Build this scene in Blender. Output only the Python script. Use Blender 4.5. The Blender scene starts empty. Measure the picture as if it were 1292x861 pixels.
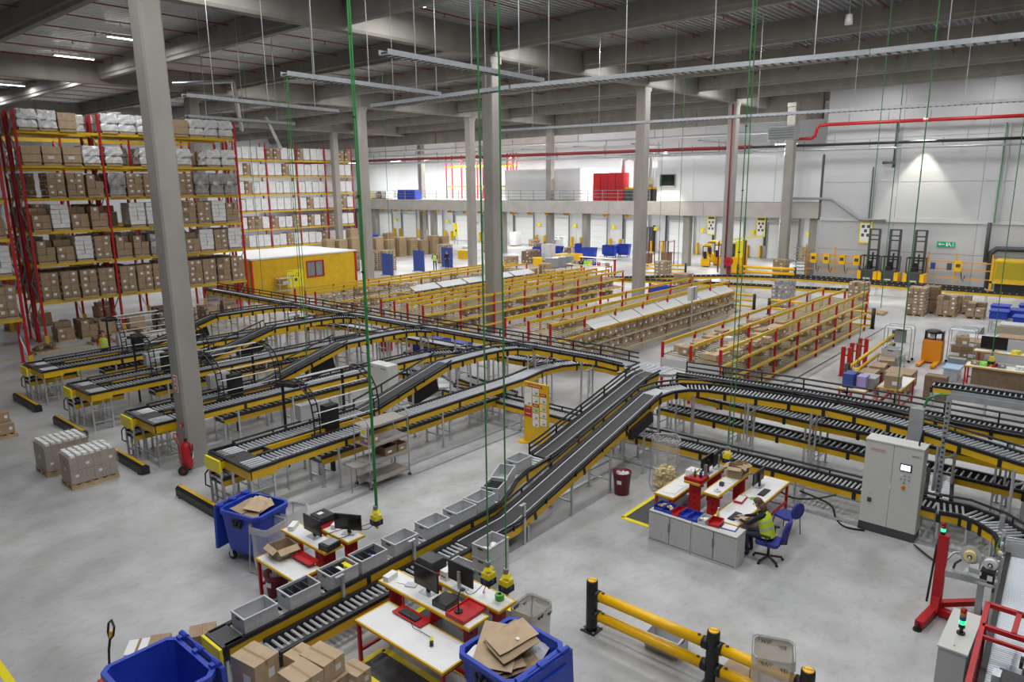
import bpy, bmesh, math, random
from mathutils import Vector, Matrix
random.seed(7)
SC = bpy.context.scene
COL = SC.collection
PI = math.pi
rnd = random.uniform
# ------------------------------------------------------------------ camera
CAM_H, YAW, PITCH, ROLL, FPX = 8.0, 0.71422925, 0.21484149, -0.01035785, 904.97
cd = bpy.data.cameras.new('camera')
cd.sensor_width = 36.0
cd.lens = FPX * 36.0 / 1292.0
cd.clip_end = 400
cam = bpy.data.objects.new('camera', cd)
COL.objects.link(cam)
fw = Vector((math.cos(PITCH)*math.cos(YAW), math.cos(PITCH)*math.sin(YAW), -math.sin(PITCH)))
rt = fw.cross(Vector((0, 0, 1))).normalized()
up = rt.cross(fw)
r2 = math.cos(ROLL)*rt + math.sin(ROLL)*up
u2 = -math.sin(ROLL)*rt + math.cos(ROLL)*up
cam.matrix_world = Matrix(((r2.x, u2.x, -fw.x, 0), (r2.y, u2.y, -fw.y, 0), (r2.z, u2.z, -fw.z, CAM_H), (0, 0, 0, 1)))
SC.camera = cam
# ------------------------------------------------------------------ world and exposure
w = bpy.data.worlds.new('world'); SC.world = w; w.use_nodes = True
w.node_tree.nodes['Background'].inputs[0].default_value = (0.93, 0.96, 1.0, 1)
w.node_tree.nodes['Background'].inputs[1].default_value = 0.10
SC.view_settings.view_transform = 'Standard'
SC.view_settings.look = 'None'
SC.view_settings.gamma = 1.0
SC.view_settings.use_curve_mapping = False
SC.view_settings.exposure = 0.31
LAMP_W = 225.0          # one two-metre strip lamp of the hall
DOCK_W = 330.0           # one strip lamp under or above the mezzanine
# ------------------------------------------------------------------ materials
MATS = {}
def mat(name, col, rough=0.5, metal=0.0, var=0.0, scale=6.0, bump=0.0, bscale=40.0, emit=0.0, alpha=1.0, trans=0.0, stretch=None):
    if name in MATS: return MATS[name]
    m = bpy.data.materials.new(name); m.use_nodes = True
    nt = m.node_tree; b = nt.nodes['Principled BSDF']
    c = (col[0], col[1], col[2], 1)
    b.inputs['Base Color'].default_value = c
    b.inputs['Roughness'].default_value = rough
    b.inputs['Metallic'].default_value = metal
    b.inputs['Alpha'].default_value = alpha
    b.inputs['Transmission Weight'].default_value = trans
    if emit:
        b.inputs['Emission Color'].default_value = c
        b.inputs['Emission Strength'].default_value = emit
    if var or bump:
        tc = nt.nodes.new('ShaderNodeTexCoord'); mp = nt.nodes.new('ShaderNodeMapping')
        nt.links.new(tc.outputs['Object'], mp.inputs['Vector'])
        if stretch: mp.inputs['Scale'].default_value = stretch
    if var:
        n = nt.nodes.new('ShaderNodeTexNoise'); n.inputs['Scale'].default_value = scale; n.inputs['Detail'].default_value = 5
        nt.links.new(mp.outputs['Vector'], n.inputs['Vector'])
        r = nt.nodes.new('ShaderNodeValToRGB')
        r.color_ramp.elements[0].position = 0.3; r.color_ramp.elements[1].position = 0.7
        r.color_ramp.elements[0].color = (col[0]*(1-var), col[1]*(1-var), col[2]*(1-var), 1)
        r.color_ramp.elements[1].color = (min(1, col[0]*(1+var*.5)), min(1, col[1]*(1+var*.5)), min(1, col[2]*(1+var*.5)), 1)
        nt.links.new(n.outputs['Fac'], r.inputs['Fac']); nt.links.new(r.outputs['Color'], b.inputs['Base Color'])
    if bump:
        n2 = nt.nodes.new('ShaderNodeTexNoise'); n2.inputs['Scale'].default_value = bscale; n2.inputs['Detail'].default_value = 3
        nt.links.new(mp.outputs['Vector'], n2.inputs['Vector'])
        bp = nt.nodes.new('ShaderNodeBump'); bp.inputs['Strength'].default_value = bump; bp.inputs['Distance'].default_value = 0.02
        nt.links.new(n2.outputs['Fac'], bp.inputs['Height']); nt.links.new(bp.outputs['Normal'], b.inputs['Normal'])
    MATS[name] = m
    return m
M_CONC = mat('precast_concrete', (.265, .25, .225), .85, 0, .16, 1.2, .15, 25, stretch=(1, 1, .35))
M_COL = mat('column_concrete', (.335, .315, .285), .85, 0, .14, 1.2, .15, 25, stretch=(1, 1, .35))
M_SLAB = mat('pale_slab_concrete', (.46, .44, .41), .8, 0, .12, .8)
M_DECK = mat('galvanised_deck', (.60, .61, .63), .26, .55, .15, .6)
M_YEL = mat('yellow_paint', (.72, .43, .008), .42, 0, .12, 2)
M_BEAM = mat('rack_beam_yellow', (.72, .46, .02), .45, 0, .1, 3)
M_YELB = mat('bright_yellow', (.88, .74, .01), .4, 0, .05, 3)
M_AMBER = mat('amber_yellow', (.93, .52, .004), .3)
M_RED = mat('red_paint', (.50, .009, .014), .42, 0, .15, 4)
M_DRED = mat('dark_red_paint', (.20, .009, .013), .5, 0, .15, 4)
M_BLK = mat('black_plastic', (.014, .014, .016), .42)
M_DGREY = mat('dark_grey', (.06, .062, .066), .5)
M_GREY = mat('mid_grey', (.26, .27, .28), .5)
M_LGREY = mat('light_grey', (.55, .56, .56), .45)
M_CAB = mat('cabinet_grey', (.60, .60, .57), .5)
M_ALU = mat('aluminium', (.62, .63, .65), .32, .75)
M_STEEL = mat('galvanised_steel', (.50, .52, .54), .36, .6, .12, 5)
M_ROLL = mat('roller_steel', (.66, .68, .71), .30, .35)
M_ROLLD = mat('roller_grey', (.34, .35, .37), .35, .3)
M_BELT = mat('belt_rubber', (.030, .029, .033), .55, 0, .1, 4)
M_WHITE = mat('white_paint', (.80, .80, .79), .5)
M_WALL = mat('sandwich_panel_white', (.66, .67, .68), .45, 0, .05, .3)
M_WALLG = mat('grey_white_panel', (.50, .51, .52), .45, 0, .05, .3)
M_TOP = mat('laminate_top', (.80, .80, .79), .35, 0, .05, 4)
M_TOTE = mat('tote_grey', (.52, .53, .55), .45, 0, .08, 5)
M_TOTED = mat('tote_divider', (.075, .08, .09), .5)
M_CARD = mat('cardboard', (.37, .262, .165), .8, 0, .14, 5)
M_CARDL = mat('cardboard_light', (.50, .37, .235), .8, 0, .12, 5)
M_CARDD = mat('cardboard_dark', (.235, .16, .10), .85, 0, .18, 5)
M_TAPE = mat('parcel_tape', (.36, .22, .11), .3)
M_LABEL = mat('paper_label', (.78, .78, .76), .6)
M_PAPER = mat('paper_white', (.82, .82, .80), .6)
M_WOOD = mat('pallet_wood', (.52, .38, .22), .85, 0, .25, 8)
M_WRAPW = mat('white_wrapped_goods', (.78, .78, .78), .35, 0, .15, 4)
M_WRAPG = mat('grey_wrapped_goods', (.40, .39, .38), .28, .1, .35, 5, .35, 9)
M_BLUE = mat('blue_container', (.022, .06, .46), .42, 0, .15, 3)
M_BLUEP = mat('blue_panel', (.04, .075, .30), .5)
M_GRN = mat('green_cable', (.035, .24, .06), .45)
M_RUB = mat('rubber', (.02, .02, .02), .75)
M_SKIN = mat('skin', (.52, .30, .21), .5)
M_HAIR = mat('hair', (.10, .055, .03), .6)
M_VEST = mat('hi_vis_vest', (.62, .85, .03), .55)
M_SCREEN = mat('screen_black', (.012, .012, .014), .18)
M_TUBE = mat('lamp_tube', (1, .98, .94), .4, emit=14.0)
M_FOAM = mat('foam_chips', (.86, .72, .36), .7, 0, .2, 8)
def film(name, col, k):
    m = bpy.data.materials.new(name); m.use_nodes = True; nt = m.node_tree
    b = nt.nodes['Principled BSDF']; b.inputs['Base Color'].default_value = (*col, 1); b.inputs['Roughness'].default_value = .25
    t = nt.nodes.new('ShaderNodeBsdfTransparent'); mx = nt.nodes.new('ShaderNodeMixShader'); mx.inputs[0].default_value = k
    n = nt.nodes.new('ShaderNodeTexNoise'); n.inputs['Scale'].default_value = 9; bp = nt.nodes.new('ShaderNodeBump'); bp.inputs['Strength'].default_value = .5; bp.inputs['Distance'].default_value = .03
    nt.links.new(n.outputs['Fac'], bp.inputs['Height']); nt.links.new(bp.outputs['Normal'], b.inputs['Normal'])
    nt.links.new(t.outputs[0], mx.inputs[1]); nt.links.new(b.outputs[0], mx.inputs[2])
    nt.links.new(mx.outputs[0], nt.nodes['Material Output'].inputs[0])
    return m
M_FILM = film('polythene_film', (.78, .78, .74), .40)
M_FILM2 = film('cloudy_film', (.66, .62, .54), .62)
M_CLEAR = film('clear_guard', (.70, .74, .78), .22)
def floor_mat():
    m = bpy.data.materials.new('power_floated_concrete'); m.use_nodes = True; nt = m.node_tree; b = nt.nodes['Principled BSDF']
    tc = nt.nodes.new('ShaderNodeTexCoord')
    def noise(s, d, st=None):
        n = nt.nodes.new('ShaderNodeTexNoise'); n.inputs['Scale'].default_value = s; n.inputs['Detail'].default_value = d
        mp = nt.nodes.new('ShaderNodeMapping'); nt.links.new(tc.outputs['Object'], mp.inputs[0])
        if st: mp.inputs['Scale'].default_value = st; mp.inputs['Rotation'].default_value = (0, 0, .5)
        nt.links.new(mp.outputs[0], n.inputs['Vector']); return n
    def ramp(n, p0, p1, c0, c1):
        r = nt.nodes.new('ShaderNodeValToRGB'); e = r.color_ramp.elements
        e[0].position = p0; e[1].position = p1; e[0].color = (*c0, 1); e[1].color = (*c1, 1)
        nt.links.new(n.outputs['Fac'], r.inputs['Fac']); return r
    def mix(a, b2, t, f):
        x = nt.nodes.new('ShaderNodeMixRGB'); x.blend_type = t; x.inputs[0].default_value = f
        nt.links.new(a.outputs[0], x.inputs[1]); nt.links.new(b2.outputs[0], x.inputs[2]); return x
    a = ramp(noise(.3, 6), .32, .68, (.36, .365, .37), (.56, .56, .56))
    s = ramp(noise(1.1, 9), .34, .60, (.72, .705, .675), (1, 1, 1))
    d = ramp(noise(4.5, 9, (1, 1.5, 1)), .30, .48, (.80, .785, .76), (1, 1, 1))
    x = mix(mix(a, s, 'MULTIPLY', .7), d, 'MULTIPLY', .6)
    nt.links.new(x.outputs[0], b.inputs['Base Color'])
    rr = ramp(noise(1.1, 4), .3, .7, (.30, .30, .30), (.48, .48, .48))
    nt.links.new(rr.outputs[0], b.inputs['Roughness'])
    return m
M_FLOOR = floor_mat()
# ------------------------------------------------------------------ mesh helpers
class MB:
    def __init__(self):
        self.v = []; self.f = []; self.mi = []; self.m = 0
    def _add(self, vs, fs):
        o = len(self.v); self.v += [tuple(p) for p in vs]
        for f in fs: self.f.append([i+o for i in f]); self.mi.append(self.m)
        return self
    def box(self, cx, cy, cz, sx, sy, sz, rz=0.0, rx=0.0, ry=0.0, taper=1.0):
        c = []
        for z in (-.5, .5):
            k = taper if z > 0 else 1.0
            for x, y in ((-.5, -.5), (.5, -.5), (.5, .5), (-.5, .5)):
                c.append(Vector((x*sx*k, y*sy*k, z*sz)))
        if rz or rx or ry:
            R = Matrix.Rotation(rz, 3, 'Z') @ Matrix.Rotation(ry, 3, 'Y') @ Matrix.Rotation(rx, 3, 'X')
            c = [R @ p for p in c]
        c = [(p.x+cx, p.y+cy, p.z+cz) for p in c]
        return self._add(c, [(3, 2, 1, 0), (4, 5, 6, 7), (0, 1, 5, 4), (1, 2, 6, 5), (2, 3, 7, 6), (3, 0, 4, 7)])
    def b2(self, x0, y0, z0, x1, y1, z1):
        return self.box((x0+x1)/2, (y0+y1)/2, (z0+z1)/2, abs(x1-x0), abs(y1-y0), abs(z1-z0))
    def beam(self, p, q, w, h, upv=(0, 0, 1)):
        p = Vector(p); q = Vector(q); d = (q-p).normalized(); u = Vector(upv)
        s = d.cross(u)
        if s.length < 1e-4: s = d.cross(Vector((1, 0, 0)))
        s.normalize(); u = s.cross(d)
        c = []
        for e in (p, q):
            for a, b in ((-.5, -.5), (.5, -.5), (.5, .5), (-.5, .5)): c.append(e+s*(a*w)+u*(b*h))
        return self._add(c, [(3, 2, 1, 0), (4, 5, 6, 7), (0, 1, 5, 4), (1, 2, 6, 5), (2, 3, 7, 6), (3, 0, 4, 7)])
    def tube(self, pts, r, n=6, caps=True, closed=False):
        pts = [Vector(p) for p in pts]; N = len(pts); rs = r if isinstance(r, (list, tuple)) else [r]*N
        o = []; ref = None
        for i, p in enumerate(pts):
            if closed: d = pts[(i+1) % N]-pts[i-1]
            elif i == 0: d = pts[1]-p
            elif i == N-1: d = p-pts[-2]
            else: d = (pts[i+1]-p).normalized()+(p-pts[i-1]).normalized()
            d.normalize()
            if ref is None or abs(ref.dot(d)) > .95: ref = Vector((0, 0, 1)) if abs(d.z) < .9 else Vector((1, 0, 0))
            s = d.cross(ref).normalized(); u = s.cross(d); ref = u
            o.append([p+(s*math.cos(2*PI*k/n)+u*math.sin(2*PI*k/n))*rs[i] for k in range(n)])
        vs = [x for ring in o for x in ring]; fs = []
        for i in range(N if closed else N-1):
            j = (i+1) % N
            for k in range(n):
                k2 = (k+1) % n; fs.append((i*n+k, i*n+k2, j*n+k2, j*n+k))
        if caps and not closed: fs += [tuple(range(n))[::-1], tuple((N-1)*n+k for k in range(n))]
        return self._add(vs, fs)
    def cyl(self, cx, cy, z0, z1, r0, r1=None, n=12):
        r1 = r0 if r1 is None else r1
        vs = [(cx+r0*math.cos(2*PI*k/n), cy+r0*math.sin(2*PI*k/n), z0) for k in range(n)]+[(cx+r1*math.cos(2*PI*k/n), cy+r1*math.sin(2*PI*k/n), z1) for k in range(n)]
        return self._add(vs, [(k, (k+1) % n, n+(k+1) % n, n+k) for k in range(n)]+[tuple(range(n))[::-1], tuple(range(n, 2*n))])
    def lathe(self, prof, cx=0, cy=0, n=16):
        vs = []; fs = []
        for r, z in prof:
            for k in range(n): vs.append((cx+r*math.cos(2*PI*k/n), cy+r*math.sin(2*PI*k/n), z))
        for i in range(len(prof)-1):
            for k in range(n): fs.append((i*n+k, i*n+(k+1) % n, (i+1)*n+(k+1) % n, (i+1)*n+k))
        return self._add(vs, fs)
    def quad(self, a, b, c, d): return self._add([a, b, c, d], [(0, 1, 2, 3)])
    def prism(self, poly, axis, a, b):
        def P(u, v, t): return {'x': (t, u, v), 'y': (u, t, v), 'z': (u, v, t)}[axis]
        n = len(poly)
        vs = [P(u, v, a) for u, v in poly]+[P(u, v, b) for u, v in poly]
        return self._add(vs, [tuple(range(n))[::-1], tuple(range(n, 2*n))]+[(k, (k+1) % n, n+(k+1) % n, n+k) for k in range(n)])
    def sweep(self, path, prof, closed=False):
        """prof: list of (side, z) swept along a path whose side is the horizontal normal"""
        N = len(path); n = len(prof); vs = []; fs = []
        P = [Vector(p) for p in path]
        for i in range(N):
            d = (P[min(i+1, N-1)]-P[max(i-1, 0)]); d.z = 0; d.normalize(); s = Vector((d.y, -d.x, 0))
            for a, b in prof: vs.append(P[i]+s*a+Vector((0, 0, b)))
        for i in range(N-1):
            for k in range(n): k2 = (k+1) % n; fs.append((i*n+k, i*n+k2, (i+1)*n+k2, (i+1)*n+k))
        fs += [tuple(range(n))[::-1], tuple((N-1)*n+k for k in range(n))]
        return self._add(vs, fs)
    def mesh(self, name, mats, smooth=False):
        me = bpy.data.meshes.new(name); me.from_pydata(self.v, [], self.f)
        if not isinstance(mats, (list, tuple)): mats = [mats]
        for m in mats: me.materials.append(m)
        if len(mats) > 1: me.polygons.foreach_set('material_index', self.mi)
        bm = bmesh.new(); bm.from_mesh(me); bmesh.ops.recalc_face_normals(bm, faces=bm.faces); bm.to_mesh(me); bm.free()
        if smooth:
            me.polygons.foreach_set('use_smooth', [True]*len(me.polygons))
        return me
    def build(self, name, mats, parent=None, smooth=False, kind=None, label=None):
        return link(name, self.mesh(name, mats, smooth), parent, kind, label)
def link(name, me, parent=None, kind=None, label=None):
    o = bpy.data.objects.new(name, me); COL.objects.link(o)
    if parent is not None: o.parent = parent
    if kind: o['kind'] = kind
    if label: o['label'] = label
    return o
def thing(name, label, cat, loc=(0, 0, 0), rz=0.0, group=None):
    o = bpy.data.objects.new(name, None); COL.objects.link(o); o.empty_display_size = .1
    o.location = loc; o.rotation_euler = (0, 0, rz); tag(o, label, cat, group); return o
def tag(o, label, cat, group=None):
    o['label'] = label; o['category'] = cat
    if group: o['group'] = group
    return o
def at(o, loc, rz=0.0):
    o.location = loc; o.rotation_euler = (0, 0, rz); return o
def dup(o, loc, rz=0.0, label=None, group=None, scale=None):
    c = o.copy(); COL.objects.link(c); c.location = loc; c.rotation_euler = (0, 0, rz)
    if scale: c.scale = scale
    if label: c['label'] = label
    if group: c['group'] = group
    for ch in CH[o.name]:
        d = ch.copy(); COL.objects.link(d); d.parent = c
        for g in CH.get(ch.name, []):
            e = g.copy(); COL.objects.link(e); e.parent = d
    return c
CH = {}
def proto(o):
    """remember the children of a thing that will be copied"""
    CH[o.name] = list(o.children)
    for ch in CH[o.name]: CH[ch.name] = list(ch.children)
    return o
def struct(name, mb, m, parent=None):
    o = mb.build(name, m, parent)
    if parent is None: o['kind'] = 'structure'
    return o
def arc(cx, cy, r, a0, a1, z0, z1=None, n=8):
    z1 = z0 if z1 is None else z1
    return [(cx+r*math.cos(math.radians(a0+(a1-a0)*i/n)), cy+r*math.sin(math.radians(a0+(a1-a0)*i/n)), z0+(z1-z0)*i/n) for i in range(n+1)]
# ================================================================== the setting
b = MB(); b.b2(-10, -14, -.3, 92, 108, 0); struct('floor', b, M_FLOOR)
def panels(name, x, y, length, axis, rows, width, m, t=.12, back=True):
    """a panel wall whose sheets are pieces of their own, with open joints between them"""
    b = MB(); z0 = rows[0][0]; z1 = rows[-1][1]
    if axis == 'y': b.b2(x+t, y, z0, x+t+.15, y+length, z1)
    else: b.b2(x, y+t, z0, x+length, y+t+.15, z1)
    o = struct(name, b, M_LGREY)
    n = max(1, round(length/width)); wd = length/n; cache = {}
    for a, c in rows:
        for i in range(n):
            if (a, c) not in cache:
                q = MB()
                if axis == 'y': q.b2(0, .012, a+.012, t, wd-.012, c-.012)
                else: q.b2(.012, 0, a+.012, wd-.012, t, c-.012)
                cache[(a, c)] = q.mesh('panel', m)
            p = link('panel', cache[(a, c)], o)
            p.location = (x, y+i*wd, 0) if axis == 'y' else (x+i*wd, y, 0)
    return o
wb = panels('wall_back', 64.0, -8, 28.6, 'y', [(0, 2.4), (2.4, 4.75), (5.05, 7.9), (7.9, 11.3), (11.3, 15.8)], 5.7, M_WALLG)
b = MB(); b.b2(63.9, -8, 4.75, 64.1, 20.6, 5.05); struct('trim_1', b, M_LGREY)
wd_ = panels('wall_dock', 76.4, 20.6, 86, 'y', [(0, 4.9), (6.2, 11), (11, 15.8)], 8.6, M_WALL)
panels('wall_return', 64.2, 20.6, 12.2, 'x', [(0, 4.8)], 6.1, M_WALL)
panels('wall_left', 18, 106, 60, 'x', [(0, 5), (5, 10.2), (10.2, 15.8)], 7.5, M_WALL)
# ---- ceiling: one corrugated deck
prof = []; y = -13.5
while y < 107.5:
    prof += [(y, 15.62), (y+.11, 15.62), (y+.14, 15.80), (y+.25, 15.80)]; y += .30
prof += [(107.8, 15.62), (107.8, 16.0), (-13.5, 16.0)]
b = MB(); n = len(prof)
vs = [(-9, a, c) for a, c in prof]+[(91, a, c) for a, c in prof]
b._add(vs, [(k, (k+1) % n, n+(k+1) % n, n+k) for k in range(n-3)]); struct('ceiling', b, M_DECK)
# ---- precast frame
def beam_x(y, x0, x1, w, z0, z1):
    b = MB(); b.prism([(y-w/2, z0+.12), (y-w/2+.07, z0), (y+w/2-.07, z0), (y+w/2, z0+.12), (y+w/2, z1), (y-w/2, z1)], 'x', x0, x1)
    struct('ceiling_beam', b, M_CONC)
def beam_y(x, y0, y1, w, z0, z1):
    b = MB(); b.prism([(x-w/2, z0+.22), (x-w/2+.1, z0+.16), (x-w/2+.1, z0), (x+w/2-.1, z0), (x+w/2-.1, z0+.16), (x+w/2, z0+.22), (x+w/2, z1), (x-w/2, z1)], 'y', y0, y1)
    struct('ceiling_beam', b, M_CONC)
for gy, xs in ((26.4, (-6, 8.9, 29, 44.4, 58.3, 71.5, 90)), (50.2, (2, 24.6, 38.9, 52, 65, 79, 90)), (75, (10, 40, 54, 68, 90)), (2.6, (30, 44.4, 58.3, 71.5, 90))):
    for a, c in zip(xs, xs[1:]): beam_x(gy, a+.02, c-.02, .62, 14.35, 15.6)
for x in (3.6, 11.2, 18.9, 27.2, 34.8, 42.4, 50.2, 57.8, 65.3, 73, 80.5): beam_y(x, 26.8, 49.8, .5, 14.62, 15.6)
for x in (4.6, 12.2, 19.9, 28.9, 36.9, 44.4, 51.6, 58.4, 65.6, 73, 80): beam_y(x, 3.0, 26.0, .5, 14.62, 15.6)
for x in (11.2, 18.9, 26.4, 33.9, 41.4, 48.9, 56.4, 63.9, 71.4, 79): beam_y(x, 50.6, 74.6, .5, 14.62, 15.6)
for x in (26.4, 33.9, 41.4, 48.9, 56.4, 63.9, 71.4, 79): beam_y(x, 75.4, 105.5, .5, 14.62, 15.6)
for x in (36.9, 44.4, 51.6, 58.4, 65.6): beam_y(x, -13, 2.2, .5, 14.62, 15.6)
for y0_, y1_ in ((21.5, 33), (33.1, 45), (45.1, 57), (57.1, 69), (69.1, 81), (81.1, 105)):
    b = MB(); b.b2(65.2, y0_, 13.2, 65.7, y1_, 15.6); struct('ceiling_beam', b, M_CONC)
def column(x, y, s, z1=14.4, z0=0, corbel=True):
    b = MB(); h = s/2; c = .05
    b.prism([(x-h+c, y-h), (x+h-c, y-h), (x+h, y-h+c), (x+h, y+h-c), (x+h-c, y+h), (x-h+c, y+h), (x-h, y+h-c), (x-h, y-h+c)], 'z', z0, z1)
    if corbel: b.box(x, y, z1-.16, s+.12, s+.02, .32)
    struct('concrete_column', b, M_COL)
column(8.93, 20.18, .60)
for x, y in ((29, 26.4), (44.6, 26.6), (58.2, 26.2), (24.6, 50.1), (38.95, 50.2), (52.3, 50.5), (64.8, 50.3), (40, 75), (54, 75), (68, 75), (71.5, 26.4)): column(x, y, .72)
column(62.6, 23.0, .72)
# ---- mezzanine over the docks
b = MB(); b.b2(64.2, 20.7, 4.95, 76.3, 105.5, 6.2); struct('ceiling_mezzanine', b, M_SLAB)
for a in range(8):
    b = MB(); y0 = 20.75+a*10.6; b.b2(63.92, y0+.01, 4.9, 64.18, y0+10.58, 6.22); struct('trim_mezzanine', b, M_SLAB)
for y in (21.2, 33.2, 45.2, 57.2, 69.2, 81.2, 93): column(64.6, y, .7, 4.93, 0, False)
for y0, y1, z1, x in ((20.9, 36.6, 10.2, 64.35), (47.5, 58.6, 9.7, 66.6)):
    panels('wall_mezzanine_room', x, y0, y1-y0, 'y', [(6.24, z1)], 3.9, M_WALL)
    b = MB(); b.b2(x+.3, y0, 6.24, x+6, y1, z1); struct('wall_mezzanine_core', b, M_WALL)
b = MB(); b.b2(64.28, 34.6, 7.7, 64.34, 36.2, 8.8); o = struct('window_1', b, M_SCREEN)
q = MB()
for a in ((34.55, 7.65, 36.25, 7.72), (34.55, 8.78, 36.25, 8.85), (34.55, 7.65, 34.62, 8.85), (36.18, 7.65, 36.25, 8.85)): q.b2(64.24, a[0], a[1], 64.35, a[2], a[3])
q.build('window_frame', M_GREY, o)
# ---- dock doors under the mezzanine
for i in range(13):
    y = 28.2+i*5.9
    b = MB(); b.b2(76.28, y-1.6, 0, 76.42, y+1.6, 3.6); d = struct('door_%d' % (i+1), b, M_WALL)
    for k in range(5):
        q = MB(); q.b2(76.22, y-1.56, .02+k*.715, 76.3, y+1.56, .70+k*.715); q.build('door_panel', M_WHITE, d)
    q = MB(); q.b2(76.1, y-1.72, 0, 76.2, y-1.6, 4.3); q.b2(76.1, y+1.6, 0, 76.2, y+1.72, 4.3); q.build('door_track', M_GREY, d)
    q = MB(); q.b2(76.0, y-1.7, 3.85, 76.2, y+1.7, 3.97); q.b2(76.05, y-1.7, 4.2, 76.15, y+1.7, 4.26); q.build('door_spring', M_STEEL, d)
    q = MB(); q.b2(76.0, y-2.9, 2.5, 76.1, y-2.45, 2.95); q.build('door_sign', M_YELB, d)
    q = MB(); q.b2(75.8, y-2.3, 0, 76.3, y-2.15, 1.3); q.b2(75.8, y+2.15, 0, 76.3, y+2.3, 1.3); q.build('door_guard', M_YEL, d)
    q = MB(); q.b2(76.2, y+1.85, 1.3, 76.34, y+2.05, 4.4); q.build('door_post', M_DGREY, d)
b = MB(); b.b2(76.2, 43.4, 0, 76.36, 46.0, 2.9); d = struct('door_14', b, M_DGREY)
for y in (43.5, 45.9):
    q = MB(); q.b2(76.05, y-.1, 0, 76.25, y+.1, 3.1); q.build('door_post', M_BLK, d)
# buffers under the mezzanine edge
for i in range(22):
    y = 40+i*2.6
    b = MB(); b.prism([(y-.35, 4.9), (y+.35, 4.9), (y+.2, 4.62), (y-.2, 4.62)], 'x', 64.3, 64.7); struct('trim_corbel', b, M_YEL)
# ---- floor markings and floor ducts
def strip(x0, y0, x1, y1, w, m, h=.004):
    d = Vector((x1-x0, y1-y0, 0)); b = MB(); b.beam((x0, y0, h/2), (x1, y1, h/2), w, h); struct('trim_floor_line', b, m)
strip(2.4, 15.6, 2.4, 6, .13, M_YELB)
strip(.75, 12.0, .75, 6, .13, M_YELB)
strip(12.7, 38.2, 23, 38.2, .1, M_YELB); strip(12.7, 35.4, 12.7, 38.2, .1, M_YELB); strip(10.6, 34.2, 10.6, 38.6, .12, M_YELB); strip(6, 40.6, 23, 40.6, .1, M_YELB)
strip(9.2, 18.9, 17.5, 19.0, .42, M_WHITE, .02)
strip(9.4, 24.1, 17.5, 24.1, .3, M_WHITE, .02)
strip(12.2, 10.55, 20, 10.55, .1, M_WHITE, .02)
for yy in (14.6, 15.2, 19.9, 24.9): strip(9.5, yy, 19.5, yy, .10, M_STEEL, .05)
for xx in (17.2, 18.6, 19.8): strip(xx, 16.5, xx, .5, .12, M_STEEL, .05)
for yy in (10.95,): strip(11, yy, 17, yy, .1, M_STEEL, .05)
strip(26, 9.95, 43, 9.95, .08, M_DGREY)
for x0, y0, x1, y1, lab in ((7.4, 7.55, 9.3, 9.5, 0), (6.3, 7.2, 6.95, 9.1, 0), (14.0, 7.7, 16.2, 8.6, 1)):
    b = MB(); b.b2(x0, y0, .001, x1, y1, .013)
    o = b.build('floor_mat', M_DGREY); tag(o, ('dark anti-fatigue mat between the two packing benches', 'dark anti-fatigue mat under the low front bench', 'dark mat with yellow edge beside the grey tambour cupboards')[0 if x0 > 7 and not lab else (2 if lab else 1)], 'mat')
    q = MB()
    if lab: q.beam((14.0, 7.7, .008), (14.0, 8.66, .008), .12, .017); q.beam((14, 8.62, .008), (16.2, 8.62, .008), .1, .017)
    else: q.beam((x0, y0, .008), (x0, y1, .008), .12, .017); q.beam((x1, y0, .008), (x1, y1, .008), .12, .017); q.beam((x0, y1, .008), (x1, y1, .008), .12, .017); q.beam((x0, y0, .008), (x1, y0, .008), .12, .017)
    q.build('yellow_edge', M_YELB, o)
# ================================================================== roof services
g_tube = MB(); g_tube.box(0, 0, -.06, 2.0, .10, .035); m_tube = g_tube.mesh('tube', M_TUBE)
g_h = MB(); g_h.box(0, 0, 0, 2.08, .2, .09); g_h.box(-.8, 0, .12, .03, .03, .2); g_h.box(.8, 0, .12, .03, .03, .2); m_h = g_h.mesh('housing', M_WHITE)
def strip_lamp(x, y, z, watt, lab, grp, rz=0):
    t = thing('ceiling_light', lab, 'lamp', (x, y, z), rz, grp)
    link('housing', m_h, t); link('lamp_tube', m_tube, t)
    L = LD.get(watt)
    if L is None:
        L = bpy.data.lights.new('strip_lamp', 'AREA'); L.shape = 'RECTANGLE'; L.size = 2.0; L.size_y = .2; L.energy = watt; L.color = (.98, .99, 1.0); LD[watt] = L
    lo = bpy.data.objects.new('lamp_light', L); COL.objects.link(lo); lo.parent = t; lo.location = (0, 0, -.09)
LD = {}
LNTH = ['first', 'second', 'third', 'fourth', 'fifth', 'sixth', 'seventh', 'eighth', 'ninth', 'tenth', 'eleventh', 'twelfth', 'thirteenth', 'fourteenth', 'fifteenth', 'sixteenth', 'seventeenth', 'eighteenth', 'nineteenth', 'twentieth']
BAYS = (((1.5, 9, 16.5, 24), (1.6, 6.6, 13.6, 21.3, 30.3, 38.3, 45.8, 53, 59.8)), ((31.6, 39.2, 46.6), (16.4, 28.6, 36.2, 43.8, 51.6, 59.2)), ((54.2, 61.8, 69.4), (17.2, 27.8, 35.3, 42.8, 50.3, 57.8)), ((84, 98), (35.3, 42.8, 50.3, 57.8)))
j = 0
for ys_, xs_ in BAYS:
    for y in ys_:
        for i, x in enumerate(xs_):
            if (x < 4 and y > 10) or (x == 16.4 and y < 35): continue
            strip_lamp(x, y, 15.3 if abs(x-16.8) < .5 else 15.42, LAMP_W, 'white strip lamp under the roof deck, %s along the %s row back' % (LNTH[i], LNTH[j]), 'strip lamps under the roof')
        j += 1
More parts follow.
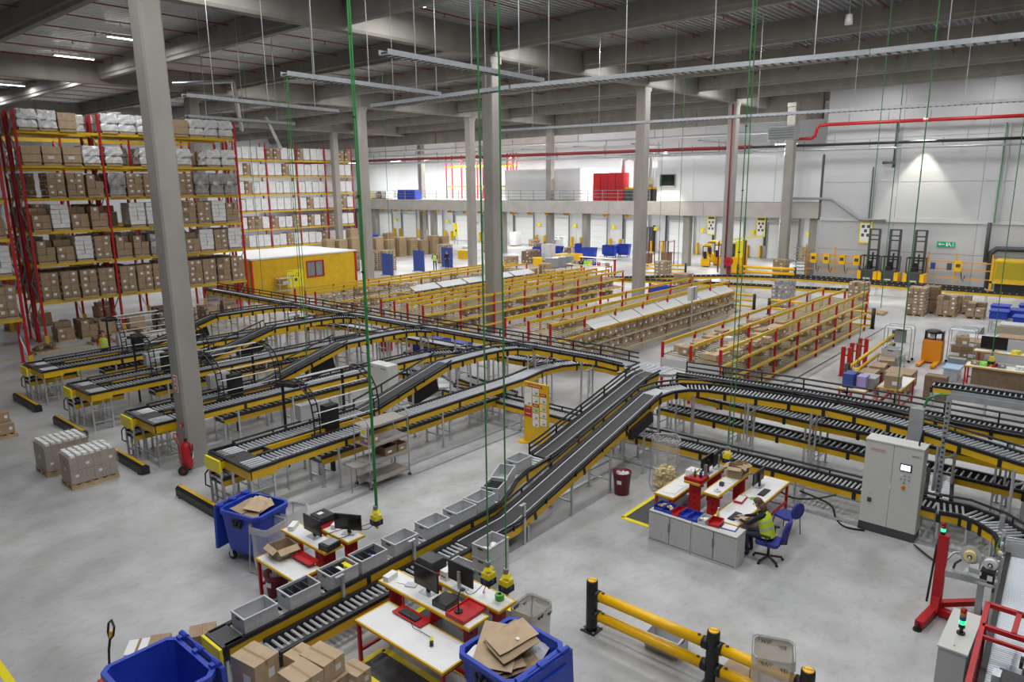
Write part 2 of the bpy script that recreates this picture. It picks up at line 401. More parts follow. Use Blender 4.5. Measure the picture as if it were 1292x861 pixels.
for j, y in enumerate((26, 33, 40, 47, 54, 61, 68, 75, 82, 92)):
    strip_lamp(70.5, y, 4.75, DOCK_W, 'white strip lamp under the mezzanine, %s from the right before the docks' % LNTH[j], 'strip lamps above the dock doors')
    strip_lamp(69.5, y, 11.5, DOCK_W*3, 'white strip lamp over the mezzanine deck, %s from the right' % LNTH[j], 'strip lamps above the mezzanine deck', PI/2)
def wall_light(x, y, z, watt, lab):
    t = thing('wall_light', lab, 'lamp', (x, y, z))
    q = MB(); q.box(0, 0, 0, .5, .3, .12); q.build('housing', M_LGREY, t)
    q = MB(); q.box(0, 0, -.07, .42, .22, .02); q.build('lens', M_TUBE, t)
    L = bpy.data.lights.new('wall_spot', 'SPOT'); L.energy = watt; L.spot_size = 1.15; L.spot_blend = .25; L.color = (1, .95, .78); L.shadow_soft_size = .06
    o = bpy.data.objects.new('wall_spot', L); COL.objects.link(o); o.parent = t; o.location = (-.05, 0, -.12); o.rotation_euler = (0, .22, 0)
wall_light(63.2, 13.2, 12.6, 4200, 'emergency wall light washing the white back wall below the red pipe')
wall_light(63.4, 35.3, 11.0, 3000, 'emergency wall light above the dark window of the mezzanine room')
# ---- sprinkler pipes
q = MB(); q.tube([(-8, 0, 0), (90, 0, 0)], .03, 5); m_p = q.mesh('sprinkler_pipe', M_DRED)
q = MB()
for x in range(-6, 90, 3): q.box(x, 0, -.07, .03, .03, .14); q.box(x, 0, -.15, .09, .09, .02)
m_s = q.mesh('sprinkler_heads', M_DRED)
SPN = 0
for y in [v*3.0+.6 for v in range(-3, 35)]:
    o = link('sprinkler_pipe', m_p); o.location = (0, y, 15.45); tag(o, 'thin dark red sprinkler pipe under the deck, %s of the %s half' % (LNTH[SPN % 20], 'near' if SPN < 20 else 'far'), 'pipe', 'sprinkler pipes under the deck'); SPN += 1
    link('sprinkler_heads', m_s, o, 'stuff')
def pipe(name, pts, r, m, lab, grp=None, n=8, clips=0):
    b = MB(); b.tube(pts, r, n); o = b.build(name, m, None, True); tag(o, lab, 'pipe', grp)
    if clips:
        q = MB(); P = [Vector(p) for p in pts]; L = max(range(len(P)-1), key=lambda i: (P[i+1]-P[i]).length); a, c = P[L], P[L+1]
        for i in range(clips):
            p = a.lerp(c, (i+.5)/clips); q.box(p.x, p.y, p.z+.3, .06, .06, .6+2*r); q.cyl(p.x, p.y, p.z-r*1.3, p.z-r, r*.5, n=5)
        q.build('pipe_hanger', M_GREY, o)
    return o
pipe('red_pipe', [(63.3, -6, 12.2), (63.3, 20.2, 12.55), (63.3, 21.0, 12.5), (63.3, 21.2, 12.3), (63.3, 21.3, 11.7), (63.3, 21.6, 11.5), (63.3, 23.5, 11.5)], .13, M_RED, 'thick red fire main along the top of the white back wall', clips=9)
pipe('black_pipe', [(63.1, -6, 10.75), (63.1, 36, 11.05)], .11, M_BLK, 'black pipe running across the back wall below the red main', clips=9)
pipe('grey_pipe', [(63.2, -6, 10.3), (63.2, 40, 10.75)], .08, M_STEEL, 'slim grey pipe just beneath the black pipe on the back wall', clips=9)
pipe('dark_red_pipe', [(62.8, 26.5, 11.0), (62.8, 100, 11.45)], .16, M_DRED, 'dark red main running over the front of the mezzanine', clips=12)
pipe('grey_main', [(63.0, 26.5, 10.55), (63.0, 100, 11.0)], .12, M_STEEL, 'grey pipe running over the mezzanine below the dark red main', clips=12)
pipe('drain_pipe', [(63.7, 15.4, 4.9), (63.7, 17.4, 4.9), (63.7, 19.7, 6.5), (63.7, 20.9, 6.6), (63.7, 23.4, 6.6)], .1, M_GREY, 'grey drain pipe stepping diagonally down across the back wall')
pipe('drain_pipe', [(63.6, 8.0, 0), (63.6, 8.0, 2.7), (63.6, 7.7, 3.0), (63.6, 2, 3.05)], .2, M_DGREY, 'fat dark bent duct pipe low on the right of the back wall')
pipe('downpipe', [(57.72, 26.1, .9), (57.72, 26.1, 14.2)], .07, M_DRED, 'dark red riser pipe clipped to the concrete column with hose reel')
pipe('downpipe', [(63.4, 8.3, 2.0), (63.4, 8.3, 4.9)], .14, M_DGREY, 'dark vertical pipe rising above the bent duct')
pipe('drain_pipe', [(63.5, 16.0, 9.4), (63.5, 15.2, 9.4), (63.5, 15.2, 9.0)], .12, M_DGREY, 'short dark pipe elbow on top of the wall cable ladder')
pipe('downpipe', [(63.5, 15.2, 9.5), (63.5, 15.2, 12.4)], .07, M_DGREY, 'dark pipe dropping from the roof to the wall elbow')
def ladder(y, z0, z1, m, lab):
    t = thing('cable_ladder', lab, 'cable ladder', (63.75, y, z0))
    q = MB(); q.box(0, -.17, (z1-z0)/2, .06, .05, z1-z0); q.box(0, .17, (z1-z0)/2, .06, .05, z1-z0); q.build('side_rail', M_STEEL, t)
    q = MB(); k = .3
    while k < z1-z0: q.box(0, 0, k, .03, .34, .03); k += .6
    q.build('rungs', M_STEEL, t, kind='stuff')
    q = MB(); q.box(-.04, .08, (z1-z0)/2, .05, .07, z1-z0); q.build('cable', m, t)
ladder(16.6, 4.9, 9.1, M_DGREY, 'steel cable ladder climbing the back wall beside the diagonal drain')
ladder(8.0, 4.9, 12.0, M_GRN, 'cable ladder with green cables on the right of the back wall')
# ---- cable trays hung from the roof
def tray(p, q_, lab, w=.3, n=3):
    t = thing('cable_tray', lab, 'cable tray', p); v = Vector(q_)-Vector(p); L = v.length; d = v.normalized(); s = Vector((-d.y, d.x, 0))
    b = MB(); b.beam((0, 0, 0), v, w, .012); b.build('tray_base', M_STEEL, t)
    b = MB(); b.beam(s*w/2+Vector((0, 0, .05)), v+s*w/2+Vector((0, 0, .05)), .012, .12); b.beam(-s*w/2+Vector((0, 0, .05)), v-s*w/2+Vector((0, 0, .05)), .012, .12); b.build('tray_side', M_STEEL, t)
    b = MB(); k = .15
    while k < L: b.beam(d*k-s*w*.42+Vector((0, 0, -.012)), d*k+s*w*.42+Vector((0, 0, -.012)), .07, .014); k += .22
    b.build('tray_slots', M_DGREY, t, kind='stuff')
    b = MB(); b.beam(Vector((0, 0, .03)), v+Vector((0, 0, .03)), w*.5, .04); b.build('cable', M_DGREY, t)
    for i in range(n):
        h = v*((i+.5)/n); b = MB(); b.box(h.x, h.y, h.z+(15.5-p[2])/2, .02, .02, 15.5-p[2]-.02); b.build('tray_hanger', M_STEEL, t)
tray((11.5, 13.85, 11), (17.8, 14.2, 11), 'short perforated cable tray hanging in front of the thick middle column')
tray((11.7, 18.35, 11), (17.9, 18.75, 11), 'short cable tray hanging left of the nearest green cables')
tray((12, 24.9, 11), (18.8, 25.8, 11), 'short cable tray behind the tall near column')
tray((15.4, 31.9, 11), (21, 32.4, 11), 'short cable tray above the white wrapped far rack')
tray((18.7, 23.2, 11), (18.4, 15.8, 11), 'long cable tray section left of the middle column', .4, 3)
tray((18.4, 15.76, 11), (19.8, 5.5, 11), 'long perforated cable tray crossing above the merge conveyor', .4, 4)
tray((19.8, 5.46, 11), (20.3, -4, 11), 'lit perforated cable tray at the top right under the roof', .4, 3)
tray((32.2, 28.5, 11), (35.5, 4, 11), 'long distant cable tray crossing above the flow racks', .4, 6)
# fallen-looking diagonal strut
pipe('roof_strut', [(20.3, 36.6, 13.4), (23.6, 42.0, 11.4)], .12, M_STEEL, 'diagonal galvanised strut leaning from roof to the rack end', n=4)
pipe('roof_strut', [(20.3, 36.6, 13.4), (17.6, 37.6, 13.1)], .1, M_STEEL, 'galvanised strut bending off horizontally behind the tall near column', n=4)
pipe('roof_strut', [(26.5, 44.0, 12.4), (31.8, 51.0, 10.9)], .12, M_STEEL, 'far diagonal galvanised strut above the white wrapped rack', n=4)
def heater(x, y, z, lab):
    t = thing('fan_heater', lab, 'heater', (x, y, z)); q = MB(); q.box(0, 0, 0, 1.0, 2.2, 1.1); q.build('casing', M_GREY, t)
    q = MB()
    for k in range(5): q.box(-.52, 0, -.4+k*.2, .05, 2.0, .05, ry=.5)
    q.build('louvre', M_DGREY, t)
heater(60.5, 22.9, 11.9, 'grey fan heater hung beside the far right column'); heater(62.5, 57.5, 11.9, 'grey fan heater hung above the mezzanine racks')
def highbay(x, y, z, lab):
    t = thing('smoke_beam_detector', lab, 'detector', (x, y, z)); q = MB(); q.cyl(0, 0, -.5, -.1, .16, .13, 10); q.build('body', M_LGREY, t, True)
    q = MB(); q.box(0, 0, .2, .04, .04, .62); q.build('stem', M_GREY, t)
highbay(33.6, 10.3, 14.9, 'small bucket shaped unit hung below the roof at upper right')

pipe('grey_pipe', [(66.5, 24, 12.4), (66.5, 100, 12.7)], .1, M_STEEL, 'high grey service pipe over the mezzanine front', clips=8)
pipe('grey_pipe', [(66.0, 40, 11.7), (66.0, 100, 12.0)], .16, M_LGREY, 'thick pale air duct pipe high over the mezzanine', clips=8)
for i in range(9):
    tray((66.8, 26+i*7.5, 12.0), (72.5, 26+i*7.5, 12.0), 'cable tray crossing over the mezzanine, %s from the right' % LNTH[i], .4, 2)

t = thing('hose_reel', 'round red hose reel at the foot of the column with the red riser', 'hose reel', (57.68, 25.7, 1.5))
b = MB(); b.tube([(-.28, 0, 0), (-.04, 0, 0)], .38, 18); b.build('drum', M_RED, t); b = MB(); b.tube([(-.32, 0, 0), (-.28, 0, 0)], .12, 12); b.build('hub', M_DRED, t); b = MB(); b.box(-.06, 0, -.75, .12, .3, 1.5); b.build('stand', M_DRED, t)
# ================================================================== pallets and loads
def m_pallet(L=1.2, W=.8):
    b = MB()
    for k in range(3): b.box(0, -W/2+.06+k*(W-.12)/2, .05, L, .1, .1)
    for k in range(6): b.box(-L/2+.06+k*(L-.12)/5, 0, .122, .1, W, .024)
    for k in range(3): b.box(-L/2+.07+k*(L-.14)/2, 0, .0101, .12, W, .02)
    return b
MP = m_pallet(.8, 1.2).mesh('pallet', M_WOOD)       # euro pallet seen end on in the racks
MPL = m_pallet(1.2, .8).mesh('pallet', M_WOOD)
def cartons(nx, ny, nz, sx, sy, h, cm=M_CARD, lab=.5, seed=0, rag=0):
    R = random.Random(seed); b = MB(); dx, dy, dz = sx/nx, sy/ny, h/nz
    for k in range(nz):
        for i in range(nx):
            for j in range(ny):
                if rag and k == nz-1 and R.random() < rag: continue
                x, y, z = -sx/2+dx*(i+.5), -sy/2+dy*(j+.5), .15+dz*(k+.5)
                b.m = 2 if R.random() < .12 else 0
                b.box(x+R.uniform(-.012, .012), y+R.uniform(-.012, .012), z, dx-.02, dy-.02, dz-.012)
                b.m = 1
                if j == 0 and R.random() < lab: lx = x+R.uniform(-.1, .1)*dx; b.box(lx, y-dy/2+.003-.004, z+.1*dz, dx*.34, .012, dz*.4)
                if i == 0 and R.random() < lab: b.box(x-dx/2-.001, y+R.uniform(-.1, .1)*dy, z+.1*dz, .012, dy*.34, dz*.4)
    return b.mesh('cartons', [cm, M_LABEL, M_CARDD if cm is M_CARD else cm])
def wrapped(sx, sy, h, m, seed=0, lump=.05, nseg=5, strap=True):
    R = random.Random(seed); b = MB(); n = nseg; b.m = 0
    rows = []
    for k in range(n+1):
        z = .15+h*k/n; ring = []
        for a in range(16):
            t = a/16*4; s = int(t); f = t-s
            cx, cy = [(-1+2*f, -1), (1, -1+2*f), (1-2*f, 1), (-1, 1-2*f)][s]
            q = R.uniform(-lump, lump)*(1 if 0 < k else .3)
            ring.append((cx*(sx/2+q), cy*(sy/2+q), z+(R.uniform(-lump, lump) if k else 0)))
        rows.append(ring)
    vs = [p for r in rows for p in r]; fs = []
    for k in range(n):
        for a in range(16): a2 = (a+1) % 16; fs.append((k*16+a, k*16+a2, (k+1)*16+a2, (k+1)*16+a))
    vs.append((0, 0, .15+h+lump*1.2)); c = len(vs)-1
    for a in range(16): fs.append((n*16+a, n*16+(a+1) % 16, c))
    b._add(vs, fs)
    if strap:
        b.m = 1
        for z in (.15+h*.45,): b.box(0, 0, z, sx+.03, sy+.03, .025)
    return b.mesh('wrapped_goods', [m, M_DGREY])
def card_on(b, x, y, z): b.box(x, y, z, .2, .012, .3)
LOADS = []
for i in range(4): LOADS.append(('brown carton pallet', cartons(2, 3, 4, .82, 1.18, 1.35, M_CARD, .55, i), 'tall', 'stuff'))
for i in range(2): LOADS.append(('brown carton pallet', cartons(2, 3, 3, .82, 1.18, 1.05, M_CARD, .3, 10+i, .2), 'mid', 'stuff'))
for i in range(2): LOADS.append(('low brown carton pallet', cartons(1, 2, 2, .86, 1.2, .8, M_CARDL, .5, 20+i), 'low', 'stuff'))
for i in range(2): LOADS.append(('white wrapped goods pallet', wrapped(.86, 1.2, .85, M_WRAPW, i, .05), 'low', None))
for i in range(2): LOADS.append(('grey film wrapped pallet', wrapped(.86, 1.2, 1.1, M_WRAPG, 7+i, .05), 'mid', None))
LOADS.append(('white wrapped carton pallet', cartons(2, 2, 5, .84, 1.18, 1.2, M_WRAPW, .0, 40), 'mid', 'stuff'))
WHITE = [('white carton pallet', cartons(1, 2, 3, .84, 1.18, 1.28, M_WRAPW, .0, 50+i), 'mid', 'stuff') for i in range(2)]
def load_at(i, loc, rz, lab, grp, pool=LOADS, euro=True, sc=None):
    kind, me, sz, kd = pool[i]
    t = thing('loaded_pallet', lab, 'pallet', loc, rz, grp)
    link('pallet', MP if euro else MPL, t); link(me.name.split('.')[0], me, t, kd)
    if sc: t.scale = sc
    return t
ORD = ['first', 'second', 'third', 'fourth', 'fifth', 'sixth', 'seventh', 'eighth', 'ninth', 'tenth', 'eleventh', 'twelfth', 'thirteenth', 'fourteenth', 'fifteenth', 'sixteenth', 'seventeenth', 'eighteenth', 'nineteenth', 'twentieth']
def nth(i):
    t = ['', 'twenty-', 'thirty-', 'forty-', 'fifty-']
    if i < 20: return ORD[i]
    if (i+1) % 10 == 0: return {30: 'thirtieth', 40: 'fortieth', 50: 'fiftieth', 60: 'sixtieth'}.get(i+1, 'last')
    return t[(i+1)//10-1]+ORD[(i+1) % 10-1]
# ================================================================== pallet racks
def rack(lab, xs, y0, depth, levels, top, guards=True, lod=0):
    t = thing('pallet_rack', lab, 'rack', (xs[0], y0, 0))
    pm = MB(); pm.box(0, 0, top/2, .11, .10, top); pm.box(0, 0, .01, .2, .2, .02); up_ = pm.mesh('upright', M_RED)
    br = MB(); z = .3; k = 0
    while z < top-1:
        a, c = (.05, depth-.05) if k % 2 == 0 else (depth-.05, .05)
        br.beam((0, a, z), (0, c, z+.95), .03, .05, (1, 0, 0)); z += .95; k += 1
    brm = br.mesh('bracing', M_STEEL)
    gd = MB(); gd.b2(-.1, -.12, .01, .1, -.06, .5); gdm = gd.mesh('upright_guard', M_YEL)
    for x in xs:
        for yy in (0, depth):
            o = link('upright', up_, t); o.location = (x-xs[0], yy, 0)
        o = link('bracing', brm, t); o.location = (x-xs[0], 0, 0)
        if guards: o = link('upright_guard', gdm, t); o.location = (x-xs[0], 0, 0)
    cache = {}
    for x, x2 in zip(xs, xs[1:]):
        L = round(x2-x-.11, 3)
        if L not in cache:
            q = MB(); q.b2(0, -.03, -.14, L, .03, 0); q.b2(-.02, -.05, -.2, .02, .05, .03); q.b2(L-.02, -.05, -.2, L+.02, .05, .03); cache[L] = q.mesh('beam', M_BEAM)
        for z in levels:
            for yy in (0, depth):
                o = link('beam', cache[L], t); o.location = (x-xs[0]+.055, yy, z)
    return t
LV = [2.25, 4.2, 5.87, 7.55, 9.2, 10.9]
LN = ['lowest', 'second', 'third', 'fourth', 'fifth', 'topmost']
XS = [11.85, 15.7, 19.55, 23.4]
rack('tall red and yellow pallet rack facing the conveyors, front row', XS, 42.6, 1.1, LV, 11.9)
rack('red pallet rack standing back to back behind the front row', XS, 44.1, 1.1, LV, 11.9, False)
rack('red pallet rack across the aisle behind the front double row', [8, 11.85, 15.7, 19.55, 23.4], 48.6, 1.1, LV, 11.9, True)
rack('red pallet rack end at the very left edge of the picture', [2.1, 5.95, 9.8], 38.05, 1.1, LV, 11.9, True)
PICK = {5: [8, 9, 6, 7, 6, 10], 4: [9, 8, 7, 7, 8, 6], 3: [0, 3, 5, 1, 11, 2], 2: [0, 2, 12, 4, 5, 1], 1: [12, 1, 3, 4, 5, 10], 0: [0, 1, 2, 3, 1, 2]}
R = random.Random(3)
def fill(xs, y, levels, names, rowname, grp, p=.9, pool=LOADS, pick=PICK, n=4, side=0):
    for li, z in enumerate(levels):
        c = 0; head = levels[li+1]-z-.35 if li+1 < len(levels) else 1.3
        for bi, (x, x2) in enumerate(zip(xs, xs[1:])):
            pitch = (x2-x-.2)/n
            for k in range(n):
                if R.random() > p: continue
                ch = R.choice(pick[li]) if pick else R.randrange(len(pool))
                kind = pool[ch][0]
                h = {'tall': 1.52, 'mid': 1.27, 'low': 1.02}[pool[ch][2]]
                s = min(1.0, head/h)
                load_at(ch, (x+.1+pitch*(k+.5)+R.uniform(-.02, .02), y+.58+R.uniform(-.05, .05), z), 0,
                        '%s, %s on %s beam of %s' % (kind, nth(c), names[li], rowname), grp, pool, True, (1, 1, s))
                c += 1
fill(XS, 42.55, LV, LN, 'tall front rack', 'pallets in the tall front rack', .95)
fill(XS, 44.1, LV, LN, 'row behind it', 'pallets in the rear row of the double rack', .6)
fill([11.85, 15.7, 19.55, 23.4], 48.6, LV[:5], LN, 'rack across the aisle', 'pallets in the rack across the aisle', .45)
fill([5.95, 9.8], 38.05, LV[:5], LN, 'left edge rack', 'pallets in the rack at the left edge', .8)
# ground level goods under the front rack
for i, (x, y, ch) in enumerate(((12.9, 43.4, 4), (14.0, 43.3, 5), (15.0, 43.6, 6), (16.6, 43.4, 6), (18.2, 43.3, 0), (18.9, 42.0, 0), (21.0, 43.4, 6), (22.3, 43.3, 4), (12.2, 49.2, 5), (13.6, 49.3, 6), (17, 49.2, 4), (21.5, 49.2, 7))):
    load_at(ch, (x, y, 0), .05*(i % 3-1), '%s on the floor under the red racks, %s from the left' % (LOADS[ch][0], nth(i)), 'pallets on the floor under the racks', LOADS, True, (1, 1, .75 if ch < 2 else .85))
# far white-wrapped rack
XF = [41.4, 45.3, 49.25, 53.2, 57.2]
LF = [1.2, 3.25, 5.3, 7.2, 9.2, 11.0]
rack('distant red and yellow rack holding rows of white wrapped pallets', XF, 76.0, 1.1, LF, 12.9, False)
FP = WHITE+[LOADS[0], LOADS[1], LOADS[12]]
fill(XF, 76.0, LF, LN, 'far white rack', 'pallets in the far white rack', .99, FP, {i: [0, 1, 0, 1, 0, 1, 4, 2] if i > 1 else [2, 3, 4, 1, 0, 0] for i in range(6)}, 4)
# empty pallets with small parts on the floor near the rack
def junk_pallet(x, y, rz, lab, seed, L=MPL):
    RR = random.Random(seed); t = thing('loaded_pallet', lab, 'pallet', (x, y, 0), rz); link('pallet', L, t)
    q = MB()
    for k in range(16): q.box(RR.uniform(-.45, .45), RR.uniform(-.28, .28), .2+.08*RR.randint(0, 2), .22, .16, .1, RR.uniform(0, 3))
    q.build('carton_scraps', M_CARDD, t, kind='stuff')
    return t
junk_pallet(13.9, 40.9, .1, 'pallet of loose small brown cartons on the aisle floor before the rack', 1); junk_pallet(15.0, 40.3, .3, 'wooden pallet of scrap cartons right of the first floor pallet', 2)
junk_pallet(15.8, 41.6, .1, 'pallet of jumbled cartons behind the black guard arch', 3); junk_pallet(17.2, 41.4, 0, 'flat pallet of cartons by the yellow bollard', 4)
junk_pallet(11.2, 40.8, .2, 'pallet of scraps between the red rack frames at left', 5)
# ---- yellow office cabin
t = thing('office_cabin', 'yellow site office cabin with red corners and white roof behind the racks', 'cabin', (26.2, 47.0, 0))
def wallpanel(nm, x0, y0, x1, y1, z0, z1, m, par=None): b = MB(); b.b2(x0, y0, z0, x1, y1, z1); return b.build(nm, m, par or t)
xw0, xw1, zw0, zw1 = 4.55, 5.95, 1.35, 2.45
b = MB(); b.b2(0, 0, 0, xw0, .1, 2.95); b.b2(xw1, 0, 0, 9.0, .1, 2.95); b.b2(xw0, 0, 0, xw1, .1, zw0); b.b2(xw0, 0, zw1, xw1, .1, 2.95); b.build('front_wall', M_YEL, t)
wallpanel('side_wall', 0, .1, .1, 6.9, 0, 2.95, M_YEL); wallpanel('side_wall', 8.9, .1, 9.0, 6.9, 0, 2.95, M_YEL); wallpanel('rear_wall', .1, 6.8, 8.9, 6.9, 0, 2.95, M_WHITE)
wallpanel('roof', -.08, -.08, 9.08, 7.0, 2.95, 3.05, M_WHITE); wallpanel('cabin_floor', .1, .1, 8.9, 6.8, 0, .08, M_LGREY)
for x, y in ((-.03, -.03), (8.97, -.03)): wallpanel('corner_post', x-.04, y-.04, x+.1, y+.1, 0, 2.96, M_RED)
f = MB()
for a in ((xw0-.08, zw0-.08, xw1+.08, zw0), (xw0-.08, zw1, xw1+.08, zw1+.08), (xw0-.08, zw0, xw0, zw1), (xw1, zw0, xw1+.08, zw1), (xw0+.72, zw0, xw0+.76, zw1)): f.b2(a[0], -.04, a[1], a[2], .06, a[3])
fo = f.build('window_frame', M_RED, t); b = MB(); b.b2(xw0, .04, zw0, xw1, .055, zw1); b.build('pane', M_CLEAR, fo)
for y0 in (1.2, 4.3):
    f = MB(); f.b2(-.05, y0, .1, -.001, y0+1.1, 2.3); d = f.build('door', M_RED, t); q = MB(); q.b2(-.07, y0+.2, 1.1, -.05, y0+.9, 2.1); q.build('pane', M_GREY, d)
b = MB(); b.b2(2.75, -.03, .7, 4.2, -.001, 2.0); so = b.build('notice_board', M_YELB, t)
q = MB()
for i, (x, z, w_, h_) in enumerate(((3.1, 1.55, .06, .12), (3.3, 1.55, .06, .12), (3.5, 1.55, .06, .12), (3.7, 1.55, .06, .12), (3.5, 1.25, .22, .22), (3.95, 1.25, .08, .22), (3.05, 1.9, .5, .03), (3.6, 1.72, .1, .05))): q.b2(x-w_/2, -.036, z-h_/2, x+w_/2, -.0301, z+h_/2)
q.build('pictograms', M_DGREY, so, kind='stuff')
t2 = thing('shelf_trolley', 'small steel shelf trolley standing before the yellow cabin wall', 'trolley', (27.9, 46.3, 0))
q = MB()
for x in (0, 1.1):
    for y in (0, .5): q.box(x, y, .85, .04, .04, 1.7)
q.build('post', M_STEEL, t2)
for z in (.6, 1.05, 1.5):
    q = MB(); q.b2(-.02, -.02, z, 1.12, .52, z+.03); q.build('shelf', M_LGREY, t2)
q = MB(); q.b2(.3, .05, 1.1, .8, .45, 1.3); tag(q.build('parts_tray', M_LGREY), 'grey tray on the shelf trolley by the cabin', 'tray').location = (27.9, 46.3, 0)
# ================================================================== conveyors
def resample(pts, step):
    P = [Vector(p) for p in pts]; out = [P[0].copy()]; acc = 0.0; tan = [(P[1]-P[0]).normalized()]
    for a, c in zip(P, P[1:]):
        L = (c-a).length; d = (c-a).normalized(); t = step-acc
        while t < L: out.append(a+d*t); tan.append(d); t += step
        acc = L-(t-step)
    return out, tan
def side_of(d): v = Vector((d.y, -d.x, 0)); v.normalize(); return v
def offset(pts, a, dz=0):
    P = [Vector(p) for p in pts]; out = []
    for i, p in enumerate(P):
        d = P[min(i+1, len(P)-1)]-P[max(i-1, 0)]; out.append(p+side_of(d)*a+Vector((0, 0, dz)))
    return out
def conveyor(lab, pts, w=.66, roll='stuff', belt=False, pitch=.14, legs=None, guards=(), rail_h=.155, yellow=(1, 1), cover=0.0, rm=None, name='roller_conveyor', brackets=1.5, leg_out=0.0, grp=None, flat=False, inner_z=0, foot=0.0):
    o = Vector(pts[0]); base = Vector((o.x, o.y, 0))
    t = thing(name, lab, 'conveyor', base, 0, grp)
    P = [Vector(p)-base for p in pts]
    h = w/2
    for k, s in enumerate((1, -1)):
        b = MB(); e = .045
        if yellow[k]:
            b.sweep(P, [(s*(h+.0), .03-.07), (s*(h+e), .03-.07), (s*(h+e), .03-.07-rail_h), (s*(h+.0), .03-.07-rail_h)]); b.build('side_rail', M_YEL, t)
        b = MB(); b.sweep(P, [(s*(h-.03-cover), .035), (s*(h+.055), .035), (s*(h+.055), -.04), (s*(h-.002), -.04), (s*(h-.002), -.04-rail_h), (s*(h-.018), -.04-rail_h), (s*(h-.018), -.02), (s*(h-.03-cover), -.02)]); b.build('rail_cover', M_BLK, t)
        if yellow[k] and brackets:
            q, tn = resample(P, brackets); b = MB()
            for p, d in zip(q[0:], tn): c = p+side_of(d)*s*(h+e+.004); b.beam(c-d*.045+Vector((0, 0, -.13)), c+d*.045+Vector((0, 0, -.13)), .014, rail_h+.03)
            b.build('rail_joints', M_BLK, t, kind='stuff')
    if belt:
        b = MB(); b.sweep(P, [(-h+.03, 0), (h-.03, 0), (h-.03, -.05), (-h+.03, -.05)]); b.build('belt', M_BELT, t)
        for s in (1, -1):
            b = MB(); b.sweep(P, [(s*(h-.125), .012), (s*(h-.095), .012), (s*(h-.095), -.01), (s*(h-.125), -.01)]); b.build('belt_edge', M_LGREY, t)
    elif roll:
        q, tn = resample(P, pitch); rmat = rm or M_ROLL
        if roll == 'parts':
            g = MB(); g.tube([(0, -h+.02, 0), (0, h-.02, 0)], .027, 7); me = g.mesh('roller', rmat)
            for p, d in zip(q, tn):
                r = link('roller', me, t); r.location = p+Vector((0, 0, -.027)); r.rotation_euler = (0, 0, math.atan2(d.y, d.x))
        else:
            b = MB()
            for p, d in zip(q, tn): s = side_of(d); c = p+Vector((0, 0, -.027)); b.tube([c-s*(h-.02), c+s*(h-.02)], .027, 6, False)
            b.build('rollers', rmat, t, kind='stuff')
        q, tn = resample(P, .8); b = MB()
        for p, d in zip(q, tn): s = side_of(d); b.beam(p-s*(h-.02)+Vector((0, 0, -.13)), p+s*(h-.02)+Vector((0, 0, -.13)), .04, .05)
        b.build('cross_members', M_DGREY, t, kind='stuff')
    for s, hh in guards:
        b = MB(); g = offset(P, s*(h+.08), hh); b.tube(g, .030, 6); b.build('guard_rail', M_BLK, t)
        q, tn = resample(P, 1.2); b = MB()
        for p, d in zip(q, tn): c = p+side_of(d)*s*(h+.07); b.beam(c+Vector((0, 0, -.05)), c+Vector((0, 0, hh)), .035, .035)
        b.build('guard_brackets', M_BLK, t, kind='stuff')
    if legs:
        q, tn = resample(P, legs)
        if len(q) > 1: q = q[:]
        for p, d in zip(q, tn):
            zt = p.z-.06-rail_h*.6
            if zt < .2: continue
            s = side_of(d)
            for k in (1, -1):
                c = p+s*k*(h+.02+leg_out); b = MB(); b.box(c.x, c.y, zt/2, .05, .05, zt, math.atan2(d.y, d.x)); b.box(c.x, c.y, .011, .12, .1, .022, math.atan2(d.y, d.x)); b.build('leg', M_ALU, t)
            b = MB(); zc = min(.35, zt*.4); a = p+s*(h+.02); c = p-s*(h+.02); b.beam((a.x, a.y, zc), (c.x, c.y, zc), .035, .035)
            if zt > 1.4: b.beam((a.x, a.y, zt-.4), (c.x, c.y, zt-.4), .035, .035)
            b.build('cross_bar', M_ALU, t, kind='stuff' if zt > 1.4 else None)
    return t
ZU, ZL = 2.06, 1.32        # upper trunk, working level
# ---- packing outfeed in the foreground, two lanes
up_lane = [(4.72, 10.60, .70), (11.0, 10.66, .70), (11.6, 10.74, .70), (12.2, 11.0, .70), (12.75, 11.27, .71), (13.4, 11.42, .74), (14.3, 11.44, .80)]
conveyor('front roller lane carrying grey totes past the packing benches', up_lane, .52, 'parts', pitch=.125, legs=2.4, rail_h=.17, brackets=2.9)
conveyor('low empty roller lane with shiny rollers beside the tote lane', [(5.35, 10.0, .50), (9.9, 10.0, .50)], .46, 'parts', pitch=.125, legs=2.2, rail_h=.17, yellow=(1, 0), brackets=2.9)
t = thing('conveyor_end_plate', 'folded yellow end plate closing the front of the tote lane', 'end plate', (4.6, 10.3, 0))
b = MB(); b.b2(0, -.02, .45, .05, .6, .72); b.build('plate', M_YELB, t)
b = MB(); b.prism([(-.02, .45), (.6, .45), (.55, .18), (.05, .18)], 'x', 0, .06); b.build('skirt', M_YELB, t)
b = MB(); b.b2(-.02, .1, 0, .03, .16, .5); b.b2(-.02, .45, 0, .03, .5, .5); b.build('foot', M_DGREY, t)
b = MB(); b.b2(.06, -.0, .70, .42, .58, .735); b.build('cover', M_DGREY, t)
# posts beside the lane
for i, (x, y) in enumerate(((7.0, 10.28), (8.75, 10.28), (11.45, 9.62))):
    t = thing('sensor_post', ('aluminium sensor post by the low bench', 'aluminium sensor post behind the black monitors', 'aluminium post at the foot of the incline belt')[i], 'post', (x, y, 0))
    b = MB(); b.box(0, 0, .5, .06, .06, 1.0); b.build('profile', M_ALU, t); b = MB(); b.box(-.05, 0, .98, .18, .07, .03); b.build('bracket', M_STEEL, t)
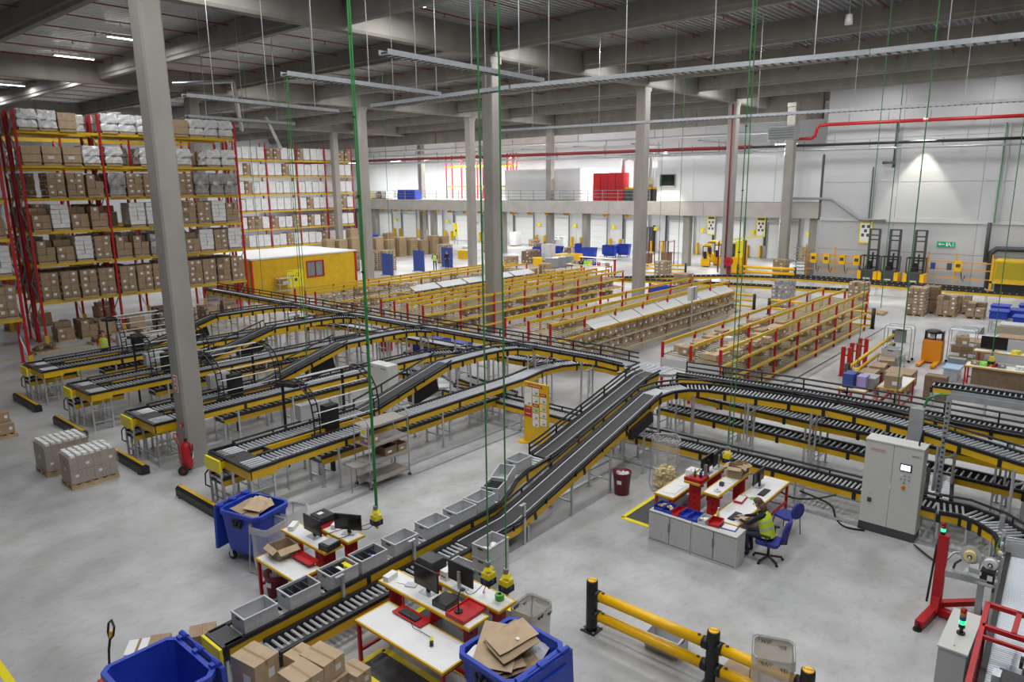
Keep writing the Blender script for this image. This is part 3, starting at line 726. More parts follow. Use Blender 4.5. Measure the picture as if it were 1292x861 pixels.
# ---- twin inclines up to the merge
inc_r = [(9.9, 10.0, .50), (11.3, 10.0, .52), (11.9, 10.0, .66), (17.55, 10.0, 2.06)]
conveyor('long black incline belt rising from the front lane, right hand of the pair', inc_r, .62, None, True, legs=1.75, guards=((1, .12), (-1, .12)), cover=.05, rail_h=.17, brackets=2.0, name='incline_conveyor')
inc_l = [(14.3, 11.44, .80), (14.8, 11.42, .90), (19.2, 11.30, 2.02), (19.75, 11.28, ZU)]
conveyor('black incline belt beside it leading up to the bright junction', inc_l, .62, None, True, legs=1.75, guards=((1, .12), (-1, .26), (-1, .12)), cover=.05, rail_h=.17, brackets=2.0, name='incline_conveyor')
t = thing('drive_unit', 'black drive box slung under the upper part of the incline belt', 'motor', (16.5, 9.62, 0)); b = MB(); b.beam((-.6, 0, 1.38), (.5, 0, 1.62), .14, .3); b.build('housing', M_BLK, t); b = MB(); b.tube([(-.2, .1, 1.3), (-.2, .5, 1.3)], .09, 8); b.build('motor', M_DGREY, t)
# ---- upper right conveyor continuing from the right incline, bowing towards the camera
upr = [(17.55, 10.0, ZU), (18.3, 9.92, ZU), (18.9, 9.6, ZU), (19.25, 9.0, ZU), (19.4, 8.2, ZU), (19.55, 7.0, ZU), (19.68, 5.6, ZU), (19.5, 4.4, ZU), (19.25, 3.4, ZU), (18.75, 2.2, ZU), (18.2, .9, ZU), (17.6, -.6, ZU)]
conveyor('upper right roller conveyor curving away from the top of the incline', upr, .66, 'stuff', pitch=.11, legs=1.7, guards=((-1, .12),), brackets=.9)
upr2 = [(20.25, 10.4, ZU), (20.35, 9.0, ZU), (20.5, 7, ZU), (20.5, 4.5, ZU), (20.35, 2.0, ZU), (20.2, -1, ZU)]
conveyor('rearmost upper roller conveyor with double black guard rails at right', upr2, .62, 'stuff', pitch=.11, legs=2.2, guards=((-1, .14), (-1, .30), (1, .1)), yellow=(1, 1), brackets=1.2)
t = thing('merge_junction', 'bright roller junction where the left trunk meets the incline belt', 'junction', (20.1, 11.4, 0))
b = MB(); b.prism([(-.35, -.36), (-.1, -.75), (.45, -.95), (.7, -.2), (.62, .75), (.05, .8), (-.35, .36)], 'z', ZU-.12, ZU-.03); b.build('plate', M_STEEL, t)
b = MB()
for i in range(8):
    for j in range(6):
        b.cyl(-.15+i*.1, -.45+j*.2, ZU-.03, ZU+.005, .035, .03, 6)
b.build('transfer_balls', M_ROLL, t, kind='stuff')
for x, y in ((-.2, -.2), (.5, .5), (.5, -.5)):
    b = MB(); b.box(x, y, (ZU-.12)/2, .05, .05, ZU-.12); b.build('leg', M_ALU, t)
# ---- upper trunk on the left
trunk = [(20.45, 41.5, ZU), (20.45, 13.6, ZU), (20.35, 12.9, ZU), (20.25, 12.3, ZU)]
conveyor('long upper trunk conveyor running back along the ends of the flow racks', trunk, .66, 'stuff', pitch=.12, legs=2.1, guards=((1, .1), (-1, .16), (-1, .32)), brackets=1.0)
# ---- four working lines
LY = [15.45, 20.72, 25.65, 30.3]
NM = ['nearest', 'second', 'third', 'fourth and farthest']
MY = [17.45, 22.85, 27.9, 32.7]
MX = [(13.2, 16.5), (12.9, 16.2), (12.9, 16.2), (12.9, 16.1)]
for i, y0 in enumerate(LY):
    y1 = y0+.40; y2 = y0+1.55
    rk = 'parts' if i == 0 else 'stuff'
    # near lane, goes on to the low trunk
    if i == 0: near = [(8.75, y1, ZL), (18.6, y1+.1, ZL), (20.0, y1+.3, ZL), (21.0, y1+.2, ZL), (21.75, y1-.2, ZL), (22.1, y1-.8, ZL), (22.1, y1-1.6, ZL), (22.0, y1-2.2, ZL)]
    else: near = [(8.75, y1, ZL), (18.4, y1, ZL), (19.4, y1-.05, ZL), (20.1, y1-.4, ZL), (20.6, y1-1.0, ZL), (20.75, y1-1.8, ZL)]
    conveyor('near roller lane of the %s working line, yellow side rail' % NM[i], near, .7, rk, pitch=.12, legs=1.95, guards=((-1, .1),) if i else (), brackets=2.2)
    far = [(8.75, y2, ZL), (MX[i][0]-.4, y2+.1, ZL)]
    conveyor('rear roller lane of the %s working line' % NM[i], far, .66, 'stuff', pitch=.12, legs=2.1, guards=((-1, .1),), brackets=2.2)
    # transverse transfer at the near end
    t = thing('transfer_unit', 'black transfer deck closing the near end of the %s working line' % NM[i], 'conveyor', (8.45, y0, 0))
    b = MB(); b.b2(-.3, 0, ZL-.1, .3, 1.95, ZL-.02); b.build('deck', M_DGREY, t)
    b = MB()
    for k in (0, 1, 2, 3, 4, 10, 11, 12, 13): b.tube([(-.25, .1+k*.13, ZL), (.28, .1+k*.13, ZL)], .022, 6, False)
    b.build('rollers', M_ROLL if i < 2 else M_ROLLD, t, kind='stuff')
    b = MB(); b.b2(-.27, .66, ZL-.03, .28, 1.33, ZL+.004); b.build('centre_plate', M_BELT, t)
    for nm, a in (('side_rail', (-.34, -.03, ZL-.26, .36, .02, ZL-.03)), ('end_rail', (-.36, -.03, ZL-.26, -.31, 1.2, ZL-.03))): b = MB(); b.b2(*a); b.build(nm, M_YEL, t)
    b = MB(); b.b2(-.38, -.05, ZL-.03, -.28, 1.98, ZL+.04); b.b2(-.3, -.05, ZL-.03, .36, .03, ZL+.04); b.b2(-.34, 1.92, ZL-.14, .36, 1.98, ZL+.06); b.build('rail_cover', M_BLK, t)
    for x, y in ((-.3, .02), (.3, .02), (-.3, .95), (-.3, 1.9), (.3, 1.9)):
        b = MB(); b.box(x, y, (ZL-.2)/2, .05, .05, ZL-.2); b.build('leg', M_ALU, t)
    b = MB(); b.beam((-.3, .02, .3), (-.3, 1.9, .3), .04, .04); b.beam((-.3, .02, .75), (.3, .02, .75), .04, .04); b.beam((-.3, .02, .3), (.3, .02, .3), .03, .03); b.build('cross_bar', M_ALU, t, kind='stuff')
    # low return lane beneath and the yellow end box
    low = [(7.75, y0+1.35, .78), (8.1, y0+1.35, .78)]
    conveyor('short low return lane under the end box of the %s line' % NM[i], [(8.0, y0+1.5, .80), (9.6, y0+1.5, .80)], .6, 'stuff', pitch=.12, legs=1.0, brackets=0)
    conveyor('long return lane hidden beneath the %s working line' % NM[i], [(10.4, y0+.7, .84), (17.6, y0+.7, .84)], .55, 'stuff', pitch=.2, legs=2.4, rail_h=.16, brackets=0)
    t = thing('end_box', 'yellow sheet metal end box with black lid at the %s line' % NM[i], 'end box', (7.97, y0+1.5, 0))
    b = MB(); b.b2(-.06, -.36, .98, 0, .36, 1.32); b.build('yellow_plate', M_YELB, t)
    b = MB(); b.b2(0, -.36, 1.12, .36, -.32, 1.3); b.b2(0, .32, 1.12, .36, .36, 1.3); b.build('side_plate', M_YEL, t)
    b = MB(); b.b2(0, -.36, 1.3, .38, .36, 1.335); b.build('lid', M_BLK, t)
    for y in (-.3, .3):
        for x in (.02, .33): b = MB(); b.box(x, y, .55, .05, .05, 1.1); b.build('leg', M_ALU, t)
    b = MB(); b.tube([(.02, .38, .9), (-.06, .42, .8), (-.08, .42, .5), (.02, .36, .42)], .02, 6); b.build('cable', M_BLK, t)
    # incline from the rear lane to the trunk
    xa, xb = MX[i]; my = MY[i]; c = my-.0
    pts = [(xa-.4, y2+.1, ZL), (xa, y2+.18, ZL+.04), (xb, my, ZU), (18.4, my, ZU), (19.3, my-.12, ZU), (19.9, my-.5, ZU), (20.15, my-1.1, ZU)]
    b_pts = pts[:3]
    conveyor('black incline belt climbing from the %s working line to the trunk' % NM[i], [b_pts[0], b_pts[1], b_pts[2]], .62, None, True, legs=1.9, guards=((1, .12), (-1, .28)), cover=.05, brackets=2.0, name='incline_conveyor')
    conveyor('curved feeder joining the %s incline to the upper trunk' % NM[i], pts[2:], .62, 'stuff', pitch=.1, legs=1.0, guards=((-1, .12),), brackets=.6)
    t = thing('drive_unit', 'black drive housing under the %s incline belt' % NM[i], 'motor', (xa+2.2, my-.2, 0)); b = MB(); b.beam((-.6, 0, 1.2), (.5, 0, 1.45), .3, .45); b.build('housing', M_BLK, t); b = MB(); b.box(-.2, 0, .55, .06, .06, 1.1); b.build('leg', M_ALU, t)
    # bumper beam on the floor
    t = thing('floor_bumper', 'black and yellow floor bumper beam before the %s line' % NM[i], 'bumper', (7.66, (32.28, 27.79, 23.16, 18.4)[3-i] - 1.32 if i else 17.1, 0)); b = MB(); b.prism([(-.12, .02), (.12, .02), (.12, .22), (.06, .28), (-.06, .28), (-.12, .22)], 'y', -1.3, 1.3); b.build('body', M_BLK, t); b = MB(); b.b2(-.05, -1.25, .281, .05, 1.25, .29); b.build('yellow_stripe', M_YEL, t)
    for y in (-1.1, 1.1): b = MB(); b.b2(-.14, y-.06, 0, .14, y+.06, .02); b.build('foot_plate', M_DGREY, t)
# inner yellow guards between the lanes of the lines
for i, y0 in enumerate(LY):
    t = thing('lane_guard', 'yellow inner side plate between the two lanes of the %s line' % NM[i], 'guard', (9.2, y0, 0))
    b = MB(); b.b2(0, .80, ZL-.2, 3.4, .84, ZL+.02); b.build('near_plate', M_YEL, t); b = MB(); b.b2(0, 1.12, ZL-.2, 3.4, 1.16, ZL+.02); b.build('rear_plate', M_YEL, t)
    b = MB(); b.b2(-.05, .78, ZL-.1, 0, 1.18, ZL+.03); b.build('nose', M_BLK, t)
    b = MB(); b.box(.5, .98, .55, .05, .05, 1.1); b.box(3, .98, .55, .05, .05, 1.1); b.build('legs', M_ALU, t, kind='stuff')
# ---- guard arches over the lines
def arch(i, y0, x0, x1):
    t = thing('guard_arch', 'black ladder hoops with white bars arching over the %s line' % NM[i], 'guard', (x0, y0, 0))
    prof = [(.82, ZL), (.82, 1.8), (.90, 2.2), (1.1, 2.5), (1.45, 2.68), (1.9, 2.74), (2.4, 2.6)]
    for k, x in enumerate((0, x1-x0)):
        for dy in (0, .0):
            pass
        b = MB(); b.tube([(x-.09, y, z) for y, z in prof], .022, 5); b.tube([(x+.09, y, z) for y, z in prof], .022, 5)
        for a, c in zip(prof, prof[1:]):
            for f in (0, .5): y = a[0]+(c[0]-a[0])*f; z = a[1]+(c[1]-a[1])*f; b.beam((x-.09, y, z), (x+.09, y, z), .03, .03)
        b.build('hoop', M_BLK, t)
        b = MB(); b.b2(x-.14, .72, ZL-.05, x+.14, .92, ZL+.06); b.build('foot', M_BLK, t)
    for y, z in ((.82, 1.6), (.84, 1.95), (.93, 2.25), (1.1, 2.5), (1.45, 2.68), (1.9, 2.74)):
        b = MB(); b.tube([(0, y, z), (x1-x0, y, z)], .016, 5); b.build('bar', M_WHITE, t)
    b = MB(); b.prism([(1.5, 2.70), (2.45, 2.60), (2.45, 2.50), (1.5, 2.6)], 'x', -.2, .25); b.build('black_plate', M_BLK, t)
    b = MB(); b.prism([(1.95, 2.76), (2.5, 2.6), (2.5, 2.56), (1.95, 2.72)], 'x', .5, x1-x0-.1); b.build('cover_sheet', M_WHITE, t)
    b = MB()
    for x in (0, x1-x0): b.box(x, 2.42, 1.28, .06, .06, 2.56)
    b.build('rear_post', M_BLK, t)
    b = MB(); b.b2(.45, 1.0, 1.0, .85, 1.3, 2.0); b.build('scanner_head', M_BLK, t)
    b = MB(); b.box(.65, 1.15, .5, .1, .1, 1.0); b.build('scanner_post', M_BLK, t)
    b = MB(); b.b2(.2, 1.9, 1.45, .9, 2.2, 1.9); b.build('machine_box', M_LGREY, t)
for i, y0 in enumerate(LY): arch(i, y0, 10.6+.1*(i == 3)*8, 12.65+.1*(i == 3)*8)
# ---- low trunk behind and further levels at right
conveyor('low trunk conveyor passing under the upper trunk', [(20.95, 33, ZL), (20.95, 17.6, ZL), (21.3, 16.4, ZL)], .62, 'stuff', pitch=.14, legs=2.3, brackets=1.2)
conveyor('second tier conveyor under the upper right conveyor', [(20.95, 11.0, ZL), (20.85, 10.2, ZL), (20.65, 8.6, ZL), (20.5, 6.5, ZL), (20.5, 3.5, ZL), (20.3, -1, ZL)], .66, 'stuff', pitch=.12, legs=2.3, brackets=2.0)
conveyor('third tier conveyor with grey cover strip at right', [(20.6, 11.2, .72), (20.5, 7, .72), (20.4, 4.6, .72), (20.2, -1, .72)], .62, 'stuff', pitch=.16, legs=2.5, brackets=2.0)
conveyor('lowest conveyor along the aisle behind the desk cluster', [(17.55, 18.3, .74), (17.7, 16, .74), (17.7, 12.6, .74), (17.75, 9, .74), (17.8, 6.2, .74), (17.75, 4.0, .74), (17.75, 2.6, .74)], .56, 'stuff', pitch=.11, legs=1.8, guards=((-1, .12),), brackets=2.0)
# return conveyor leaving the low lines, lying on the floor level behind the board
conveyor('low curved conveyor standing on the floor inside the loop', [(17.7, 24.6, .55), (18.6, 22.0, .55), (18.9, 20.6, .55), (18.4, 19.4, .55), (17.7, 18.6, .7)], .6, 'stuff', pitch=.14, legs=1.6, brackets=1.0)
conveyor('short tilted conveyor piece between the trunk legs', [(19.6, 19.6, .5), (19.4, 17.6, .42), (19.3, 16.8, .40)], .6, 'stuff', pitch=.14, legs=1.2, brackets=1.0)
# curve at the right of the control cabinet
rc = [(17.75, 2.6, .74), (17.85, 2.1, .74), (17.65, 1.6, .74), (17.2, 1.15, .74), (16.6, .92, .74)]
conveyor('curved roller conveyor bending right behind the label printer', rc, .66, 'parts', pitch=.12, legs=.8, guards=((-1, .14),), brackets=.42)
# short spur
conveyor('short ribbed spur between the tiers right of the control cabinet', [(20.2, 3.0, .72), (18.2, 2.7, .74)], .5, 'stuff', pitch=.12, legs=1.0, yellow=(0, 0))
# far conveyors beyond the flow racks
conveyor('distant conveyor loop passing in front of the reach trucks', [(46, 30, 1.0), (52, 24, 1.0), (55, 19, .9), (55.5, 10, .8), (55.5, 4, .8)], .7, 'stuff', pitch=.4, legs=2.2, brackets=0)
conveyor('distant conveyor rail crossing behind the flow racks', [(44.6, 33, .9), (47.5, 27, .9), (49.5, 19, .9), (50.8, 13.4, .9)], .7, 'stuff', pitch=.4, legs=2.2, brackets=0)
conveyor('distant black guarded conveyor along the chargers', [(59.5, 22, .5), (59.6, 12, .5), (59.6, 7.6, .5)], .7, 'stuff', pitch=.4, legs=2.2, yellow=(0, 0), guards=((1, .12),), brackets=0)
conveyor('yellow railed conveyor in front of the right hand packing benches', [(28.2, 4.75, .95), (28.35, .8, .95)], .6, 'stuff', pitch=.16, legs=1.6, brackets=1.6)
# gantry posts and the perforated tray near the control cabinet
t = thing('cable_gantry', 'perforated steel cable gantry rising behind the grey control cabinet', 'gantry', (18.62, 2.78, 0))
b = MB(); b.box(0, 0, 1.55, .1, .1, 3.1); b.box(0, .62, 1.5, .12, .3, 2.4); b.build('post', M_STEEL, t)
b = MB(); b.beam((0, 0, 3.1), (.25, -3.4, 3.05), .3, .04); b.beam((.15, 0, 3.16), (.4, -3.4, 3.11), .02, .14); b.beam((-.15, 0, 3.16), (.1, -3.4, 3.11), .02, .14); b.build('top_tray', M_STEEL, t)
b = MB()
for k in range(24): b.box(-.055, 0, .2+k*.12, .02, .05, .05)
b.build('slots', M_DGREY, t, kind='stuff')
b = MB(); b.tube([(.05, .5, 2.75), (0, .42, 3.0), (0, .2, 3.12), (.0, -.1, 3.16)], .03, 6); b.build('green_cable', M_GRN, t)
t = thing('cable_gantry', 'slotted upright frame at the right edge behind the curved conveyor', 'gantry', (18.6, 1.0, 0))
b = MB(); b.box(0, 0, 1.3, .12, .12, 2.6); b.box(.5, 0, 1.3, .12, .12, 2.6); b.build('post', M_STEEL, t); b = MB(); b.beam((0, 0, 1.5), (.5, 0, 1.5), .05, .05); b.beam((0, 0, 2.4), (.5, 0, 2.4), .05, .05); b.build('cross_bar', M_STEEL, t, kind='stuff')
b = MB(); b.box(-.35, .35, .55, .09, .09, 1.1); tag(b.build('sensor_post', M_ALU), 'bare post inside the bend of the curved conveyor', 'post').location = (17.6, 1.0, 0)
# ================================================================== carton flow racks
def m_carton(sx, sy, sz, m=M_CARD, openb=False, lab=True):
    b = MB(); b.m = 0
    if openb:
        t = .012
        b.b2(-sx/2, -sy/2, 0, sx/2, sy/2, t)
        for a in ((-sx/2, -sy/2, sx/2, -sy/2+t), (-sx/2, sy/2-t, sx/2, sy/2), (-sx/2, -sy/2, -sx/2+t, sy/2), (sx/2-t, -sy/2, sx/2, sy/2)): b.b2(a[0], a[1], 0, a[2], a[3], sz)
        b.b2(-sx*.4, -sy*.4, t, sx*.4, sy*.4, sz*.55)
    else: b.b2(-sx/2, -sy/2, 0, sx/2, sy/2, sz)
    if not openb: b.m = 1; b.b2(-.03, -sy/2-.001, sz*.75, .03, sy/2+.001, sz+.002)
    if lab: b.m = 2; b.b2(sx*.1, -sy/2-.003, sz*.25, sx*.38, -sy/2, sz*.6); b.b2(-sx/2-.003, -sy*.3, sz*.25, -sx/2, 0, sz*.6)
    return b.mesh('carton', [m, M_TAPE, M_LABEL])
CT = [m_carton(.55, .4, .28, M_CARD), m_carton(.6, .42, .2, M_CARDL), m_carton(.45, .38, .3, M_CARD, True), m_carton(.42, .36, .25, M_CARDD), m_carton(.8, .45, .16, M_CARDL), m_carton(.7, .4, .15, M_WRAPW, False, False)]
def flow_rack(lab, x0, x1, y0, y1, rails, n, decks, ztop=2.2, sidebeams=(), slope=.03, deckm=None):
    t = thing('flow_rack', lab, 'rack', (x0, y0, 0)); L = x1-x0; W = y1-y0; xs = [L*k/n for k in range(n+1)]
    pm = MB(); pm.box(0, 0, ztop/2, .07, .09, ztop); pme = pm.mesh('post', M_RED)
    ys = sorted([r-y0 for r in rails])
    for x in xs:
        for y in ys:
            o = link('post', pme, t); o.location = (x, y, 0)
            if y == 0.0: o.scale = (1, 1, .66)
    for r in rails:
        for a, c in zip(xs, xs[1:]):
            b = MB(); b.b2(a+.01, r-y0-.03, ztop-.13, c-.01, r-y0+.03, ztop); b.build('rail', M_BEAM, t)
    for y, z in sidebeams:
        for a, c in zip(xs, xs[1:]):
            b = MB(); b.b2(a+.01, y-y0-.03, z-.09, c-.01, y-y0+.03, z); b.build('beam', M_BEAM, t)
    for z, ya, yb, sl in decks:
        b = MB(); k = .12
        while k < L-.05:
            b.beam((k, ya-y0, z), (k, yb-y0, z+sl*(yb-ya)), .05, .03); k += .27
        b.build('roller_tracks', M_TRACK, t, kind='stuff')
        b = MB()
        for y in (ya, (ya+yb)/2, yb): b.beam((0, y-y0, z-.03+sl*(y-ya)), (L, y-y0, z-.03+sl*(y-ya)), .05, .05)
        b.build('deck_beams', M_STEEL, t, kind='stuff')
    b = MB(); b.beam((0, 0, ztop*.4), (0, W, ztop*.75), .03, .03, (1, 0, 0)); b.beam((L, 0, ztop*.4), (L, W, ztop*.75), .03, .03, (1, 0, 0)); b.build('brace', M_STEEL, t)
    return t
M_TRACK = mat('flow_track', (.46, .38, .20), .5, .2)
RR = random.Random(11)
CN = ['sealed brown carton', 'long tan carton', 'open brown carton', 'dark brown carton', 'flat wide tan carton', 'flat white carton']
def carton(x, y, z, k, rz, lab, grp, rx=0, s=1):
    o = link('carton', CT[k]); o.location = (x, y, z); o.rotation_euler = (rx, 0, rz); o.scale = (s, s, s); tag(o, lab, 'carton', grp); return o
# E nearest row at right
flow_rack('nearest carton flow rack with three yellow rails beside the open aisle', 23.5, 41.6, 10.55, 12.95, (10.6, 11.75, 12.9), 7, ((1.62, 10.6, 12.9, .05), (1.02, 10.6, 12.9, .05), (.32, 10.6, 12.9, .05)), 2.2, ((10.55, 1.6), (10.55, 1.0), (10.55, .32)))
b = MB(); b.b2(23.42, 10.6, 1.3, 23.47, 12.9, 1.6); tag(b.build('end_plate', M_LGREY), 'light grey sheet across the near end of the nearest flow rack', 'panel')
c = 0
for i in range(34):
    x = 23.9+.44*(i//2)*1.02+RR.uniform(-.06, .06); y = (11.1, 12.3)[i % 2]+RR.uniform(-.25, .25)
    if x > 36: break
    k = RR.choice([0, 1, 4, 1, 0, 5 if i > 14 else 1]); carton(x, y, 1.70+.05*(y-10.6), k, RR.uniform(-.08, .08)+(PI/2 if k != 4 else 0)*(i % 3 == 0), '%s, %s from the near end on top of the nearest flow rack' % (CN[k], nth(c)), 'cartons on top of the nearest flow rack'); c += 1
c = 0
for z in (1.09, .40):
    for i in range(9):
        k = RR.choice([0, 2, 3]); x = 24.6+i*1.75+RR.uniform(-.3, .3)
        carton(x, 11.0+RR.uniform(-.1, .1), z, k, 0, '%s, %s along the %s shelf of the nearest flow rack' % (CN[k], nth(i), 'middle' if z > 1 else 'bottom'), 'cartons on the lower shelves of the nearest flow rack'); c += 1
# D row with grey chute panels
flow_rack('second carton flow rack with grey sloping panels along its pick face', 23.6, 41.2, 17.4, 20.9, (18.3, 19.5, 20.85), 7, ((1.72, 18.0, 20.8, .03), (1.08, 17.5, 20.6, .10), (.50, 17.4, 20.6, .10)), 2.2, ((17.85, 1.55), (17.6, 1.06), (17.42, .5)))
for i in range(7):
    x = 26.2+i*2.12
    t = thing('chute_panel', 'grey sheet metal chute panel, %s from the near end of the second flow rack' % nth(i), 'panel', (x, 17.8, 1.6), 0, 'chute panels on the second flow rack')
    b = MB(); b.prism([(0, 0), (.62, .30), (.62, .33), (0, .03)], 'x', 0, 2.02); b.build('sheet', M_LGREY, t)
    b = MB(); b.b2(0, -.03, -.06, 2.02, 0, .05); b.build('front_lip', M_BEAM, t)
c = 0
for tier, (yy, z) in enumerate(((17.85, 1.22), (17.7, .66))):
    for i in range(29):
        k = RR.choice([2, 2, 3, 0]); x = 24.9+i*.555+RR.uniform(-.04, .04)
        if RR.random() < .08: continue
        carton(x, yy+.1, z, k, PI/2 if k != 2 else RR.choice([0, PI/2]), '%s, %s along the %s pick tier of the second flow rack' % (CN[k], nth(i), 'upper' if tier == 0 else 'lower'), 'cartons in the pick face of the second flow rack', .18, RR.uniform(1.0, 1.2)); c += 1
for i in range(5): carton(24.4+.42*i, 18.7+.2*(i % 2), 1.80, (0, 1, 2, 0, 1)[i], 1.4, '%s, %s at the near end on top of the second flow rack' % (CN[(0, 1, 2, 0, 1)[i]], nth(i)), 'cartons on top of the second flow rack')
# C row
flow_rack('third carton flow rack with tall red posts left of the middle column', 23.4, 41.6, 26.0, 29.3, (26.05, 27.2, 28.2, 29.25), 7, ((1.72, 26.2, 29.2, .02), (1.18, 26.1, 29.0, .06), (.6, 26.1, 29.0, .06)), 2.25, ((26.03, 1.75), (26.03, 1.2), (26.03, .62)))
for tier, z in enumerate((1.27, .69)):
    for i in range(26):
        if RR.random() < .15 or 28 < 24.1+i*.66 < 30: continue
        k = RR.choice([0, 2, 3]); carton(24.1+i*.66+RR.uniform(-.05, .05), 26.5, z, k, RR.choice([0, PI/2]), '%s, %s along the %s shelf of the third flow rack' % (CN[k], nth(i), 'upper' if tier == 0 else 'lower'), 'cartons on the third flow rack', .06)
# B row
flow_rack('fourth carton flow rack with loose cartons before the yellow cabin', 23.1, 41.8, 33.0, 36.8, (34.7, 35.7, 36.75), 7, ((1.72, 34.0, 36.6, .02), (1.15, 33.3, 36.4, .08), (.6, 33.2, 36.4, .08)), 2.2, ((33.9, 1.6), (33.4, 1.15), (33.2, .6)))
for i in range(22):
    k = RR.choice([2, 4, 1, 5]); x = 23.6+.42*i+RR.uniform(-.1, .1)
    if x > 30.2: x = 30.2+(i-16)*1.9
    carton(x, 34.5+RR.uniform(-.3, .5), 1.82, k, RR.uniform(-.5, .5), '%s, %s from the near end on top of the fourth flow rack' % (CN[k], nth(i)), 'cartons on top of the fourth flow rack')
for i in range(5):
    t = thing('chute_panel', 'pale chute panel, %s from the near end of the fourth flow rack' % nth(i), 'panel', (29.5+2.4*i, 33.5, 1.55), 0, 'chute panels on the fourth flow rack'); b = MB(); b.prism([(0, 0), (.62, .26), (.62, .29), (0, .03)], 'x', 0, 2.2); b.build('sheet', M_LGREY, t)
for i in range(24): 
    k = RR.choice([2, 3]); carton(23.6+i*.7, 33.6, 1.22, k, 0, '%s, %s along the pick tier of the fourth flow rack' % (CN[k], nth(i)), 'cartons in the pick tier of the fourth flow rack', .1)
for x, y, z, nm in ((34.5, 17.3, 2.25, 'second'), (36.2, 33.6, 2.25, 'fourth')):
    t = thing('control_box', 'grey control box on a stalk at the pick face of the %s flow rack' % nm, 'box', (x, y, 0)); b = MB(); b.b2(-.35, -.1, 1.95, .35, .1, 2.65); b.build('casing', M_LGREY, t); b = MB(); b.box(0, 0, .98, .06, .06, 1.94); b.build('stalk', M_STEEL, t); b = MB(); b.b2(-.02, -.115, 1.95, .02, -.101, 2.65); b.build('seam', M_DGREY, t)
# end barriers of the flow racks
def barrier(x0, y0, x1, y1, lab, h=1.0, rails=(.18, .55, .9), r=.07, m=None):
    t = thing('safety_barrier', lab, 'barrier', (x0, y0, 0)); v = Vector((x1-x0, y1-y0, 0))
    for p in (Vector((0, 0, 0)), v):
        b = MB(); b.cyl(p.x, p.y, 0, h, .1, n=10); b.build('post', M_BLK, t, True); b = MB(); b.box(p.x, p.y, .01, .26, .26, .02); b.build('foot_plate', M_BLK, t)
    for z in rails: b = MB(); b.tube([(0, 0, z), (v.x, v.y, z)], r, 8); b.build('rail', m or M_AMBER, t, True)
barrier(42.4, 12.9, 42.4, 10.4, 'yellow barrier with black end post at the far end of the nearest flow rack', 1.15)
barrier(44.5, 21.2, 44.5, 18.0, 'yellow barrier in front of the concrete column behind the second flow rack')
barrier(43.4, 16.6, 43.6, 13.6, 'orange barrier at the far end between two flow racks', 1.0, (.4, .9))
barrier(45.2, 26.0, 45.2, 23.4, 'yellow barrier around the column foot behind the third flow rack', 1.0)
barrier(10.4, 34.3, 16.9, 34.3, 'low yellow rail with black posts behind the farthest working line', .62, (.4,), .09, M_YEL)
barrier(56.2, 33.5, 57.5, 29.6, 'yellow barrier left of the parked pallet trucks', 1.1)
barrier(58.4, 25.2, 58.9, 20.6, 'double yellow barrier before the battery chargers', 1.2, (.25, .65, 1.05), .12)
barrier(29, 37.4, 23.6, 37.4, 'yellow kerb barrier along the foot of the office cabin', .5, (.3,), .12, M_YEL)
# ================================================================== totes
def m_tote(sx=.64, sy=.44, sz=.30):
    t = .018; b = MB()
    b.b2(-sx/2+.01, -sy/2+.01, 0, sx/2-.01, sy/2-.01, t)
    for a in ((-sx/2+.008, -sy/2+.008, sx/2-.008, -sy/2+.008+t), (-sx/2+.008, sy/2-.008-t, sx/2-.008, sy/2-.008), (-sx/2+.008, -sy/2+.026, -sx/2+.026, sy/2-.026), (sx/2-.026, -sy/2+.026, sx/2-.008, sy/2-.026)): b.b2(a[0], a[1], t, a[2], a[3], sz-.001)
    for a in ((-sx/2, -sy/2, sx/2, -sy/2+.03), (-sx/2, sy/2-.03, sx/2, sy/2), (-sx/2, -sy/2+.03, -sx/2+.03, sy/2-.03), (sx/2-.03, -sy/2+.03, sx/2, sy/2-.03)): b.b2(a[0], a[1], sz-.03, a[2], a[3], sz)
    return b.mesh('tote', M_TOTE)
MT = m_tote()
b = MB()
for i, x in enumerate((-.2, -.08, .04, .18)):
    for z in (.09, .15, .21):
        if (i+int(z*100)) % 3 == 0: continue
        for s in (-1, 1): b.box(x+.015*(z > .1), s*.2125, z, .016, .003, .016)
M_HOLES = b.mesh('drain_holes', M_LABEL)
b = MB()
for s in (-1, 1): b.box(s*.3125, 0, .235, .004, .13, .035)
M_HAND = b.mesh('hand_hole', M_DGREY)
def tote(x, y, z, rz, lab, grp, div=0, tilt=0):
    o = link('tote', MT); o.location = (x, y, z); o.rotation_euler = (0, tilt, rz); tag(o, lab, 'tote', grp)
    link('drain_holes', M_HOLES, o, 'stuff'); link('hand_holes', M_HAND, o)
    for k in range(div):
        b = MB(); xx = -.32+.64*(k+1)/(div+1); b.b2(xx-.005, -.19, .02, xx+.005, .19, .25); b.build('divider', M_TOTED, o)
    if div: b = MB(); b.b2(-.29, -.008, .02, .29, .008, .22) if div == 5 else b.b2(-.288, .178, .02, .288, .19, .25); b.build('liner', M_TOTED, o)
    return o
def goods(lab, cat, loc, rz, parts):
    """small loose things: parts = list of (name, material, boxes)"""
    t = thing(cat.replace(' ', '_'), lab, cat, loc, rz)
    for nm, m, bs in parts:
        b = MB()
        for a in bs: b.box(*a)
        b.build(nm, m, t)
    return t
TG = 'grey totes queuing on the front roller lane'
tote(5.40, 10.56, .70, 0, 'first empty grey tote on the lane, at its yellow end plate', TG)
tote(6.27, 10.57, .70, 0, 'grey tote with black dividers right behind the first one', TG, 3)
tote(7.12, 10.58, .70, 0, 'divided grey tote holding yellow packets beside the low bench', TG, 3)
tote(7.83, 10.58, .70, 0, 'divided grey tote holding a blue item beside the monitors', TG, 3)
tote(8.66, 10.60, .70, 0, 'empty grey tote just past the four divided ones', TG)
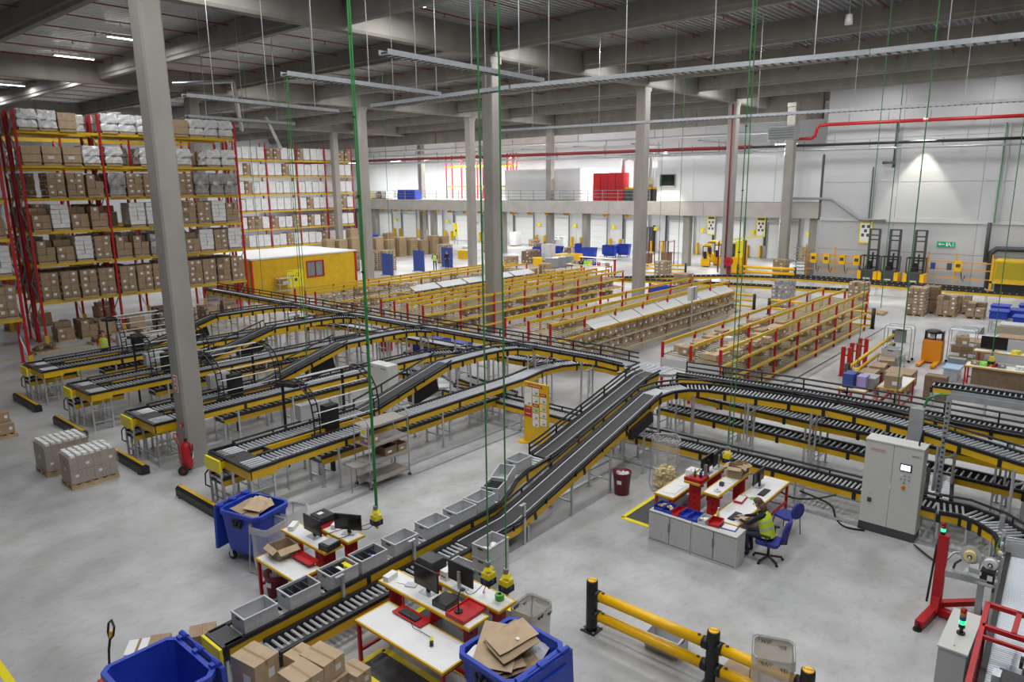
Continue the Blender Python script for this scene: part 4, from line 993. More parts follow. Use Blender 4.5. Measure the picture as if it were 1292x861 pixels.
tote(9.58, 10.62, .70, 0, 'sixth tote on the lane, empty, before the touching pair', TG)
tote(10.42, 10.63, .70, 0, 'nearer tote of the touching empty pair on the lane', TG)
tote(11.12, 10.68, .70, .05, 'farther tote of the touching empty pair on the lane', TG)
tote(11.88, 10.9, .70, .36, 'grey tote with a black grid insert on the lane bend', TG, 5)
tote(12.58, 11.22, .72, .36, 'pale empty tote tipped up on the lane bend', TG, 0, -.16)
tote(13.38, 11.43, .76, .04, 'last pale tote at the foot of the rear incline belt', TG)
goods('white and pink packets in the second tote', 'packets', (6.25, 10.57, .721), 0, [('packet', M_PAPER, [(.02, -.05, .03, .1, .08, .06), (.03, .07, .02, .08, .06, .04)])])
goods('yellow packets stacked in the third tote', 'packets', (7.12, 10.58, .721), 0, [('yellow_packet', M_YELB, [(.2, -.05, .12, .1, .16, .22), (.12+.1, .1, .11, .1, .1, .2)]), ('white_packet', M_PAPER, [(.06, 0, .1, .07, .25, .2)])])
goods('blue and white packets in the fourth tote', 'packets', (7.83, 10.58, .721), 0, [('blue_packet', M_BLUEP, [(.08, 0, .08, .11, .25, .15)]), ('white_packet', M_PAPER, [(.09, -.06, .17, .06, .08, .02)])])
SG = 'stack of four totes beside the packing desk'
for k, nm in enumerate(('bottom', 'second', 'third', 'top')): tote(9.55, 8.9, .001+k*.272, .05, '%s tote of the four high stack behind the socket boxes' % nm, SG)
goods('pale crumpled paper lying in the top stacked tote', 'paper', (9.55, 8.9, .84), 0, [('crumple', M_PAPER, [(-.1, .05, .08, .12, .1, .1, .4), (.05, -.04, .09, .14, .1, .1, .9), (.15, .06, .08, .1, .1, .1, .2), (-.02, .0, .03, .4, .25, .05)])])
tote(9.2, 9.35, .001, 1.6, 'grey tote on the floor behind the tall tote stack', 'totes on the floor by the stack'); tote(9.2, 9.35, .273, 1.62, 'grey tote upon the one behind the tall stack', 'totes on the floor by the stack')
tote(10.2, 5.32, .001, 1.62, 'lone grey tote on the floor behind the yellow crash barrier', None or 'lone floor tote')
# ================================================================== packing benches
def slab(lab, x0, x1, y0, y1, z, cat='workbench', legs='bench', op=0, nm='workbench'):
    t = thing(nm, lab, cat, (x0, y0, 0)); X = x1-x0; Y = y1-y0
    b = MB(); b.b2(.03, .03, z-.04, X-.03, Y-.03, z); b.build('top', M_TOP, t)
    for a in ((0, 0, X, .03), (0, Y-.03, X, Y), (0, .03, .03, Y-.03), (X-.03, .03, X, Y-.03)): b = MB(); b.b2(a[0], a[1], z-.045, a[2], a[3], z+.002); b.build('edge', M_YEL, t)
    if legs == 'bench':
        for x in (.05, X-.05):
            for y in (.05, Y-.05): b = MB(); b.box(x, y, (z-.05)/2, .055, .055, z-.05); b.build('leg', M_RED, t)
        b = MB(); b.beam((.05, .05, .22), (X-.05, .05, .22), .05, .05); b.beam((.05, Y-.05, .22), (X-.05, Y-.05, .22), .05, .05)
        if Y > X: b.beam((X-.05, .05, .3), (X-.05, Y-.05, .3), .05, .05)
        else: b.beam((.05, Y-.05, .3), (X-.05, Y-.05, .3), .05, .05)
        b.beam((.05, .05, z-.08), (X-.05, .05, z-.08), .04, .05); b.build('cross_bar', M_RED, t)
    else:
        ends = ((X/2, .2), (X/2, Y-.2)) if Y > X else ((.2, Y/2), (X-.2, Y/2))
        for x, y in ends:
            b = MB()
            if Y > X: b.b2(x-.14, y-.03, 0, x+.14, y+.03, z-.05); b.b2(x-.22, y-.035, z-.12, x+.22, y+.035, z-.045)
            else: b.b2(x-.03, y-.14, 0, x+.03, y+.14, z-.05); b.b2(x-.035, y-.2, z-.12, x+.035, y+.2, z-.045)
            b.build('leg', M_RED, t)
            b = MB()
            for q in (.5, .65, .8):
                if Y > X: b.b2(x-.02, y-.034, q-.05, x+.02, y+.034, q+.02)
                else: b.b2(x-.034, y-.02, q-.05, x+.034, y+.02, q+.02)
            b.build('slots', M_DRED, t, kind='stuff')
    return t
slab('low white packing bench with red legs nearest the camera', 6.45, 7.2, 7.05, 9.2, .80)
slab('raised narrow desk with yellow edges holding the upright monitor', 7.24, 7.72, 7.25, 9.53, 1.05, 'desk', 'T', nm='packing_desk')
slab('raised narrow desk behind it holding the monitor seen from the back', 7.9, 8.36, 7.2, 9.2, 1.05, 'desk', 'T', nm='packing_desk')
slab('low packing bench behind the tote lane with an open carton on it', 6.46, 7.08, 11.05, 12.42, .80)
slab('raised desk beyond the tote lane with a small black monitor', 7.12, 7.55, 10.98, 12.52, 1.12, 'desk', 'T', nm='packing_desk')
slab('farther raised desk beyond the tote lane with a red printer tray', 7.66, 8.08, 10.98, 12.45, 1.12, 'desk', 'T', nm='packing_desk')
slab('white packing bench left in the desk cluster behind the cupboards', 14.3, 16.3, 7.42, 7.95, .75)
slab('raised desk in the cluster carrying the white printer and red tray', 14.7, 16.2, 6.98, 7.38, 1.08, 'desk', 'T', nm='packing_desk')
slab('raised desk in the cluster carrying two open cartons', 14.38, 16.2, 6.36, 6.76, 1.08, 'desk', 'T', nm='packing_desk')
slab('bench in the cluster where the seated person works', 13.92, 17.0, 5.68, 6.32, .75)
# ---- desktop equipment
def monitor(x, y, z, rz, lab, w=.6, h=.36, stand=True, back=False):
    """screen looks along local -x"""
    t = thing('monitor', lab, 'monitor', (x, y, z), rz)
    b = MB(); b.b2(-.012, -w/2, .1, .02, w/2, .1+h); b.build('casing', M_BLK, t)
    b = MB(); b.b2(-.015, -w/2+.012, .115, -.0121, w/2-.012, .1+h-.012); b.build('screen', M_SCREEN, t)
    b = MB(); b.box(.045, 0, .17, .035, .07, .34); b.build('stand', M_STEEL if back else M_BLK, t)
    b = MB(); b.box(.03, 0, .006, .2, .28, .012); b.build('foot', M_STEEL if not back else M_LGREY, t)
    return t
monitor(7.52, 8.55, 1.052, 0, 'upright black monitor on the front packing desk', .6, .38)
monitor(8.02, 8.2, 1.052, PI, 'black monitor seen from behind with a silver stand', .6, .36, True, True)
monitor(7.36, 11.72, 1.122, 0, 'small black monitor on the desk beyond the totes', .58, .33)
monitor(7.9, 11.28, 1.122, .5, 'black tilted monitor with black stand on the farther desk', .58, .33)
monitor(15.5, 7.2, 1.082, -PI/2+.0, 'black monitor beside the white printer in the desk cluster', 1.0*.6, .33); monitor(15.95, 7.14, 1.082, -PI/2+.1, 'second black monitor at the far end of the desk cluster', .55, .33, True, True)
monitor(16.25, 6.2, .752, -PI/2, 'black monitor on the bench before the seated person', .62, .3)
def device(lab, cat, loc, rz, boxes, nm):
    t = thing(nm, lab, cat, loc, rz)
    for pn, m, bs in boxes:
        b = MB()
        for a in bs: b.box(*a)
        b.build(pn, m, t)
    return t
device('flat black mini computer on the front packing desk', 'computer', (7.5, 8.05, 1.052), .06, [('casing', M_BLK, [(0, 0, .055, .33, .32, .11)]), ('front_panel', M_DGREY, [(-.167, 0, .05, .006, .28, .08)])], 'computer')
device('red steel tray across the near end of the front desk', 'tray', (7.53, 7.6, 1.052), 0, [('base', M_RED, [(0, 0, .03, .56, .4, .06)]), ('lip', M_RED, [(-.27, 0, .07, .02, .4, .03), (.27, 0, .07, .02, .4, .03), (0, .19, .07, .52, .02, .03)])], 'tray')
t = thing('scanner_stand', 'black scanner stand standing on the red tray', 'stand', (7.42, 7.66, 1.113)); b = MB(); b.cyl(0, 0, 0, .02, .07, n=12); b.build('foot', M_BLK, t); b = MB(); b.tube([(0, 0, .02), (0, 0, .25), (.02, .0, .33), (.08, 0, .36)], .012, 6); b.build('stem', M_BLK, t); b = MB(); b.box(.1, 0, .36, .06, .08, .03); b.build('cradle', M_BLK, t)
t = thing('keyboard_tray', 'red pull out keyboard tray under the front desk', 'tray', (7.12, 8.5, .83)); b = MB(); b.box(0, 0, .0, .26, .72, .02); b.build('plate', M_RED, t); b = MB(); b.box(.12, .35, .09, .03, .03, .19); b.box(.12, -.35, .09, .03, .03, .19); b.build('bracket', M_RED, t)
def keyboard(x, y, z, rz, lab, w=.44):
    t = thing('keyboard', lab, 'keyboard', (x, y, z), rz); b = MB(); b.box(0, 0, .01, .15, w, .02); b.build('casing', M_BLK, t); b = MB()
    for i in range(4):
        for j in range(10): b.box(-.05+i*.033, -w/2+.04+j*(w-.08)/9, .024, .026, .034, .008)
    b.build('keys', M_DGREY, t, kind='stuff')
keyboard(7.10, 8.52, .842, 0, 'black keyboard lying on the red tray')
keyboard(14.32, 5.93, .752, -PI/2, 'black keyboard under the hands of the seated person'); keyboard(15.95, 5.92, .752, -PI/2, 'black keyboard at the empty place on the right bench')
t = thing('barcode_scanner', 'yellow and black barcode scanner lying on the low front bench', 'scanner', (6.85, 7.72, .802), .5); b = MB(); b.tube([(0, 0, .03), (.1, .03, .035)], .024, 6); b.build('handle', M_YELB, t); b = MB(); b.box(-.05, -.02, .035, .07, .06, .06, .3); b.build('head', M_BLK, t); b = MB(); b.tube([(.1, .03, .03), (.22, .22, .02), (.3, .42, .03), (.36, .48, .12), (.40, .48, .22)], .006, 5); b.build('cable', M_BLK, t)
device('black label printer with red tray on the second desk', 'printer', (8.1, 9.02, 1.052), 0, [('tray', M_RED, [(0, 0, .03, .42, .46, .06)]), ('casing', M_BLK, [(0, 0, .16, .34, .4, .2)]), ('lid', M_DGREY, [(-.03, 0, .27, .28, .38, .03)])], 'printer')
device('small white label printer beside the black one', 'printer', (8.12, 8.62, 1.052), 0, [('casing', M_WHITE, [(0, 0, .09, .26, .16, .18)]), ('mouth', M_DGREY, [(-.131, 0, .08, .004, .12, .02)])], 'printer')
device('white paper roll at the front end of the packing desk', 'paper roll', (7.42, 9.4, 1.052), .15, [('roll', M_PAPER, [(0, 0, .05, .26, .13, .1)])], 'paper_roll')
device('loose white papers on the front packing desk', 'papers', (7.55, 9.1, 1.052), .3, [('sheets', M_PAPER, [(0, 0, .006, .21, .3, .012)]), ('pad', M_LGREY, [(-.08, -.14, .012, .14, .2, .02, .2)])], 'papers')
t = thing('tape_roll', 'green tape roll under the hanging socket box', 'tape', (8.2, 7.45, 1.052)); b = MB(); b.lathe([(.04, 0), (.08, 0), (.08, .1), (.04, .1), (.04, 0)], n=14); b.build('roll', mat('green_tape', (.10, .50, .05), .4), t); b = MB(); b.lathe([(.035, .005), (.04, .005), (.04, .105), (.035, .105)], n=14); b.build('core', M_CARDL, t)
device('red tray with black label printer on the farther left desk', 'printer', (7.86, 12.1, 1.122), 0, [('tray', M_RED, [(0, 0, .03, .44, .5, .06)]), ('casing', M_BLK, [(0, 0, .13, .34, .38, .15)]), ('label', M_PAPER, [(-.02, .05, .208, .12, .1, .004)])], 'printer')
device('flat black computer with grey lid at the tote side of the left desk', 'computer', (7.32, 11.1, 1.122), .1, [('casing', M_BLK, [(0, 0, .06, .34, .26, .12)]), ('lid', M_GREY, [(.02, 0, .125, .26, .22, .01)])], 'computer')
device('white paper roll at the far end of the left desk', 'paper roll', (7.32, 12.36, 1.122), .6, [('roll', M_PAPER, [(0, 0, .05, .28, .12, .1)])], 'paper_roll')
device('white paper roll beside the tilted monitor', 'paper roll', (7.9, 11.72, 1.122), .5, [('roll', M_PAPER, [(0, 0, .05, .22, .1, .1)])], 'paper_roll')
t = thing('keyboard_tray', 'red keyboard tray under the left desk beyond the totes', 'tray', (7.02, 11.5, .88)); b = MB(); b.box(0, 0, 0, .24, .6, .02); b.build('plate', M_RED, t); b = MB(); b.box(.11, .3, .1, .03, .03, .2); b.box(.11, -.3, .1, .03, .03, .2); b.build('bracket', M_RED, t)
def open_box(x, y, z, sx, sy, sz, rz, lab, m=M_CARD, grp=None, flaps=True):
    t = thing('open_carton', lab, 'carton', (x, y, z), rz, grp); k = .012; b = MB(); b.b2(-sx/2, -sy/2, 0, sx/2, sy/2, k)
    for a in ((-sx/2, -sy/2, sx/2, -sy/2+k), (-sx/2, sy/2-k, sx/2, sy/2), (-sx/2, -sy/2+k, -sx/2+k, sy/2-k), (sx/2-k, -sy/2+k, sx/2, sy/2-k)): b.b2(a[0], a[1], k, a[2], a[3], sz)
    b.build('body', m, t)
    if flaps:
        for s in (1, -1):
            b = MB(); b.box(0, s*(sy/2+.15*sy), sz-.015*sy/.4, sx, .36*sy, .008, 0, s*-.5); b.build('flap', M_CARDL, t)
            b = MB(); b.box(s*(sx/2+.12*sx), 0, sz-.015*sx/.4, .3*sx, sy, .008, 0, 0, s*.5); b.build('flap', M_CARDL, t)
    b = MB(); b.b2(-sx*.3, -sy/2-.002, sz*.3, sx*.05, -sy/2, sz*.55); b.build('label', M_LABEL, t)
    return t
open_box(6.9, 12.1, .802, .42, .42, .22, -.1, 'open brown carton on the low bench beyond the totes')
open_box(15.72, 6.56, 1.082, .34, .32, .27, .25, 'larger open brown carton with white label on the cluster desk'); open_box(16.05, 6.56, 1.082, .26, .28, .22, -.2, 'smaller open carton behind the larger one on the cluster desk')
device('white label printer at the far end of the cluster desk', 'printer', (15.9, 7.12+.12, 1.082+0), 0, [('casing', M_WHITE, [(-.1, .0, .13, .3, .24, .26)]), ('mouth', M_DGREY, [(-.252, 0, .1, .004, .18, .03)])], 'printer').location = (15.72, 7.62, .752)
t = device('red angled tray on the near end of the cluster desk', 'tray', (14.95, 7.18, 1.082), 0, [('base', M_RED, [(0, 0, .02, .42, .44, .04)]), ('lip', M_RED, [(-.2, 0, .06, .02, .44, .05), (0, -.21, .06, .42, .02, .05)])], 'tray')
def bottle(x, y, z, m, lab, h=.18, r=.035):
    t = thing('spray_bottle', lab, 'bottle', (x, y, z)); b = MB(); b.lathe([(.001, 0), (r, 0), (r, h*.65), (r*.4, h*.8), (r*.4, h), (.001, h)], n=10); b.build('body', m, t, True); b = MB(); b.box(.01, 0, h+.015, .05, .02, .03); b.build('nozzle', M_WHITE, t)
bottle(15.0, 7.25, 1.123, M_GRN, 'green spray bottle on the red angled tray'); bottle(15.04, 7.12, 1.123, M_BLUEP, 'blue spray bottle on the red angled tray'); bottle(14.88, 7.3, 1.123, M_WHITE, 'white bottle on the red angled tray')
device('steel block on the desk cluster before the monitors', 'post', (15.25, 7.1, 1.082), 0, [('post', M_GREY, [(0, 0, .15, .06, .06, .3)]), ('foot', M_BLK, [(0, 0, .006, .12, .12, .012)])], 'sensor_post')
t = thing('tape_roll', 'white tape roll lying on the cluster desk', 'tape', (14.62, 6.5, 1.082)); b = MB(); b.lathe([(.03, 0), (.075, 0), (.075, .05), (.03, .05), (.03, 0)], n=14); b.build('roll', M_WHITE, t); b = MB(); b.lathe([(.026, .002), (.03, .002), (.03, .052), (.026, .052)], n=12); b.build('core', M_DGREY, t)
device('dark small pot on the cluster desk beside the tape roll', 'pot', (14.98, 6.56, 1.082), 0, [('pot', M_DGREY, [(0, 0, .04, .09, .09, .08)]), ('rim', M_BLK, [(0, 0, .083, .1, .1, .008)])], 'pot')
device('white papers strewn over the cluster desk beside the cartons', 'papers', (15.3, 6.55, 1.082), .3, [('sheets', M_PAPER, [(0, 0, .005, .25, .2, .01), (.12, .06, .012, .18, .14, .006, .5)])], 'papers')
device('white forms spread on the left cluster bench', 'papers', (14.75, 7.68, .752), .1, [('sheets', M_PAPER, [(0, 0, .005, .5, .32, .01), (.42, .02, .005, .3, .28, .01, .2)])], 'papers')
device('red pull out tray with papers beside the seated person', 'tray', (15.2, 6.18, .752), .1, [('base', M_RED, [(0, 0, .02, .42, .2, .04)]), ('sheet', M_PAPER, [(0, 0, .045, .34, .16, .008)])], 'tray')
device('green and white wad of paper by the right monitor', 'paper', (15.45, 5.98, .752), .4, [('green_sheet', mat('green_tape', (.10, .50, .05), .4), [(0, 0, .01, .12, .12, .02)]), ('white_sheet', M_PAPER, [(.1, .08, .015, .16, .14, .03, .5)])], 'paper_wad')
bottle(14.05, 6.2, .752, M_FOAM, 'pale green bottle on the bench beside the cupboards', .2)
# ---- tambour cupboards
def cupboard(y0, lab):
    t = thing('tambour_cupboard', lab, 'cupboard', (13.42, y0, 0)); W = 1.03; D = .45; H = .73
    b = MB(); b.b2(.0, 0, .05, .018, .02, H); b.b2(0, W-.02, .05, .018, W, H); b.b2(.018, 0, .05, D, .02, H); b.b2(.018, W-.02, .05, D, W, H); b.b2(.05, .02, .05, D, W-.02, .07); b.b2(D-.02, .02, .07, D, W-.02, H); b.build('body', M_CAB, t)
    b = MB(); b.b2(0, 0, 0, D, W, .05); b.build('plinth', M_LGREY, t)
    b = MB(); b.b2(-.01, 0, H, D+.01, W, H+.025); b.build('top', M_CAB, t)
    for k in (0, 1):
        ya = .025+k*(W/2-.015); yb = ya+W/2-.035
        b = MB(); b.b2(.004, ya, .07, .03, yb, H-.02); d = b.build('door', M_CAB, t)
        b = MB(); n = 14
        for i in range(n): yy = ya+(yb-ya)*(i+.5)/n; b.b2(-.004, yy-.012, .075, .004, yy+.012, H-.025)
        b.build('slats', M_LGREY, d, kind='stuff')
    b = MB(); b.b2(-.02, W/2-.025, .36, -.003, W/2-.008, .56); b.b2(-.02, W/2+.008, .36, -.003, W/2+.025, .56); b.build('handle', M_GREY, t)
cupboard(6.53, 'left grey tambour cupboard below the blue picking bins'); cupboard(5.48, 'right grey tambour cupboard beside the seated person')
def bin_(x, y, z, m, lab, sx=.3, sy=.2, rz=0, fillm=None):
    t = thing('picking_bin', lab, 'bin', (x, y, z), rz); k = .008; b = MB(); b.b2(-sx/2, -sy/2, 0, sx/2, sy/2, k); b.b2(-sx/2, -sy/2, k, sx/2, -sy/2+k, .11); b.b2(-sx/2, sy/2-k, k, sx/2, sy/2, .11); b.b2(sx/2-k, -sy/2+k, k, sx/2, sy/2-k, .11); b.b2(-sx/2, -sy/2+k, k, -sx/2+k, sy/2-k, .06); b.build('body', m, t)
    if fillm:
        b = MB()
        for i in range(8): b.box(RR.uniform(-.1, .1), RR.uniform(-.07, .07), .05+.02*(i % 3), .07, .05, .03, RR.uniform(0, 3))
        b.build('small_parts', fillm, t, kind='stuff')
bin_(13.66, 7.38, .756, M_BLUE, 'blue picking bin full of small cards, left on the cupboards', .34, .22, 0, M_CARDL); bin_(13.66, 7.15, .756, M_BLUE, 'blue picking bin of small cards, second on the cupboards', .34, .2, 0, M_FOAM)
bin_(13.66, 6.95, .756, M_RED, 'narrow red picking bin among the blue ones', .34, .17); bin_(13.66, 6.74, .756, M_BLUE, 'empty blue picking bin right of the narrow red one', .34, .2); bin_(13.66, 6.53, .756, M_BLUE, 'empty blue picking bin fourth on the cupboards', .34, .2); bin_(13.66, 6.32, .756, M_LGREY, 'grey bin of white packets beside the red shovel bin', .34, .18, 0, M_PAPER)
bin_(13.7, 6.08, .756, M_RED, 'wide red shovel bin near the clipboard', .32, .25, .1)
device('blue clipboard with white sheets on the cupboard top', 'clipboard', (13.72, 5.78, .756), .12, [('board', M_BLUEP, [(0, 0, .006, .24, .33, .012)]), ('sheets', M_PAPER, [(.005, 0, .016, .2, .28, .008)])], 'clipboard')
# ---- hanging green cables with yellow socket boxes
def drop(x, y, zb, ztop, lab, box=True, r=.022, two=0.0):
    t = thing('power_drop', lab, 'cable', (x, y, 0))
    b = MB(); b.tube([(0, 0, zb), (.015, .01, zb+(ztop-zb)*.3), (-.015, 0, zb+(ztop-zb)*.65), (0, 0, ztop)], r, 6); b.build('cable', M_GRN, t)
    if two: b = MB(); b.tube([(two, -two, zb), (two*1.05, -two, zb+(ztop-zb)*.4), (two*.85, -two*.85, zb+(ztop-zb)*.7), (two*.6, -two*.6, ztop)], r, 6); b.build('cable', M_GRN, t)
    if two or r > .02:
        b = MB(); k = zb+.6
        while k < ztop-.3: b.box(0, 0, k, r*3.2, r*3.2, .025); k += 1.4
        b.build('ties', M_BLK, t, kind='stuff')
    if box:
        b = MB(); b.box(0, 0, zb-.2, .17, .17, .1); b.box(0, 0, zb-.07, .15, .15, .05, .4, taper=.6); b.build('box_shell', M_YELB, t); b = MB(); b.box(0, 0, zb-.30, .19, .19, .11); b.build('box_base', M_BLK, t)
        b = MB()
        for a in range(4): b.box(.09*math.cos(a*PI/2), .09*math.sin(a*PI/2), zb-.28, .05, .05, .06, .785)
        b.build('blue_socket', M_BLUEP, t); b = MB(); b.tube([(0, 0, zb-.36), (.02, 0, zb-.45)], .03, 6); b.build('plug', M_YELB, t)
        b = MB(); b.tube([(0, .02, zb-.1), (0, .0, zb+.05)], .05, 6); b.build('gland', M_GREY, t)
    return t
drop(8.36, 10.95, 1.62, 14.5, 'thick green power cable hanging over the left packing desks', True, .016, .022)
drop(7.93, 7.45, 1.83, 14.5, 'green cable with blue socketed yellow box over the second desk', True, .014)
drop(8.12, 7.22, 1.70, 14.5, 'green cable with yellow box beside the green tape roll', True, .014)
drop(16.0, 6.9, 1.62, 14.5, 'pair of green cables dropping to the desk cluster', True, .013, .07)
drop(27.6, 7.15, 1.35, 14.5, 'thin green cable with yellow box over the open aisle', True, .014)
drop(20.2, 4.2, 2.3, 14.5, 'thin green cable ending at the upper right conveyor', False, .014); drop(30.5, 3.4, 1.8, 14.5, 'green cable hanging over the right hand benches', True, .014); drop(37.5, 8.9, 2.0, 14.5, 'thin green cable near the shelf cart in the aisle', False, .018)
drop(19.6, 34.2, 2.4, 14.5, 'thin green cable left of the tall column behind the arches', False, .014); drop(12.0, 18.7, 2.8, 11, 'thin green cable above the second guard arch', False, .012); drop(17.6, 27.6, 2.3, 12.5, 'pair of thin green cables before the yellow cabin', False, .012, .15)
drop(27.5, 33.3, 2.5, 14.5, 'thin dark green cable falling on the fourth flow rack', False, .014); drop(49, 27.5, 3, 14.5, 'thin green cable beside the square column on the right', False, .018); drop(39, 20.6, 3, 14.5, 'thin green cable near the second flow rack end', False, .018)
# small loose cables on the desks
def smooth(pts, n=5):
    P = [Vector(p) for p in pts]; P = [P[0]]+P+[P[-1]]; out = []
    for i in range(1, len(P)-2):
        for k in range(n):
            t = k/n; a, b, c, d = P[i-1:i+3]; out.append(.5*((2*b)+(c-a)*t+(2*a-5*b+4*c-d)*t*t+(3*b-a-3*c+d)*t**3))
    return out+[P[-2]]
def cable(pts, lab, m=M_BLK, r=.007): b = MB(); b.tube(smooth(pts), r, 5); tag(b.build('cable', m, None), lab, 'cable')
cable([(7.93, 7.5, 1.5), (7.9, 7.75, 1.2), (7.95, 7.95, 1.07), (8.0, 8.1, 1.06)], 'black cable looping from the socket box to the monitor stand'); cable([(7.95, 7.47, 1.5), (8.05, 7.7, 1.15), (8.2, 7.8, 1.06)], 'red cable hanging from the blue socketed box', M_RED); cable([(8.36, 10.98, 1.3), (8.2, 11.1, 1.16), (7.95, 11.5, 1.14), (7.5, 11.6, 1.13)], 'black cable trailing over the left desks'); cable([(8.38, 11.0, 1.3), (8.1, 11.3, 1.15), (7.8, 11.2, 1.14), (7.5, 11.2, 1.2)], 'second black cable trailing over the left desks')
cable([(16.9, 5.4, .62), (17.3, 4.8, .3), (17.2, 4.6, .02), (16.9, 4.3, .02), (17.0, 3.9, .02)], 'thick black cable looping on the floor beside the control cabinet', M_BLK, .025); cable([(17.5, 6.6, .5), (17.25, 5.8, .25), (17.25, 5.2, .35), (17.4, 4.7, .55)], 'black cable sagging below the lowest conveyor', M_BLK, .025); cable([(16.9, 2.85, .06), (16.5, 2.4, .03), (16.2, 1.9, .03), (16.6, 1.5, .03)], 'black cable curling on the floor behind the label printer', M_BLK, .022)
# ================================================================== wheeled waste containers
def container(x, y, rz, lab, L=1.32, W=1.08, H=1.2):
    t = thing('wheeled_container', lab, 'container', (x, y, 0), rz)
    def ring(l, w_, z, c=.09): return [(-l/2+c, -w_/2, z), (l/2-c, -w_/2, z), (l/2, -w_/2+c, z), (l/2, w_/2-c, z), (l/2-c, w_/2, z), (-l/2+c, w_/2, z), (-l/2, w_/2-c, z), (-l/2, -w_/2+c, z)]
    rs = [ring(L*.78, W*.76, .24), ring(L*.82, W*.80, .34), ring(L*.93, W*.92, H-.08), ring(L*.93, W*.92, H-.001), ring(L*.90, W*.88, H-.001), ring(L*.80, W*.78, .38), ring(L*.7, W*.66, .30)]
    b = MB(); vs = [p for r in rs for p in r]; fs = []
    for i in range(len(rs)-1):
        for k in range(8): fs.append((i*8+k, i*8+(k+1) % 8, (i+1)*8+(k+1) % 8, (i+1)*8+k))
    fs += [tuple(range(8))[::-1], tuple(range(48, 56))]; b._add(vs, fs); b.build('body', M_BLUE, t)
    o1 = ring(L, W, H-.09, .12); o2 = ring(L, W, H, .12); i2 = ring(L*.895, W*.875, H, .09); i1 = ring(L*.895, W*.875, H-.09, .09)
    b = MB(); vs = o1+o2+i2+i1; fs = []
    for i in range(3):
        for k in range(8): fs.append((i*8+k, i*8+(k+1) % 8, (i+1)*8+(k+1) % 8, (i+1)*8+k))
    for k in range(8): fs.append((24+k, 24+(k+1) % 8, (k+1) % 8, k))
    b._add(vs, fs); b.build('rim', M_BLUE, t)
    # lid folded down behind the hinge side (+y)
    b = MB(); b.box(0, W/2+.10, H-.48, L*.94, .07, .98, 0, .05); b.box(0, W/2+.15, H-.5, L*.7, .05, .7, 0, .05); lid = b.build('lid', M_BLUE, t)
    for s in (-1, 0, 1):
        b = MB(); b.tube([(s*L*.36-.09, W/2+.06, H+.03), (s*L*.36+.09, W/2+.06, H+.03)], .045, 8); b.box(s*L*.36, W/2+.01, H+.01, .1, .1, .07); b.build('hinge', M_BLUE, t)
    b = MB(); b.tube([(-L*.3, W/2+.07, H+.03), (L*.3, W/2+.07, H+.03)], .022, 6); b.build('hinge_bar', M_BLUE, t)
    for s in (-1, 1):
        b = MB(); b.tube([(s*(L/2-.03), 0, H-.19), (s*(L/2+.05), 0, H-.19)], .03, 8); b.box(s*(L/2+.0), 0, H-.28, .05, .22, .05); b.box(s*(L/2+.01), -.09, H-.22, .04, .05, .16, 0, .3); b.box(s*(L/2+.01), .09, H-.22, .04, .05, .16, 0, -.3); b.build('trunnion', M_BLK, t)
    for sx in (-1, 1):
        for sy in (-1, 1):
            px, py = sx*L*.34, sy*W*.33
            b = MB(); b.tube([(px-.03, py, .1), (px+.03, py, .1)], .1, 12); w_ = b.build('wheel', M_RUB, t); b = MB(); b.tube([(px-.034, py, .1), (px+.034, py, .1)], .045, 8); b.build('hub', M_LGREY, w_)
            b = MB(); b.box(px-.045, py, .17, .012, .07, .17); b.box(px+.045, py, .17, .012, .07, .17); b.box(px, py, .25, .12, .1, .02); b.build('fork', M_LGREY, t)
    return t
container(7.3, 13.85, .25, 'blue wheeled container holding flattened cardboard beyond the benches', 1.02, 1.2)
container(3.5, 9.85, -PI/2, 'empty blue wheeled container with open lid in the near left corner', 1.42, 1.12)
container(7.18, 6.3, PI+.06-.06*2, 'blue wheeled container heaped with flattened cartons at the low bench', 1.26, 1.18)
def sheet(x, y, z, sx, sy, rz, rx, ry, lab, m=M_CARD, grp='flattened cartons in the near container', fold=0):
    b = MB(); b.m = 0; n = 5
    P = lambda u, v, dz: (u*sx, v*sy, dz+.05*math.sin(u*3.1)*fold)
    for i in range(n-1):
        u0 = -.5+i/(n-1); u1 = u0+1/(n-1); b._add([P(u0, -.5, 0), P(u1, -.5, 0), P(u1, .5, 0), P(u0, .5, 0), P(u0, -.5, .009), P(u1, -.5, .009), P(u1, .5, .009), P(u0, .5, .009)], [(3, 2, 1, 0), (4, 5, 6, 7), (0, 1, 5, 4), (2, 3, 7, 6)]+([(3, 0, 4, 7)] if i == 0 else [])+([(1, 2, 6, 5)] if i == n-2 else []))
    o = b.build('flattened_carton', m); o.location = (x, y, z); o.rotation_euler = (rx, ry, rz); tag(o, lab, 'cardboard', grp); return o
SH = [(7.1, 6.5, 1.18, .9, .62, .5, .06, -.06, 'large pale flattened carton lying across the near container', M_CARDL), (7.28, 6.38, 1.30, .72, .42, -.22, .14, .05, 'flattened carton with printed mark on top of the near heap', M_CARDL), (7.22, 6.3, 1.25, .7, .46, -.18, .18, .04, 'second flattened carton under the printed one', M_CARD), (7.30, 6.42, 1.21, .66, .5, -.1, .2, .03, 'third flattened carton under the printed one', M_CARD), (6.95, 6.28, 1.08, .6, .4, -.5, .1, .12, 'folded carton at the left of the near heap', M_CARD), (6.98, 6.2, 1.03, .66, .4, -.45, .08, .1, 'lower folded carton at the left of the near heap', M_CARDD), (7.1, 6.1, .98, .7, .5, -.3, .1, .05, 'bottom carton in the near container', M_CARD), (7.45, 6.2, 1.02, .5, .5, .2, .25, -.1, 'grey plastic sheet at the right in the near container', M_LGREY), (6.8, 6.55, 1.1, .3, .5, .1, .1, .2, 'white sheet sticking out left of the near heap', M_PAPER)]
for a in SH: sheet(*a[:9], a[9], fold=1)
